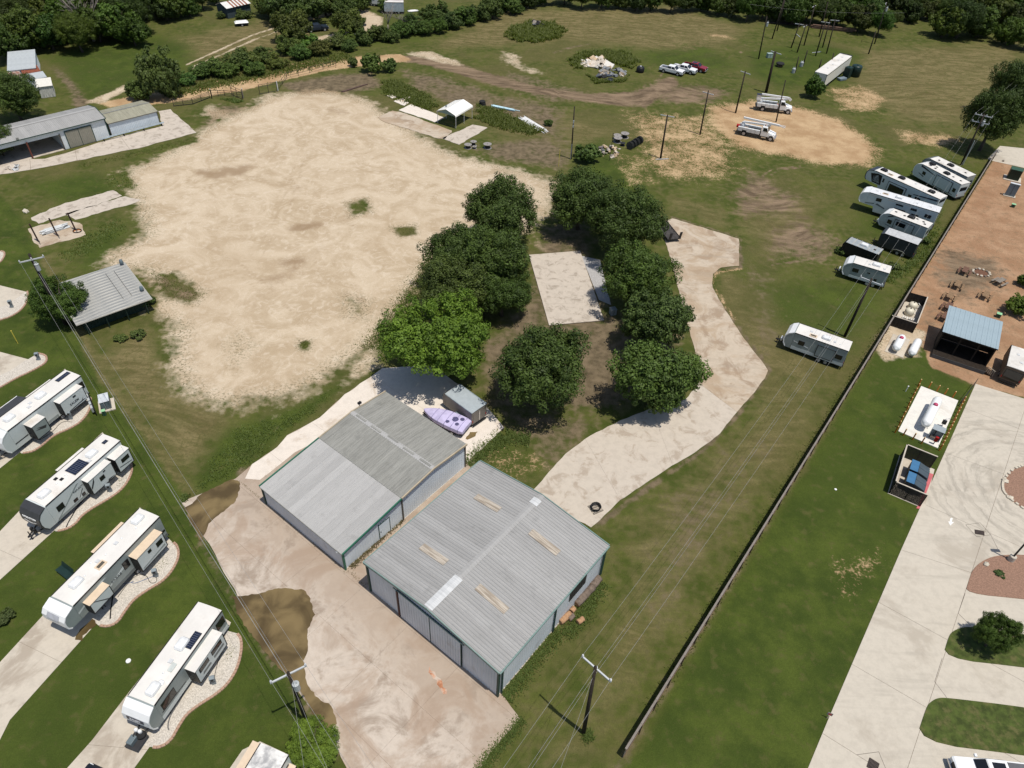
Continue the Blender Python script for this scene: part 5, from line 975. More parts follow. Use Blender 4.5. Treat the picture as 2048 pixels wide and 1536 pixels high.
trailer('travel_trailer', 'pale roofed travel trailer with a dark grey nose, farthest in the fence row', 'trailer', rr_, R(120), 8.0, 2.5, 3.2, 'travel', RVG, RVD, RVR2, 1.3, .6, windows=[(.9, 1.9, 1.5, 2.3), (3.0, 6.6, 1.9, 2.6)], units=[('ventb', 1.2, .2, 0), ('acb', 4.4, .2, 0), ('ventb', 6.8, .3, 0)], rear_window=(-.9, .9, 1.6, 2.2))
# dark trailer at the right edge
ox = G(2012, 770, 0); 
trailer('cargo_trailer', 'dark backed utility trailer with a white roof at the right edge', 'trailer', ox, R(58), 5.0, 2.4, 2.7, 'cargo', mat('brown_side', (.10, .075, .055), .6), BLK, RVR2, .3, .55, units=[('vent', 1.6, -.3, 0), ('vent', 3.2, .2, 0)], rear_window=(-1.0, 1.0, .8, 2.3))
# silver enclosed trailer behind the left warehouse
rr_, an, LL = rv_at((975, 808), (942, 827), (912, 774), (890, 788), 2.4)
SILV = mat('bronze_grey_side', (.17, .155, .14), .35, .2, var=.06)
st, w = trailer('cargo_trailer', 'bronze grey enclosed cargo trailer with a pale blue roof behind the warehouse', 'trailer', rr_, R(138.3), 4.5, 2.4, 2.4, 'cargo', SILV, SILV, mat('pale_roof_skin', (.33, .37, .39), .55, var=.06), .35, .45, wheels=2, wheel_x=1.75, roof_trim=mat('silver_edge', '#93a0a6', .4, .3))
MB().path([(.75, 1.24, .62), (.95, 1.28, .85), (2.55, 1.28, .85), (2.75, 1.24, .62)], .09, 6).build('mudguard', mat('silver_edge', '#93a0a6'), st)
dr = MB().box(-.03, .0, -.98, -.03, .55, 2.15).build('rear_door', SILV, st); MB().box(-.03, .0, .03, .98, .55, 2.15).build('rear_door', SILV, st); MB().box(-.06, -.03, -.05, .05, .6, 2.1).build('door_bar', CHROME, st)
# ---------------------------------------------------------------- boat under its cover
bo, ba, _ = two((934, 868), (852, 833))
boat = thing('covered_boat', 'boat on a trailer under a lavender cover beside the left warehouse', 'boat', bo, ba)
LAV = mat('lavender_cover', (.47, .43, .62), .85, var=.10, vs=1.6, col2=(.38, .35, .52), c2=.58)
rings = []
for x, hw, z0, z1 in ((0, 1.08, .75, 1.35), (.5, 1.18, .6, 1.5), (1.6, 1.2, .6, 1.52), (2.8, 1.14, .6, 1.56), (3.9, .97, .62, 1.5), (4.8, .66, .7, 1.4), (5.5, .3, .85, 1.28), (5.8, .05, .95, 1.2)):
    rings.append([(x, hw * s, z0 + (z1 - z0) * q) for s, q in ((-.85, 0), (-1, .4), (-.98, .8), (-.6, .93), (0, 1), (.6, .93), (.98, .8), (1, .4), (.85, 0))])
MB().loft(rings).build('cover', LAV, boat, bevel=.04)
for x, hw, zt in ((.55, 1.19, 1.5), (1.5, 1.21, 1.53), (2.4, 1.17, 1.56), (3.3, 1.08, 1.54), (4.2, .89, 1.48)):
    MB().path([(x, -hw, .95), (x, -hw * .92, 1.0 + (zt - 1) * .82), (x, -hw * .6, zt - .05), (x, 0, zt + .012), (x, hw * .6, zt - .05), (x, hw * .98, 1.0 + (zt - 1) * .82), (x, hw, .95)], .02, 5).build('cover_strap', mat('cover_seam', (.16, .14, .3), .9), boat)
for x, y, s in ((1.6, -.1, .40), (2.2, .6, .24), (.9, -.5, .27), (1.05, .45, .24)):
    z = 1.525 - .06 * abs(y); MB().lathe([(s, 0), (s * .8, .012), (0, .016)], 9, (x, y, z)).build('rain_pool', mat('wet_cover', (.085, .08, .16), .25), boat)
MB().box(.2, 4.6, -.9, .9, .35, .5).build('trailer_frame', STEEL, boat)
for s in (-1, 1): wheel(boat, 1.4, s * .95, .3)
q = MB(); q.beam((4.4, -.4, .42), (6.0, 0, .45), .08, .08); q.beam((4.4, .4, .42), (6.0, 0, .45), .08, .08); q.tube((5.8, 0, 0), (5.8, 0, .8), .04); q.build('trailer_tongue', STEEL, boat)
# ---------------------------------------------------------------- pickups
def pickup(label, pos, ang, paint, bed='open', roofglass=False, detail=True, name='pickup_truck'):
    """5.8 m crew cab pickup, origin under its middle, nose towards +x"""
    o = thing(name, label, 'truck', (pos[0], pos[1], .02), ang)
    prof = [(-2.9, .5), (2.75, .45), (2.9, .62), (2.92, 1.0), (2.8, 1.12), (1.35, 1.22), (1.2, 1.22), (-.95, 1.22), (-.95, 1.2), (-2.9, 1.2)]
    q = MB(); q.side([(-2.9, .5), (2.75, .45), (2.9, .62), (2.92, 1.0), (2.78, 1.1), (1.35, 1.2), (-1.0, 1.2), (-1.0, .75), (-2.9, .75)], -.98, .98)
    q.build('body', paint, o, bevel=.06)
    for s in (-1, 1): MB().box(-2.9, -1.0, s * .88 - .1, s * .88 + .1, .74, 1.22).build('bed_side', paint, o, bevel=.04)
    MB().box(-2.92, -2.8, -.8, .8, .72, 1.2).build('tailgate', paint, o, bevel=.03)
    if bed == 'open': MB().box(-2.8, -1.0, -.78, .78, .75, .80).build('bed_liner', BLK, o)
    elif bed == 'cover': MB().box(-2.86, -.98, -.86, .86, 1.2, 1.26).build('bed_cover', mat('bed_cover', (.10, .10, .11), .6), o, bevel=.02)
    else:
        MB().box(-2.86, -.98, -.86, .86, 1.1, 1.2).build('bed_rack', mat('grey_rack', (.28, .28, .29), .5), o); MB().box(-2.2, -1.7, -.3, .2, 1.2, 1.4).build('bed_cargo', SHELL, o)
    lo = [(-1.05, -.92), (1.38, -.92), (1.38, .92), (-1.05, .92)]; hi = [(-.88, -.74), (.62, -.74), (.62, .74), (-.88, .74)]
    cab = MB(); cab.loft([[(x, y, 1.19) for x, y in lo], [(x, y, 1.80) for x, y in hi]]); cb = cab.build('cab', paint, o, bevel=.05)
    MB().add([(1.345, -.82, 1.235), (1.345, .82, 1.235), (.70, .70, 1.765), (.70, -.70, 1.765)], [(0, 1, 2, 3)]).build('windshield', GLASS, cb, loc=(.035, 0, .02))
    MB().add([(-1.02, -.8, 1.28), (-1.02, .8, 1.28), (-.91, .7, 1.72), (-.91, -.7, 1.72)], [(0, 3, 2, 1)]).build('rear_glass', GLASS, cb, loc=(-.025, 0, .01))
    for s in (-1, 1):
        for xa, xb in ((-.95, .0), (.08, 1.15)):
            t0 = lambda x: (x if x < .6 else x); zt = 1.72
            MB().add([(xa, s * .905, 1.25), (xb, s * .905, 1.25), (min(xb, .66) if xb > .5 else xb, s * .765, zt), (xa + .04, s * .765, zt)], [(0, 1, 2, 3)]).build('side_glass', GLASS, cb, loc=(0, s * .02, .0))
        for wx in (-1.75, 1.85): wheel(o, wx, s * .88, .39, .26)
        MB().box(1.05, 1.25, s * 1.1 - .12, s * 1.1 + .12, 1.22, 1.42).build('mirror', paint, o, bevel=.03)
        MB().box(2.78, 2.93, s * .74 - .17, s * .74 + .17, .82, 1.02).build('headlamp', mat('headlamp', (.6, .62, .62), .1), o); MB().box(-2.94, -2.9, s * .9 - .07, s * .9 + .07, .75, 1.15).build('tail_lamp', REDL, o)
        for wx in (-1.75, 1.85): MB().lathe([(.47, -.02), (.5, 0), (.47, .02)], 18, (wx, s * .985, .40), 'y').build('wheel_arch', BLK, o)
    MB().box(2.86, 2.96, -.55, .55, .66, 1.02).build('grille', BLK, o, bevel=.02); MB().box(2.82, 3.05, -.95, .95, .42, .62).build('front_bumper', CHROME if paint is not CAR_BLACK else BLK, o, bevel=.04); MB().box(-3.05, -2.88, -.92, .92, .45, .62).build('rear_bumper', CHROME, o, bevel=.04)
    if roofglass: MB().box(-.65, .35, -.5, .5, 1.80, 1.815).build('sunroof', GLASS, cb)
    MB().box(-2.7, 2.7, -.75, .75, .28, .5).build('chassis', STEEL, o)
    return o
a1, h_, _ = two((1325.6, 145.4), (1354.7, 152.2)); m1 = (a1 + G(1354.7, 152.2)) / 2; hd = h_; nrm = Vector((-math.sin(hd), math.cos(hd), 0))
pickup('white crew cab pickup, frontmost of three parked on the grass', m1 + nrm * .9, hd, CAR_WHITE, 'open')
pickup('white pickup with a grey rack bed, between white and red pickups', m1 + nrm * 3.6 + Vector((math.cos(hd), math.sin(hd), 0)) * 2.2, hd, CAR_WHITE, 'rack')
pickup('dark red pickup parked at the back of the three', m1 + nrm * 6.4 + Vector((math.cos(hd), math.sin(hd), 0)) * 3.8, hd, CAR_RED, 'open', True)
pk = G(1960, 1548); pickup('white pickup with a dark glass roof at the bottom right corner', G(1975, 1556), math.atan2((G(1868, 1545) - G(2048, 1565)).y, (G(1868, 1545) - G(2048, 1565)).x), CAR_WHITE, 'cover', True)
pickup('black pickup at the bottom edge, left', G(150, 1625), R(72), CAR_BLACK, 'cover')
pickup('dark pickup with a white rack roof parked under the far trees', G(634, 62), R(30), mat('navy_paint', (.02, .03, .045), .3), 'rack')
# ---------------------------------------------------------------- bucket trucks
def bucket_truck(label, pos, ang, bucket):
    o = thing('bucket_truck', label, 'truck', (pos[0], pos[1], .02), ang)
    WH = CAR_WHITE; GB = mat('body_grey_white', (.60, .62, .62), .35)
    MB().box(-3.6, 3.0, -.45, .45, .55, .85).build('chassis', STEEL, o)
    cab = MB(); cab.loft([[(x, y, .75) for x, y in ((.9, -1.05), (2.35, -1.05), (2.35, 1.05), (.9, 1.05))], [(x, y, 1.75) for x, y in ((.9, -1.05), (2.35, -1.05), (2.35, 1.05), (.9, 1.05))], [(x, y, 2.55) for x, y in ((.95, -.92), (1.95, -.92), (1.95, .92), (.95, .92))]]); cb = cab.build('cab', WH, o, bevel=.06)
    MB().add([(2.33, -.95, 1.8), (2.33, .95, 1.8), (2.0, .85, 2.45), (2.0, -.85, 2.45)], [(0, 1, 2, 3)]).build('windshield', GLASS, cb, loc=(.03, 0, .02))
    for s in (-1, 1): MB().add([(1.2, s * 1.045, 1.75), (2.2, s * 1.045, 1.75), (1.9, s * .95, 2.4), (1.2, s * .95, 2.4)], [(0, 1, 2, 3)]).build('side_glass', GLASS, cb, loc=(0, s * .02, 0))
    hd_ = MB(); hd_.loft([[(2.3, y, z) for y, z in ((-.9, .8), (.9, .8), (.9, 1.6), (.6, 1.78), (-.6, 1.78), (-.9, 1.6))], [(3.75, y, z) for y, z in ((-.7, .75), (.7, .75), (.7, 1.25), (.5, 1.4), (-.5, 1.4), (-.7, 1.25))]]); hd_.build('bonnet', WH, o, bevel=.05)
    for s in (-1, 1): MB().path([(2.5, s * .98, .75), (2.65, s * .98, 1.15), (3.1, s * .98, 1.3), (3.5, s * .98, 1.1), (3.65, s * .95, .8)], .13, 6).build('mudguard', WH, o)
    MB().box(3.7, 3.82, -.55, .55, .8, 1.25).build('grille', CHROME, o); MB().box(3.65, 3.95, -1.05, 1.05, .45, .72).build('front_bumper', CHROME, o)
    for s in (-1, 1):
        for i in range(5): MB().box(-3.7 + i * .88, -3.7 + i * .88 + .86, s * .95 - .23, s * .95 + .23, .95 if i != 1 else 1.25, 1.72).build('tool_locker', GB, o, bevel=.02)
        wheel(o, 3.05, s * .95, .5, .28); wheel(o, -2.35, s * .92, .5, .3)
    MB().box(-3.75, .75, -.72, .72, .85, 1.1).build('deck', mat('grey_deck', (.16, .17, .17), .8), o); MB().box(-3.9, -3.7, -1.1, 1.1, .7, 1.0).build('rear_step', STEEL, o)
    MB().box(-1.8, .4, -.6, .6, 1.1, 1.45).build('deck_cargo', mat('dark_cargo', (.05, .055, .05), .8), o); MB().tube((.6, -.6, 1.1), (.6, -.6, 1.75), .16).build('water_keg', REDL if bucket else BLK, o)
    MB().lathe([(.42, 1.1), (.40, 1.9), (.3, 2.4), (0, 2.4)], 12, (-3.0, 0, 0)).build('turret', WH, o)
    MB().beam((-3.05, .22, 2.35), (2.2, .22, 2.7), .3, .34).build('lower_boom', WH, o); MB().beam((2.1, -.1, 2.75), (2.3, -.1, 3.25), .5, .5).build('boom_elbow', WH, o)
    MB().beam((-3.2, -.25, 3.35), (2.5 if bucket else 4.0, -.25, 3.2), .3, .34).build('upper_boom', SHELL, o)
    if bucket:
        bk_ = MB(); bk_.loft([[(x, y, z) for x, y in ((-4.1, -.75), (-3.2, -.75), (-3.2, .05), (-4.1, .05))] for z in (2.2, 3.3)]); bb = bk_.build('bucket', WH, o, bevel=.05); MB().box(-4.16, -3.14, -.81, .11, 3.25, 3.34).build('bucket_rim', NAVY, bb)
        MB().beam((2.5, -.25, 3.2), (3.1, -.25, 2.75), .4, .45).build('boom_tip', WH, o)
    else:
        for s in (-1, 1): MB().beam((4.0, -.25 + s * .2, 3.2), (5.2, -.25 + s * .45, 3.1), .1, .12).build('jib', SHELL, o)
        MB().lathe([(0, -.3), (.35, -.3), (.35, .3), (0, .3)], 10, (-3.95, .5, 1.25), 'x').build('cable_drum', REDL, o)
        for x in (-3.6, .6): MB().beam((x, 1.15, .02), (x, 1.05, 1.0), .12, .12).build('outrigger', WH, o); MB().box(x - .2, x + .2, 1.0, 1.35, .0, .05).build('outrigger_pad', STEEL, o)
    for s in (-1, 1): MB().box(1.2, 2.1, s * 1.02 - .12, s * 1.02 + .12, .45, .62).build('step', CHROME, o); MB().box(2.1, 2.25, s * 1.3 - .1, s * 1.3 + .1, 1.7, 2.15).build('mirror', CHROME, o)
    MB().lathe([(.08, 0), (.08, .14), (0, .16)], 8, (1.4, 0, 2.56)).build('beacon', AMB, o); return o
pa, ha, _ = two((1521, 222), (1570, 228)); mid = pa.lerp(G(1570, 228), .5); nn = Vector((-math.sin(ha), math.cos(ha), 0))
bucket_truck('white bucket truck with its bucket folded at the rear, farther one', mid + nn * .9, ha, True)
pa, ha, _ = two((1484.5, 271), (1534, 281.5)); mid = pa.lerp(G(1534, 281.5), .5); nn = Vector((-math.sin(ha), math.cos(ha), 0))
bucket_truck('white derrick truck with its boom over the cab, nearer one', mid + nn * .9, ha, False)
# ---------------------------------------------------------------- far vehicles
rr_ = G(760, 12).to_2d(); trailer('travel_trailer', 'small white caravan at the top edge beyond the loop drive', 'trailer', rr_, R(165), 4.5, 2.3, 2.9, 'travel', SHELL, SHELL, RVW, .9, .6, windows=[(1.0, 2.0, 1.6, 2.2)], windows_r=[(2.6, 3.6, 1.6, 2.2)], rear_window=(-.6, .6, 1.6, 2.2))
rr_ = G(808, 26).to_2d(); trailer('cargo_trailer', 'pale grey box trailer beside the loop drive at the top', 'trailer', rr_, R(188), 5.0, 2.3, 2.9, 'cargo', mat('box_grey', '#a4aeb4', .4), mat('box_grey', '#a4aeb4'), RVR2, .3, .55, wheels=1, wheel_x=1.4)
# long office trailer
p0, pr, pf = G(1655, 150, 3.6).to_2d(), G(1710, 108, 3.6).to_2d(), G(1613, 140, 3.6).to_2d()
oa = math.atan2((pr - p0).y, (pr - p0).x); ow = (pf - p0).length
ot = thing('office_trailer', 'long white box trailer with a dark front trim in the pole yard', 'trailer', (p0.x, p0.y, 0), oa); OL = 18.0; OWd = 3.0
MB().box(0, OL, 0, OWd, .9, 3.6).build('box_body', mat('cream_box', '#d7d6cb', .5, var=.04), ot, bevel=.04); MB().box(-.02, OL - .6, .05, OWd - .05, 3.61, 3.68).build('roof', RVW, ot); MB().box(OL - .6, OL + .05, -.02, OWd + .02, 3.4, 3.69).build('front_trim', BLK, ot); MB().box(0, OL, -.03, 0, 3.4, 3.55).build('roof_rail', BLK, ot)
MB().box(-.05, 0, .02, .12, .9, 3.6).build('rear_post', BLK, ot); MB().box(-.05, 0, OWd - .12, OWd - .02, .9, 3.6).build('rear_post', BLK, ot); MB().box(1, OL - 1, .6, OWd - .6, .6, .9).build('chassis', STEEL, ot)
for i in range(3):
    for s in (.25, OWd - .25): wheel(ot, 2.2 + i * 1.15, s, .5, .28)
for x in (4.5, 8, 12, 15): MB().cbox((x, OWd * .5, 3.72), (.5, .4, .08)).build('roof_vent', mat('vent_cover', (.55, .56, .56)), ot)
for s in (.5, OWd - .5): MB().beam((OL - 3, s, 0), (OL - 3, s, .9), .15, .15).build('landing_leg', STEEL, ot)
# ================================================================ POLES, WIRES, FENCES, YARD THINGS
WOOD = mat('creosoted_pole', (.028, .021, .016), .85, var=.35, vs=2.5, bump=.3, bs=14); ARM = mat('galvanised_arm', (.46, .48, .49), .5, .1, var=.06); INS = mat('grey_insulator', (.5, .52, .54), .3); TRANSF = mat('transformer_grey', (.36, .385, .395), .5, var=.05); WIRE = mat('bare_wire', (.30, .30, .29), .6)
OLDW = mat('grey_timber', (.21, .185, .155), .85, var=.25, vs=3, bump=.3, bs=16); OLDW2 = mat('brown_timber_plank', (.135, .092, .058), .85, var=.3, vs=3, bump=.3, bs=16)
def pole(label, base, top, arm=None, arm_ang=0., arm_len=2.6, z_arm=.5, transformer=0, r=.16, ins=3, extra=(), group=None, name='utility_pole', arms=1):
    """pole between the base pixel and the top pixel (its height follows from both)"""
    g = G(*base); d = _f + _r * ((top[0] - 1024) / FPX) + _u * ((768 - top[1]) / FPX)
    k = Vector((d.x, d.y)).dot(Vector((g.x, g.y))) / Vector((d.x, d.y)).length_squared; H_ = CH + d.z * k; H_ = max(2.0, H_)
    tp = Vector((d.x * k - g.x, d.y * k - g.y)); lean = tp if tp.length < H_ * .06 else tp.normalized() * H_ * .06
    o = thing(name, label, 'pole', g, 0, group); T = Vector((lean.x, lean.y, H_))
    MB().tube((0, 0, -.2), T, r, r * .68, 10).build('pole_shaft', WOOD, o, smooth=True)
    anchors = []
    if arm:
        for j in range(arms):
            c = T * (1 - z_arm / H_ - j * .13); dv = Vector((math.cos(arm_ang), math.sin(arm_ang), 0)); off = Vector((-dv.y, dv.x, 0)) * (r * .9)
            a = MB().beam(c + off - dv * arm_len / 2, c + off + dv * arm_len / 2, .12, .13).build('crossarm', ARM, o)
            for i in range(ins):
                p = c + off + dv * arm_len * (-.47 + .94 * i / max(1, ins - 1)); MB().lathe([(.03, .05), (.035, .12), (.09, .14), (.09, .2), (.05, .24), (.07, .3), (0, .33)], 8, p).build('insulator', INS, o)
                if j == 0: anchors.append(g + p + Vector((0, 0, .32)))
    for j in range(transformer):
        p = T * (1 - 1.6 / H_); an_ = R(-30) + j * 2.1; p = p + Vector((math.cos(an_), math.sin(an_), 0)) * (r + .28)
        tr = MB().lathe([(0, -.55), (.22, -.55), (.24, -.5), (.24, .28), (.26, .3), (.26, .36), (.1, .42), (0, .43)], 14, p).build('transformer', TRANSF, o, smooth=False)
        for s in (-.1, .1): MB().lathe([(.03, .42), (.05, .5), (.03, .58), (.05, .64), (.02, .74), (0, .75)], 8, (p.x + s, p.y, p.z)).build('bushing', INS, tr)
        MB().beam(p, T * (1 - 1.6 / H_), .08, .1).build('bracket', ARM, tr)
    for z, m_ in extra: MB().lathe([(r + .02, z - .05), (r + .03, z), (r + .02, z + .05)], 10, (T.x * z / H_, T.y * z / H_, 0)).build('band', m_, o)
    return o, g, g + T, anchors
def wire(label, a, b, sag=.8, r=.0085, n=18, name='power_line', group=None):
    a, b = Vector(a), Vector(b); pts = [a.lerp(b, i / n) - Vector((0, 0, sag * 4 * (i / n) * (1 - i / n))) for i in range(n + 1)]
    o = MB().path([p - a for p in pts], r, 4).build(name, WIRE, None, loc=a); return tag(o, label, 'wire', group)
LA_ = math.atan2((G(29, 517, 9.9) - G(80, 505, 9.9)).y, (G(29, 517, 9.9) - G(80, 505, 9.9)).x)
pL, gL, tL, aL = pole('tall utility pole with cross-arm and transformer by the lean-to shed', (132, 649), (58, 508), True, LA_, 2.7, .7, 1, .23)
pT, gT, tT, aT = pole('utility pole with cross-arm and transformer above a bush, bottom left', (616, 1450), (576, 1345), True, math.atan2((G(611, 1338, 8.6) - G(546, 1370, 8.6)).y, (G(611, 1338, 8.6) - G(546, 1370, 8.6)).x), 2.7, .55, 1, .17)
pB, gB, tB, aB = pole('black utility pole with cross-arm beside the right warehouse corner', (1167, 1466), (1191, 1334), True, math.atan2((G(1213, 1366, 10.6) - G(1163, 1322, 10.6)).y, (G(1213, 1366, 10.6) - G(1163, 1322, 10.6)).x), 2.7, .5, 0, .18)
pR, gR, tR, aR = pole('utility pole with a white cross-arm between two grey trailers at right', (1689, 673), (1744, 557), True, math.atan2((G(1758, 563, 9) - G(1725, 550, 9)).y, (G(1758, 563, 9) - G(1725, 550, 9)).x), 2.9, .5, 0, .19)
pD, gD, tD, aD = pole('utility pole with two cross-arms and a grey guard beside the right edge oak', (1922, 330), (1969, 228), True, math.atan2((G(1985, 232, 9.6) - G(1953, 225, 9.6)).y, (G(1985, 232, 9.6) - G(1953, 225, 9.6)).x), 3.0, .4, 1, .19, 4, (), None, 'utility_pole', 2)
MB().tube((.25, -.12, .1), (.25, -.12, 5.0), .08, n=8).build('cable_guard', TRANSF, pD)
def line_set(A, B, names, sag):
    for i, nm in enumerate(names): wire(nm, A[min(i, len(A) - 1)], B[min(i, len(B) - 1)], sag)
aT = sorted(aT, key=lambda p: p.x); aL = sorted(aL, key=lambda p: p.x); aB = sorted(aB, key=lambda p: p.x); aR = sorted(aR, key=lambda p: p.x); aD = sorted(aD, key=lambda p: p.x)
line_set(aT, aL, ['left wire from the bottom left pole to the lean-to shed pole', 'middle wire from the bottom left pole to the lean-to shed pole', 'right wire from the bottom left pole to the lean-to shed pole'], 1.0)
wire('low cable from the bottom left pole to the lean-to shed pole', tT - Vector((0, 0, 1.9)), tL - Vector((0, 0, 2.6)), 1.4, .02)
dirT = (gT - gL).normalized()
for i, nm in enumerate(('left', 'middle', 'right')): wire(nm + ' wire leaving the bottom left pole at the lower picture edge', aT[i], aT[i] + dirT * 34 + Vector((1.0, 0, -.4)), .5)
for i, (dx, nm) in enumerate(((6.0, 'steeper service drop from the bottom left transformer'), (11.0, 'flatter service drop from the bottom left transformer'))): wire(nm, tT - Vector((0, 0, 1.6)), Vector((gT.x + dx, gT.y - 16, 4.5)), .6)
line_set(aB, aR, ['left wire from the black corner pole to the pole by the trailers', 'middle wire from the black corner pole to the pole by the trailers', 'right wire from the black corner pole to the pole by the trailers'], 1.1)
wire('low neutral wire from the black corner pole to the pole by the trailers', tB - Vector((0, 0, 1.7)), tR - Vector((0, 0, 1.7)), 1.2)
dirB = (gB - gR).normalized()
for i, nm in enumerate(('left', 'middle', 'right')): wire(nm + ' wire leaving the black corner pole at the lower picture edge', aB[i], aB[i] + dirB * 40, .6)
wire('neutral wire leaving the black corner pole at the lower picture edge', tB - Vector((0, 0, 1.7)), tB - Vector((0, 0, 1.7)) + dirB * 40, .7)
wire('service drop from the black corner pole to the left', tB - Vector((0, 0, 1.4)), Vector((gB.x - 9, gB.y - 22, 6.0)), .5)
line_set(aR, [aD[0], aD[1], aD[-1]], ['left wire from the trailer row pole to the double arm pole', 'middle wire from the trailer row pole to the double arm pole', 'right wire from the trailer row pole to the double arm pole'], 1.0)
far = Vector((128, 190, 9))
for i in range(3): wire(('left', 'middle', 'right')[i] + ' wire leaving the double arm pole beyond the oak', aD[min(i + (i > 1), 3)], far + Vector((i * 1.0, -i * .6, 0)), 1.0)
# yard poles of the line crew
ya = two((1319, 228), (1347, 233), 8)[1]
pole('dark practice pole with a cross-arm on its top and another at its foot', (1321, 317), (1335, 230), True, ya, 2.6, .25, 0, .2, 0)
q = tag(MB().rbox((0, 0, .08), (2.6, .14, .14), two((1313, 319), (1335, 318))[1]).build('loose_crossarm', ARM, None, loc=G(1324, 319)), 'galvanised cross-arm lying at the foot of the practice pole', 'crossarm')
pole('practice pole with a thin cross-arm standing alone on the grass slope', (1400, 269), (1417, 181), True, two((1408, 183), (1429, 189), 8)[1], 2.4, .6, 0, .17, 0)
pole('practice pole with a thin cross-arm on the bare soil left of the trucks', (1471, 226), (1491, 142), True, two((1482, 143), (1502, 150), 8)[1], 2.4, .4, 0, .18, 0)
pole('thick dark pole with a cross-arm behind the bucket truck', (1532, 185), (1551, 103), True, two((1542, 103), (1562, 110), 8)[1], 2.8, .3, 0, .34, 0)
pole('slim bare pole standing between the two bucket trucks', (1552, 244), (1571, 160), False, r=.14)
po, g_, t_, _ = pole('grey service pole with meter boxes and a bush at its foot', (1142, 318), (1149, 213), False, r=.15)
for z, s in ((7.2, .55), (6.4, .45)): MB().cbox((-.22, -.1, z), (.22, .25, s)).build('meter_box', TRANSF, po)
MB().tube((-.1, -.14, .1), (-.1, -.14, 3.0), .05).build('conduit', TRANSF, po)
rows = [((1517, 118), (1532, 33), 0, 1), ((1544, 78), (1570, -6), 1, 0), ((1554, 62), (1572, -10), 0, 0), ((1582, 96), (1600, 46), 1, 0), ((1594, 105), (1612, 50), 1, 0), ((1608, 91), (1630, 10), 1, 0), ((1638, 74), (1656, 4), 0, 0), ((1631, 112), (1652, 42), 1, 0), ((1645, 95), (1660, 40), 0, 0), ((1653, 107), (1670, 38), 1, 0), ((1749, 88), (1772, 4), 1, 1), ((1737, 108), (1752, 62), 0, 0), ((1590, 145), (1596, 113), 0, 0), ((1606, 131), (1615, 101), 0, 0), ((1637, 142), (1643, 119), 0, 0), ((1655, 150), (1668, 106), 0, 0)]
pl = []
for b_, t_, am, tr in rows:
    o, g_, tt, an_ = pole('', b_, t_, bool(am), R(-20) + am * (b_[0] % 7) * .25, 2.2, .35, tr, .17, 0, group='practice poles in the far right yard'); pl.append(o)
ordinals(pl, 'dark practice pole, {} of the cluster round the white box trailer')
wire('high wire across the practice poles at the top', G(1570, -6, 10) if False else Vector((56, 205, 9.5)), Vector((96, 205, 9.5)), .8)
for lab, a, b in (('cross-arm lying on the grass left of the practice poles', (1586, 63), (1606, 80)), ('cross-arm lying in front of the tyre and cabinet', (1543, 104), (1562, 109)), ('cross-arm on the grass beside the white box trailer', (1624, 106), (1642, 104))):
    p, an_, L = two(a, b); tag(MB().rbox((L / 2 * math.cos(an_), L / 2 * math.sin(an_), .07), (max(1.8, min(3, L)), .13, .13), an_).build('loose_crossarm', ARM, None, loc=p), lab, 'crossarm')
# ---------------------------------------------------------------- plank fence
fa, fb = G(1985, 318).to_2d(), G(1225, 1548).to_2d(); fd = (fb - fa); FLn = fd.length; fd.normalize(); fang = math.atan2(fd.y, fd.x); FH = 1.8
fence = thing('plank_fence', 'long grey plank fence dividing the field from the park lawn', 'fence', (fa.x, fa.y, 0), fang)
nb = int(FLn / 2.44); post = MB().box(-.06, .06, .03, .15, 0, FH + .02).mesh('post', OLDW2); cap_ = MB().box(0, 2.42, -.08, .10, FH, FH + .05).mesh('cap_rail', mat('fence_cap', (.19, .168, .145), .85, var=.15)); rl = MB().box(0, 2.44, .03, .08, -.045, .045).mesh('rail', OLDW2)
pk_ = MB(); rs = random.Random(4)
for i in range(17): pk_.box(i * .1435 + .004, i * .1435 + .140, -.018 + rs.uniform(-.006, .006), .012, .05, FH - .02 + rs.uniform(-.015, .005))
pk_ = pk_.mesh('pickets', OLDW)
for i in range(nb):
    x = i * 2.44; place('post', post, fence, (x, 0, 0)); place('cap_rail', cap_, fence, (x, 0, ru(-.01, .01)))
    for z in (.35, 1.5): place('rail', rl, fence, (x, 0, z))
    pp = place('pickets', pk_, fence, (x, 0, 0)); pp['kind'] = 'stuff'
# ---------------------------------------------------------------- slatted enclosures
SLAT = mat('black_brown_slat', (.022, .018, .015), .7, var=.3, vs=3); CAPW = mat('pale_cap_board', (.46, .41, .34), .8, var=.1)
def slat_wall(parent, a, b, h, n, posts, gap=.25, m=SLAT, cap=True):
    a, b = Vector(a), Vector(b); d = b - a; L = d.length; an_ = math.atan2(d.y, d.x); c = (a + b) / 2; ph = h / n; me_ = MB().cbox((0, 0, 0), (L, .03, ph * (1 - gap))).mesh('slat', m)
    for i in range(n): place('slat', me_, parent, (c.x, c.y, .06 + (i + .5) * ph), an_)
    for i in range(posts):
        q_ = a.lerp(b, i / (posts - 1)); MB().cbox((q_.x, q_.y, h / 2 + .03), (.1, .1, h + .06)).build('post', m, parent)
    if cap: MB().rbox((c.x, c.y, h + .085), (L + .14, .14, .05), an_).build('cap_board', CAPW, parent)
ZE = 1.9; ea, eb, ec = G(1814, 890, ZE).to_2d(), G(1874, 914, ZE).to_2d(), G(1780, 959, ZE).to_2d()
ew, ed = (eb - ea).length, (ec - ea).length; eang = math.atan2((eb - ea).y, (eb - ea).x)
bin_e = thing('bin_enclosure', 'black slatted bin enclosure with pale cap boards, open to the road', 'enclosure', (ea.x, ea.y, 0), eang)
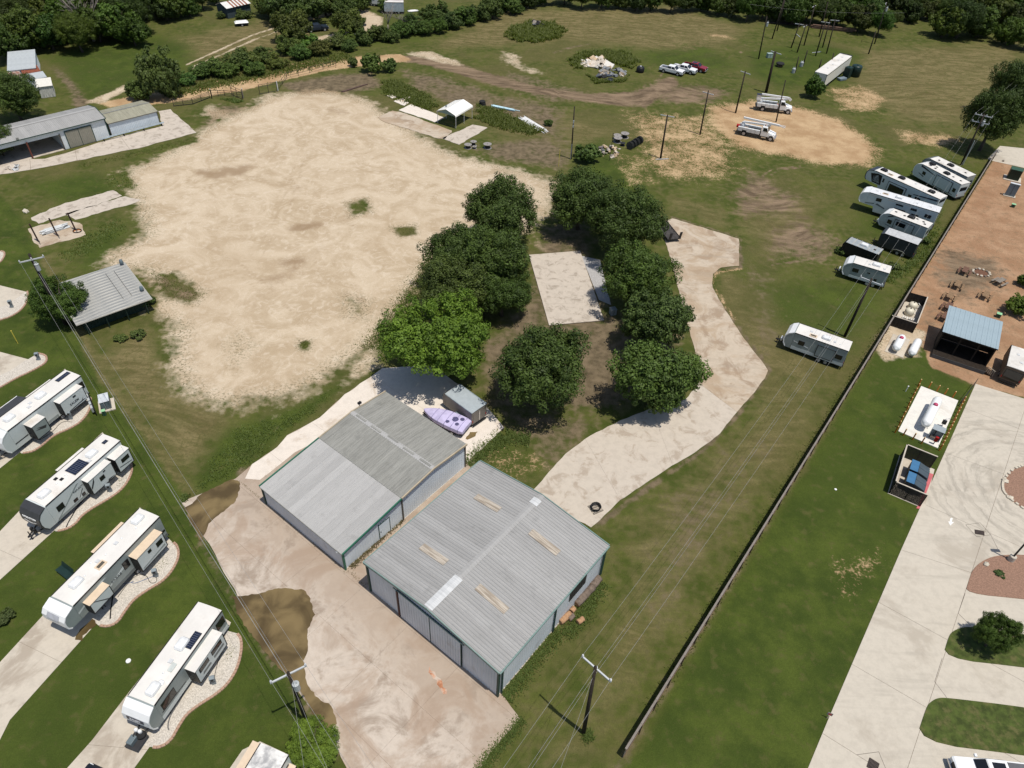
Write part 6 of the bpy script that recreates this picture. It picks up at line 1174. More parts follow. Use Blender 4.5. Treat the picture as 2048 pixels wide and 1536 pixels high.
slat_wall(bin_e, (0, 0), (ew, 0), ZE, 14, 3); slat_wall(bin_e, (0, -ed), (0, 0), ZE, 14, 4); slat_wall(bin_e, (0, -ed), (ew, -ed), ZE, 14, 3)
sheet('enclosure_slab', 'concrete floor of the slatted bin enclosure', [Vector((ea.x, ea.y)) + Vector((math.cos(eang) * x - math.sin(eang) * y, math.sin(eang) * x + math.cos(eang) * y)) for x, y in ((-.1, .1), (ew + .5, .1), (ew + .5, -ed - .1), (-.1, -ed - .1))], CON_PAD, 0, .045)
BIN = mat('blue_bin_lid', '#3d6a8e', .5, var=.08); BINB = mat('navy_bin', (.022, .033, .042), .6, var=.2)
def dumpster(label, x, y):
    p = ea + Vector((math.cos(eang) * x - math.sin(eang) * y, math.sin(eang) * x + math.cos(eang) * y)); o = thing('waste_skip', label, 'dumpster', (p.x, p.y, .05), eang)
    MB().side([(-.95, .15), (.9, .15), (1.15, .75), (.95, 1.1), (-.15, 1.45), (-.95, 1.45)], -.85, .85).build('bin_body', BINB, o, bevel=.03)
    MB().box(-.97, -.15, -.87, .87, 1.46, 1.5).build('rear_lid', BIN, o)
    for s in (-1, 1): q = MB().add([(-.12, s * .43 - .41, 1.47), (-.12, s * .43 + .41, 1.47), (1.0, s * .43 + .41, 1.12), (1.0, s * .43 - .41, 1.12), (-.12, s * .43 - .41, 1.51), (-.12, s * .43 + .41, 1.51), (1.0, s * .43 + .41, 1.16), (1.0, s * .43 - .41, 1.16)], [(0, 3, 2, 1), (4, 5, 6, 7), (0, 1, 5, 4), (1, 2, 6, 5), (2, 3, 7, 6), (3, 0, 4, 7)]).build('front_lid', mat('slate_lid', (.055, .075, .09), .5), o)
    for s in (-1, 1): MB().box(-.3, .5, s * .92 - .07, s * .92 + .07, .7, .85).build('lift_pocket', BINB, o)
    for x in (-.8, .7):
        for y in (-.7, .7): MB().lathe([(.09, -.03), (.09, .03)], 8, (x, y, .09), 'y').build('castor', TYRE, o)
dumpster('dark blue waste skip at the back of the slatted enclosure', ew * .62, -ed * .36); dumpster('dark blue waste skip nearer the camera in the slatted enclosure', ew * .62, -ed * .68)
# pump enclosure against the fence
ZP = 1.6; pa_, pb_, pc_, pd_ = [G(*q, ZP).to_2d() for q in ((1815, 584), (1855, 595), (1834, 648), (1785, 632))]
pang = math.atan2((pb_ - pa_).y, (pb_ - pa_).x); o = thing('pump_enclosure', 'black slatted enclosure full of pump gear against the fence', 'enclosure', (pa_.x, pa_.y, 0), pang)
loc2 = lambda q: (Vector((q.x - pa_.x, q.y - pa_.y)) @ Matrix.Rotation(pang, 2)) if False else Vector(((q - pa_).x * math.cos(pang) + (q - pa_).y * math.sin(pang), -(q - pa_).x * math.sin(pang) + (q - pa_).y * math.cos(pang)))
PB, PC, PDd = loc2(pb_), loc2(pc_), loc2(pd_)
slat_wall(o, (0, 0), PB, ZP, 13, 3, .12, cap=False); slat_wall(o, PB, PC, ZP, 13, 4, .12); slat_wall(o, PDd, PC, ZP, 13, 3, .12)
sheet('pump_slab', 'pale concrete floor inside the pump enclosure', [pa_, pb_, pc_, pd_], CON_PAD, 0, .05)
def on(px, py, z=0): return G(px, py, z)
CREAM = mat('cream_tank', (.62, .58, .46), .4, var=.05); PVC = mat('white_pvc', (.72, .72, .70), .4, var=.03)
for lab, p, r_, h_ in (('farther cream filter tank in the pump enclosure', (1823, 617), .62, .95), ('nearer cream filter tank in the pump enclosure', (1816, 629), .62, .95), ('small white top tank at the back of the pump enclosure', (1821, 604), .30, .8)):
    g_ = on(*p); k = thing('filter_tank', lab, 'tank', (g_.x, g_.y, .05)); MB().lathe([(r_ * .9, 0), (r_, .1), (r_, h_ * .7), (r_ * .8, h_ * .92), (r_ * .3, h_ + .05), (0, h_ + .06)], 18).build('tank_shell', CREAM, k, smooth=True); MB().lathe([(.1, h_), (.1, h_ + .14), (0, h_ + .15)], 8).build('tank_cap', BLK, k)
    MB().path([(r_, 0, .25), (r_ + .35, 0, .25), (r_ + .35, 0, .6), (r_ + .35, .5, .6)], .05, 6).build('pipe', PVC, k)
k = thing('pump_manifold', 'tangle of white pipes and pumps at the front of the pump enclosure', 'pump', on(1813, 642), pang)
for i in range(6): MB().path([(-.7 + i * .28, -.3, .15), (-.7 + i * .28, -.3, .5 + .1 * (i % 2)), (-.6 + i * .28, .35, .5), (-.6 + i * .28, .35, .1)], .055, 6).build('pipe', PVC, k)
for x in (-.5, .35): MB().lathe([(.14, -.3), (.16, -.2), (.16, .2), (.1, .3)], 10, (x, -.1, .3), 'x').build('pump_motor', BLK, k)
MB().path([(-.9, .2, .12), (-1.6, .4, .1), (-2.0, .2, .5)], .035, 5).build('blue_hose', mat('blue_hose', (.05, .11, .24), .5), k)
# ---------------------------------------------------------------- propane tanks
TANKW = mat('white_tank_paint', (.76, .77, .76), .25, var=.03, spec=.5); PINK = mat('magenta_cap', (.42, .05, .12), .5)
def gas_tank(label, a, b, z, r, dome=True, stand=.3):
    A, B = G(*a, z), G(*b, z); L = (B - A).length; o = thing('propane_tank', label, 'tank', ((A.x + B.x) / 2, (A.y + B.y) / 2, .05), math.atan2(B.y - A.y, B.x - A.x)); zc = stand + r; h_ = L / 2
    MB().lathe([(0, -h_), (r * .55, -h_ + r * .12), (r * .88, -h_ + r * .42), (r, -h_ + r * .85), (r, h_ - r * .85), (r * .88, h_ - r * .42), (r * .55, h_ - r * .12), (0, h_)], 20, (0, 0, zc), 'x').build('tank_shell', TANKW, o, smooth=True)
    for s in (-1, 1): MB().box(s * h_ * .5 - .1, s * h_ * .5 + .1, -r * .6, r * .6, 0, stand + r * .35).build('saddle', mat('white_saddle', (.5, .5, .48), .6), o)
    if dome: MB().lathe([(.26, -.06), (.26, .1), (.18, .18), (0, .2)], 12, (h_ * .28, 0, zc + r)).build('valve_dome', PINK, o, smooth=True)
    return o
sheet('tank_slab', 'small cream slab under the fat propane tank', GP([(1786, 668), (1820, 680), (1806, 716), (1769, 703)]), CON_PAD, 0, .06)
gas_tank('fat white propane tank with a magenta cap on the small slab', (1791, 698), (1805, 673), .9, .55); gas_tank('white propane tank standing on the grass beside the slab', (1823, 708), (1837, 681), .75, .52, False, .2)
pslab = GP([(1842, 773), (1916, 802), (1875, 897), (1796, 863)]); sheet('tank_yard_slab', 'white concrete slab ringed by orange bollards', pslab, concrete('white_concrete', (.64, .62, .57), (.50, .46, .40), .2), -.05, .09)
tk = gas_tank('long white propane tank with a magenta dome inside the bollards', (1851, 849), (1877, 797), 1.4, .55, True, .75)
for s in (-1, 1): MB().beam((s * 1.7, -.5, 0), (s * 1.7, 0, 1.0), .08, .08).build('tank_leg', TANKW, tk); MB().beam((s * 1.7, .5, 0), (s * 1.7, 0, 1.0), .08, .08).build('tank_leg', TANKW, tk)
cab_p, cab_a, _ = two((1854, 876), (1871, 883)); k = thing('dispenser_cabinet', 'open grey metal filling cabinet inside the bollards', 'cabinet', (cab_p.x, cab_p.y, .09), cab_a)
GREYC = mat('grey_cabinet', '#8f989b', .45, var=.05)
MB().box(0, 1.25, .55, .6, 0, 1.65).build('back_panel', GREYC, k); MB().box(0, .04, -.1, .6, 0, 1.6).build('side_panel', GREYC, k); MB().box(1.21, 1.25, -.1, .6, 0, 1.6).build('side_panel', GREYC, k); MB().add([(-.05, -.2, 1.6), (1.3, -.2, 1.6), (1.3, .68, 1.72), (-.05, .68, 1.72), (-.05, -.2, 1.64), (1.3, -.2, 1.64), (1.3, .68, 1.76), (-.05, .68, 1.76)], [(0, 3, 2, 1), (4, 5, 6, 7), (0, 1, 5, 4), (1, 2, 6, 5), (2, 3, 7, 6), (3, 0, 4, 7)]).build('cabinet_roof', GREYC, k); MB().box(.2, 1.0, .2, .5, 0, .3).build('scale', BEIGE, k); MB().tube((.5, .4, .3), (.5, .4, 1.2), .05).build('fill_pipe', STEEL, k)
g_ = G(1883, 853); k = thing('pay_terminal', 'dark meter box on a bent white post inside the bollards', 'meter', (g_.x, g_.y, .09), cab_a); MB().path([(0, 0, 0), (0, 0, 1.2), (.35, .1, 1.35)], .05, 6).build('post', ARM, k); MB().cbox((0, -.1, .75), (.45, .3, .5)).build('meter_box', BLK, k)
g_ = G(1866, 889); k = thing('fire_extinguisher_box', 'red extinguisher box at the front corner bollards', 'box', (g_.x, g_.y, 0), cab_a); MB().tube((0, 0, 0), (0, 0, .6), .05).build('post', STEEL, k); MB().cbox((0, 0, .9), (.35, .25, .7)).build('box_shell', REDL, k, bevel=.02)
ORG = mat('orange_bollard_paint', '#a9651c', .5, var=.1)
bol_s = MB().tube((0, 0, 0), (0, 0, 1.06), .075, n=10).mesh('post_shaft', ORG); bol_c = MB().lathe([(.075, 0), (.06, .05), (.03, .075), (0, .08)], 10).mesh('domed_cap', mat('pale_orange_cap', (.75, .52, .25), .5))
def bollards(a, b, n, fmt):
    A, B = G(*a), G(*b); L = []
    for i in range(n):
        p = A.lerp(B, i / (n - 1)); o = thing('bollard', '', 'bollard', (p.x + ru(-.04, .04), p.y + ru(-.04, .04), 0), 0, 'orange bollards round the propane slab'); place('post_shaft', bol_s, o); place('domed_cap', bol_c, o, (0, 0, 1.06)); L.append(o)
    ordinals(L, fmt)
bollards((1836, 771), (1790, 865), 11, 'orange bollard on the lawn side of the propane slab, {} of that row'); bollards((1924, 806), (1878, 901), 14, 'orange bollard on the road side of the propane slab, {} of that row')
bollards((1856, 777), (1905, 796), 4, 'orange bollard at the far end of the propane slab, {} of four'); bollards((1806, 871), (1842, 887), 3, 'rusty orange bollard at the near end of the propane slab, {} of three')
# ---------------------------------------------------------------- picnic tables and fire ring
PLK = mat('picnic_plank', (.21, .135, .075), .8, var=.2, vs=4); PLK2 = mat('red_picnic_plank', (.13, .068, .045), .8, var=.2, vs=4)
def picnic(label, a, b, m):
    p, an_, L = two(a, b); o = thing('picnic_table', label, 'table', (p.x, p.y, .01), an_, 'picnic tables on the red dirt'); T_ = 1.85
    for i in range(5): MB().box(-T_ / 2, T_ / 2, -.38 + i * .155, -.38 + i * .155 + .14, .72, .76).build('top_plank', m, o)
    for s in (-1, 1):
        for i in range(2): MB().box(-T_ / 2, T_ / 2, s * .78 - .14 + i * .145, s * .78 - .14 + i * .145 + .13, .42, .46).build('seat_plank', m, o)
        for x in (-.65, .65): MB().beam((x, s * .72, 0), (x, s * .22, .72), .09, .05).build('leg', OLDW2, o)
    for x in (-.65, .65): MB().beam((x, -.9, .39), (x, .9, .39), .05, .09).build('seat_bearer', OLDW2, o); MB().beam((x, -.38, .69), (x, .38, .69), .05, .08).build('top_bearer', OLDW2, o)
picnic('picnic table left of the fire ring', (1927, 547), (1932, 538), PLK2); picnic('weathered picnic table right of the fire ring, turned askew', (1997, 568), (2008, 563), OLDW); picnic('picnic table below the left fire ring table, uppermost of the left column', (1912, 575), (1916, 568), PLK); picnic('picnic table second from the top in the left column', (1897, 598), (1902, 590), PLK); picnic('reddish picnic table third from the top in the left column', (1894, 619), (1899, 612), PLK2); picnic('reddish picnic table at the corner of the blue roof', (1887, 639), (1892, 632), PLK2); picnic('picnic table alone above the blue roof', (1968, 596), (1973, 588), PLK)
g_ = G(1962, 546); ring = thing('fire_ring', 'fire ring of pale boulders between two picnic tables', 'fire pit', g_)
STONE = mat('pale_limestone', (.52, .47, .38), .9, var=.2, vs=3, bump=.4, bs=8); STONED = mat('dark_stone', (.20, .17, .14), .9, var=.2, vs=3)
def rock(name, parent, c, s, m, seed):
    rs_ = random.Random(seed); bm_ = bmesh.new(); bmesh.ops.create_icosphere(bm_, subdivisions=1, radius=1)
    for v in bm_.verts: v.co = Vector((v.co.x * s[0], v.co.y * s[1], v.co.z * s[2])) * rs_.uniform(.78, 1.15)
    me_ = bpy.data.meshes.new(name); bm_.to_mesh(me_); bm_.free(); me_.materials.append(m); return place(name, me_, parent, c, rs_.uniform(0, 6))
for i in range(13):
    a = i / 13 * 2 * math.pi; big = i % 3 == 0; rock('stone', ring, (1.25 * math.cos(a), 1.05 * math.sin(a), .12), (.28, .24, .2) if big else (.22, .2, .14), STONE if i % 3 != 1 else STONED, i)
MB().lathe([(1.05, 0), (1.05, .02), (0, .02)], 20).build('ash_bed', mat('rusty_ash', (.13, .065, .04), .95), ring)
# ---------------------------------------------------------------- stones, lamp post, drains, signs on the park side
for i, (lab, p, s) in enumerate((('white boulder on the reddish gravel bed', (1972, 1130), (.42, .3, .28)), ('tan boulder at the tip of the mulch island', (2009, 963), (.45, .38, .25)), ('white flat stone at the lower rim of the mulch island', (2019, 996), (.5, .3, .18)), ('small brown boulder at the lane edge by the fence end', (2006, 323), (.3, .25, .22)), ('pale lump of limestone beside the broken pad', (52, 424), (.7, .5, .35)))):
    o = rock('boulder', None, (0, 0, 0), s, STONE if i != 3 else STONED, i + 40); o.location = G(*p) + Vector((0, 0, .12)); tag(o, lab, 'rock')
edge = thing('stone_edging', 'pale stone edging round the mulch island', 'edging', (i1[0].x, i1[0].y, 0)); acc = 0
for a, b in zip(i1, i1[1:] + i1[:1]):
    for k_ in range(max(1, int((b - a).length / .42))):
        q = a.lerp(b, k_ / max(1, int((b - a).length / .42))); MB().cbox((0, 0, 0), (ru(.32, .40), .24, .18)).build('stone', STONE, edge, loc=(q.x - i1[0].x, q.y - i1[0].y, .12), rot=math.atan2((b - a).y, (b - a).x), bevel=.02)
g_ = G(2020, 1121); lp = thing('lamp_post', 'dark lamp post on a round concrete footing in the reddish bed', 'lamp', (g_.x, g_.y, .08)); MB().lathe([(.32, 0), (.32, .65), (.28, .7), (0, .7)], 16).build('footing', CON_NEW, lp, smooth=False); MB().tube((0, 0, .7), (0, 0, 6.5), .09, .07).build('pole_shaft', STEEL, lp); MB().cbox((.45, 0, 6.5), (.9, .35, .12)).build('lamp_head', STEEL, lp)
GRATE = mat('rusty_grate', (.06, .045, .038), .7, var=.2)
def grate(label, pts, n):
    P_ = GP(pts); o = thing('drain_grate', label, 'drain', (P_[0].x, P_[0].y, .045)); u_ = P_[1] - P_[0]; v_ = P_[3] - P_[0]
    sheet_ = MB().prism([(0, 0), u_, u_ + v_, v_], 0, .004, bottom=False).build('pit', DARK, o, fix=False)  # flat near-black sheet, paints in the shaded hollow under the bars
    for i in range(n + 1):
        a = u_ * (i / n); MB().beam((a.x, a.y, .015), (a.x + v_.x, a.y + v_.y, .015), .05, .02).build('bar', GRATE, o)
    for i in range(4): a = v_ * (i / 3); MB().beam((a.x, a.y, .018), (a.x + u_.x, a.y + u_.y, .018), .05, .02).build('bar', GRATE, o)
grate('square drain grate in the middle of the park road', [(1949, 1060), (1967, 1063), (1965, 1070), (1950, 1068)], 7); grate('drain grate at the bottom edge of the park road', [(1739, 1516), (1758, 1528), (1754, 1545), (1733, 1534)], 8)
g_ = G(1654, 1436); k = thing('lawn_sign', 'small red and grey sign on a stub post at the lawn edge', 'sign', g_, R(-20)); MB().tube((0, 0, 0), (0, 0, .55), .05).build('post', BEIGE, k); q = MB().cbox((0, 0, .75), (.42, .03, .42)).build('sign_panel', mat('sign_grey', (.2, .2, .2), .6), k); MB().cbox((0, -.018, .75), (.26, .006, .24)).build('sign_face', REDL, q)
g_ = G(1811, 783); k = thing('vent_pipe', 'white standpipe on the lawn beside the orange bollards', 'pipe', g_); MB().tube((0, 0, 0), (0, 0, .85), .05).build('pipe', PVC, k); MB().lathe([(.08, .85), (.1, .9), (.06, .97), (0, .98)], 8).build('cap', PVC, k)
g_ = G(1671, 979); tag(MB().lathe([(.14, 0), (.14, .06), (.05, .09), (0, .09)], 10).build('cleanout_cap', PVC, None, loc=g_), 'small white pipe cap in the middle of the right lawn', 'pipe cap')
# gate frame beside the slab
g_, an_, L = two((1917, 812), (1948, 770)); k = thing('pipe_gate', 'dark mesh walk gate between the propane slab and the road', 'gate', g_, an_); 
for z in (.1, 1.0): MB().tube((0, 0, z), (L, 0, z), .035, n=6).build('gate_rail', STEEL, k)
for i in range(4): MB().tube((L * i / 3, 0, 0), (L * i / 3, 0, 1.1), .035, n=6).build('gate_post', STEEL, k)
# ---------------------------------------------------------------- electrical cabinets
def cabinet(label, p, size, ang, m, plinth=None, top=None, name='utility_cabinet'):
    g_ = G(*p); o = thing(name, label, 'cabinet', (g_.x, g_.y, 0), ang)
    z = .0
    if plinth: MB().box(-plinth[0] / 2, plinth[0] / 2, -plinth[1] / 2, plinth[1] / 2, 0, .12).build('plinth', CON_PAD, o); z = .12
    MB().cbox((0, 0, z + size[2] / 2), size).build('cabinet_shell', m, o, bevel=.03); MB().cbox((0, 0, z + size[2] + .03), (size[0] + .08, size[1] + .08, .06)).build('cabinet_lid', top or m, o, bevel=.02)
    MB().box(-.02, .02, -size[1] / 2 - .015, -size[1] / 2, z + .1, z + size[2] - .1).build('door_seam', BLK, o); return o
GRN = mat('transformer_green', (.035, .085, .055), .5, var=.1); GRNL = mat('pale_green', '#8fbf92', .5)
cabinet('dark green pad transformer on a pale slab, right edge', (2024, 358), (2.0, 1.5, 1.9), R(-28), mat('dark_green_box', (.012, .026, .016), .5), (3.0, 2.4), GRN); cabinet('tall blue grey switch cabinet in front of the green transformer', (2018, 392), (1.6, .5, 2.3), R(-28), mat('slate_cabinet', '#6b7880', .5), (2.0, 1.0), mat('ice_lid', (.50, .53, .55), .5))
cabinet('pale green pedestal on the red dirt below the switch cabinet', (2025, 414), (.6, .5, .55), R(-28), GRN, None, GRNL); cabinet('pale green pedestal beside the blue roofed pavilion', (1995, 634), (.6, .55, .6), R(-28), GRN, None, GRNL)
cabinet('grey generator cabinet on a pale slab behind the uppermost left trailer', (214, 812), (1.0, 1.5, 1.15), R(30), mat('generator_grey', '#5f6b70', .5), (1.7, 2.1), mat('ice_lid', (.50, .53, .55))); cabinet('small green pedestal beside the generator cabinet', (210, 830), (.35, .35, .7), R(25), GRN, None, GRNL)
k = thing('meter_bank', 'low bank of pale blue meter boxes on a black frame behind the left trailer', 'meters', G(188, 815), two((182, 796), (194, 828))[1])
MB().box(-1.6, 1.6, -.05, .05, .1, 1.1).build('frame', BLK, k)
for i in range(4): MB().cbox((-1.2 + i * .75, -.15, .75), (.55, .25, .65)).build('meter_box', TRANSF, k)
for i, (p, lab) in enumerate((((79, 720), 'grey service pedestal on the gravel of the lower empty pitch'), ((25, 615), 'grey service pedestal on the gravel of the upper empty pitch'), ((143, 838), 'grey service pedestal beside the uppermost left trailer'), ((222, 983), 'grey service pedestal beside the dark nosed trailer'), ((314, 1153), 'grey service pedestal beside the long fifth wheel'), ((429, 1367), 'grey service pedestal beside the trailer with the nose badge'))):
    k = thing('service_pedestal', lab, 'pedestal', G(*p), R(20)); MB().box(-.16, .16, -.12, .12, 0, 1.0).build('pedestal_post', mat('pedestal_grey', '#7d868a', .5), k, bevel=.02); MB().box(-.22, .22, -.2, .16, .75, 1.15).build('pedestal_head', mat('pedestal_grey', '#7d868a'), k, bevel=.03); MB().box(-.1, .1, -.23, -.2, .82, 1.05).build('socket_cover', BLK, k)
def hose(label, pts, m, r=.03, cat='hose'):
    g_ = smooth_poly(GP(pts), 2, False); o = MB().path([(p.x - g_[0].x, p.y - g_[0].y, .06) for p in g_], r, 5).build('service_hose', m, None, loc=(g_[0].x, g_[0].y, 0)); tag(o, label, cat)
hose('blue water hose on the gravel by the long fifth wheel', [(309, 1152), (285, 1162), (268, 1168), (262, 1165), (270, 1163), (255, 1168), (245, 1168)], mat('blue_hose', (.05, .11, .24)), .025); hose('black cable on the gravel by the long fifth wheel', [(312, 1150), (315, 1165), (300, 1168), (294, 1150), (272, 1150), (250, 1175), (236, 1195)], BLK, .025); hose('black corrugated drain hose below the long fifth wheel', [(228, 1180), (225, 1200), (222, 1220), (221, 1238)], BLK, .06); hose('black corrugated drain hose below the dark nosed trailer', [(165, 1003), (155, 1015), (146, 1030), (137, 1045), (133, 1055)], BLK, .06); hose('black cable from the uppermost left pedestal', [(145, 845), (132, 843), (120, 847), (110, 860), (95, 872), (80, 880)], BLK, .025); hose('black cable beside the slide-out of the badge trailer', [(429, 1355), (432, 1340), (438, 1318), (446, 1305)], BLK, .022); hose('grey drain hose at the wheels of the badge trailer', [(370, 1380), (362, 1400), (345, 1425), (338, 1440), (336, 1455), (338, 1460)], mat('hose_grey', (.12, .12, .12), .7), .05)
# ---------------------------------------------------------------- reels, logs, coils, rubble
REELT = mat('reel_timber', (.24, .225, .21), .85, var=.2, vs=3, bump=.3, bs=10); REELB = mat('black_reel', (.022, .022, .023), .6, var=.2)
def reel(label, p, r_, w_, upright, ang=0., m=REELT, z=0):
    g_ = G(*p); o = thing('cable_reel', label, 'reel', (g_.x, g_.y, z), ang, 'wooden cable reels'); ax = 'z' if not upright else 'x'
    zc = r_ if upright else w_ / 2
    for s in (-1, 1): MB().lathe([(0, s * w_ / 2 - .04), (r_, s * w_ / 2 - .04), (r_, s * w_ / 2 + .04), (0, s * w_ / 2 + .04)], 18, (0, 0, zc), ax).build('flange', m, o)
    MB().lathe([(r_ * .55, -w_ / 2), (r_ * .55, w_ / 2)], 14, (0, 0, zc), ax).build('drum', REELB, o); MB().lathe([(.09, -w_ / 2 - .05), (.09, w_ / 2 + .05)], 8, (0, 0, zc), ax).build('hub', BLK, o)
reel('wooden cable reel lying flat, left one of the group below the carport', (936, 296), .72, .7, False); reel('wooden cable reel lying flat behind the left one below the carport', (947, 291), .62, .8, False); reel('small reel lying flat between the group below the carport', (949, 297), .42, .4, False); reel('wide wooden cable reel lying flat apart from the group below the carport', (975, 296), .8, .8, False)
reel('grey cable reel lying flat behind the rubble, nearest of three', (1235, 284), .85, .85, False); reel('grey cable reel lying flat at the back left behind the rubble', (1234, 278), .78, .8, False); reel('grey cable reel lying flat at the back right behind the rubble', (1249, 275), .85, .85, False); reel('small dark reel beside the rubble heap', (1245, 291), .5, .5, False, 0, REELB)
ra_ = two((1256, 299), (1277, 286))[1]
for i, p in enumerate(((1259, 299), (1265, 296), (1271, 292), (1278, 288))): reel('black cable reel standing on edge, %s of the row of four' % ('front one', 'second', 'third', 'rear one')[i], p, .78, .30, True, ra_, mat('dark_flange', (.055, .053, .05), .7, var=.2))
BARK = mat('grey_bark', (.15, .115, .09), .9, var=.3, vs=3, bump=.8, bs=9); CUT = mat('fresh_cut_wood', (.36, .21, .115), .85, var=.2, vs=4)
def log(label, a, b, r_, m=BARK):
    A, B = G(*a), G(*b); L = (B - A).length; o = thing('log', label, 'log', (A.x, A.y, r_ + .02), math.atan2(B.y - A.y, B.x - A.x), 'logs along the right warehouse'); b_ = MB(); n = 9; rr = []
    for i in range(5): rr.append([(L * i / 4, r_ * (1 + .12 * math.sin(i * 2.1 + j)) * math.cos(2 * math.pi * j / n), r_ * (1 + .1 * math.sin(i + j * 1.7)) * math.sin(2 * math.pi * j / n)) for j in range(n)])
    b_.loft(rr).build('bark', m, o, smooth=True); MB().lathe([(0, -.012), (r_ * .9, -.01), (r_ * .9, .01)], 9, (0, 0, 0), 'x').build('cut_face', CUT, o); MB().lathe([(r_ * .9, -.01), (r_ * .9, .01), (0, .012)], 9, (L, 0, 0), 'x').build('cut_face', CUT, o)
log('long thick grey log against the right warehouse wall', (1152, 1213), (1185, 1178), .36); log('thick grey log beyond the long one at the warehouse corner', (1184, 1177), (1198, 1160), .36)
log('split reddish log at the near end of the log row', (1120, 1248), (1140, 1230), .3, CUT); log('short log piece beside the split log', (1137, 1242), (1146, 1233), .26); log('short tan log piece lying apart on the grass', (1155, 1248), (1166, 1240), .26, CUT); log('short tan log piece wedged by the thick log', (1142, 1226), (1148, 1219), .26, CUT)
g_ = G(1191, 1018); k = thing('cable_coil', 'black cable coil on a pallet at the end of the driveway', 'cable', (g_.x, g_.y, .055), R(30))
for i in range(4): MB().box(-.6, .6, -.6 + i * .34, -.6 + i * .34 + .2, 0, .1).build('pallet_board', OLDW, k)
for i in range(7):
    pts = [((.42 + .02 * i) * math.cos(j * .45) + ru(-.03, .03), (.42 + .02 * i) * math.sin(j * .45) + ru(-.03, .03), .14 + .05 * i + ru(-.015, .015)) for j in range(15)]; MB().path(pts, .035, 5).build('cable_loop', BLK, k)
g_ = G(966, 209, .2); k = thing('tyre_stack', 'black tyres heaped behind the carport', 'tyres', (g_.x, g_.y, 0)); [MB().lathe([(.35, -.15), (.62, -.15), (.7, 0), (.62, .15), (.35, .15)], 14, (ru(-.2, .2), ru(-.2, .2), .15 + i * .3)).build('tyre', TYRE, k, smooth=True) for i in range(3)]
g_ = G(1280, 144); k = thing('water_tank', 'small black plastic tank left of the pickups', 'tank', g_); MB().lathe([(.9, 0), (.95, .15), (.95, 1.0), (.75, 1.25), (.2, 1.32), (0, 1.32)], 16).build('tank_shell', BLK, k, smooth=True); MB().lathe([(.2, 1.3), (.2, 1.4), (0, 1.4)], 10).build('lid', SHELL, k)
DG_T = mat('dark_green_tank', (.012, .03, .026), .4, var=.15)
for lab, p, s in (('round dark green tank behind the white box trailer', (1708, 152), 1.25), ('square dark green tank against the white box trailer', (1692, 155), 1.05)):
    g_ = G(*p); k = thing('storage_tank', lab, 'tank', g_); MB().lathe([(s, 0), (s, 2.3), (s * .9, 2.5), (s * .3, 2.6), (0, 2.6)], 16 if 'round' in lab else 4).build('tank_shell', DG_T, k, smooth='round' in lab); MB().lathe([(.25, 2.58), (.25, 2.7), (0, 2.7)], 10).build('lid', DG_T, k)
g_ = G(1683, 160); tag(MB().cbox((0, 0, .3), (2.2, 1.2, .5)).build('flat_crate', mat('slate_crate', '#6d7b84', .6), None, loc=g_, rot=R(30), bevel=.05), 'flat blue grey crate in front of the white box trailer', 'crate')
g_ = G(1538, 112); cabinet('pale grey cabinet on the grass in the pole yard', (1538, 115), (1.3, 1.0, 1.0), R(15), mat('mint_grey', '#8ea09a', .5))
g_ = G(1559, 133); k = thing('scrap_tyre', 'old tractor tyre standing on rubbish in the pole yard', 'tyre', g_); MB().lathe([(.5, .5), (.95, .5), (1.05, .7), (.95, .9), (.5, .9)], 16).build('tyre', TYRE, k, smooth=True); MB().cbox((0, 0, .25), (1.0, .8, .5)).build('base_block', OLDW2, k)
for lab, p in (('pole mounted transformer standing on the ground, left of the two', (1586, 146)), ('pole mounted transformer standing on the ground, right of the two', (1602, 133))):
    k = thing('ground_transformer', lab, 'transformer', G(*p)); MB().lathe([(.4, 0), (.42, .1), (.42, 1.0), (.3, 1.15), (0, 1.2)], 12).build('can', TRANSF, k); [MB().lathe([(.05, 1.15), (.08, 1.3), (.03, 1.45), (0, 1.46)], 8, (s, 0, 0)).build('bushing', INS, k) for s in (-.2, .2)]
# pole pile along the wood edge, stacked pipes, conduit bundles
def bundle(name, label, cat, a, b, n, r_, m, spread, part, layers=2):
    p, an_, L = two(a, b); o = thing(name, label, cat, p, an_); rs_ = random.Random(len(label))
    for i in range(n):
        y = (i % max(1, n // layers)) * r_ * 2.1 - spread / 2; z = r_ + (i // max(1, n // layers)) * r_ * 1.8; x0 = rs_.uniform(-.6, .6)
        MB().tube((x0, y, z), (x0 + L * rs_.uniform(.8, 1.0), y + rs_.uniform(-1, 1) * spread * .15, z), r_, r_ * .9, 7).build(part, m, o)
bundle('pole_stack', 'long stack of brown poles along the wood behind the pole yard', 'poles', (1622, 54), (1712, 64), 9, .2, mat('brown_pole', (.14, .085, .06), .8, var=.25), 2.2, 'stacked_pole'); bundle('pole_stack', 'dark pole laid along the wood edge left of the stack', 'poles', (1536, 46), (1618, 52), 3, .18, WOOD, .8, 'stacked_pole', 1)
bundle('conduit_bundle', 'pale blue conduits lying in the weeds right of the carport', 'pipes', (985, 212), (1037, 222), 8, .10, mat('pale_blue_conduit', '#b4d1da', .4), 1.4, 'conduit'); bundle('conduit_bundle', 'white conduits scattered in the weeds below the blue ones', 'pipes', (1048, 235), (1098, 265), 9, .09, PVC, 2.4, 'conduit', 1)
bundle('steel_beam', 'rusty steel beam lying beside the gate fence', 'beam', (686, 184), (740, 167), 2, .12, mat('rusty_beam', (.09, .055, .045), .8), .3, 'beam', 1)
bundle('pipe_rack_load', 'bright galvanised cross-arms stacked on the pole rack', 'crossarms', (88, 467), (137, 452), 15, .10, ARM, 1.2, 'crossarm_bar', 3)
rk, ra2, _ = two((77, 483), (130, 467)); k = thing('pole_rack', 'three dark leaning posts of the pole rack', 'rack', rk, ra2)
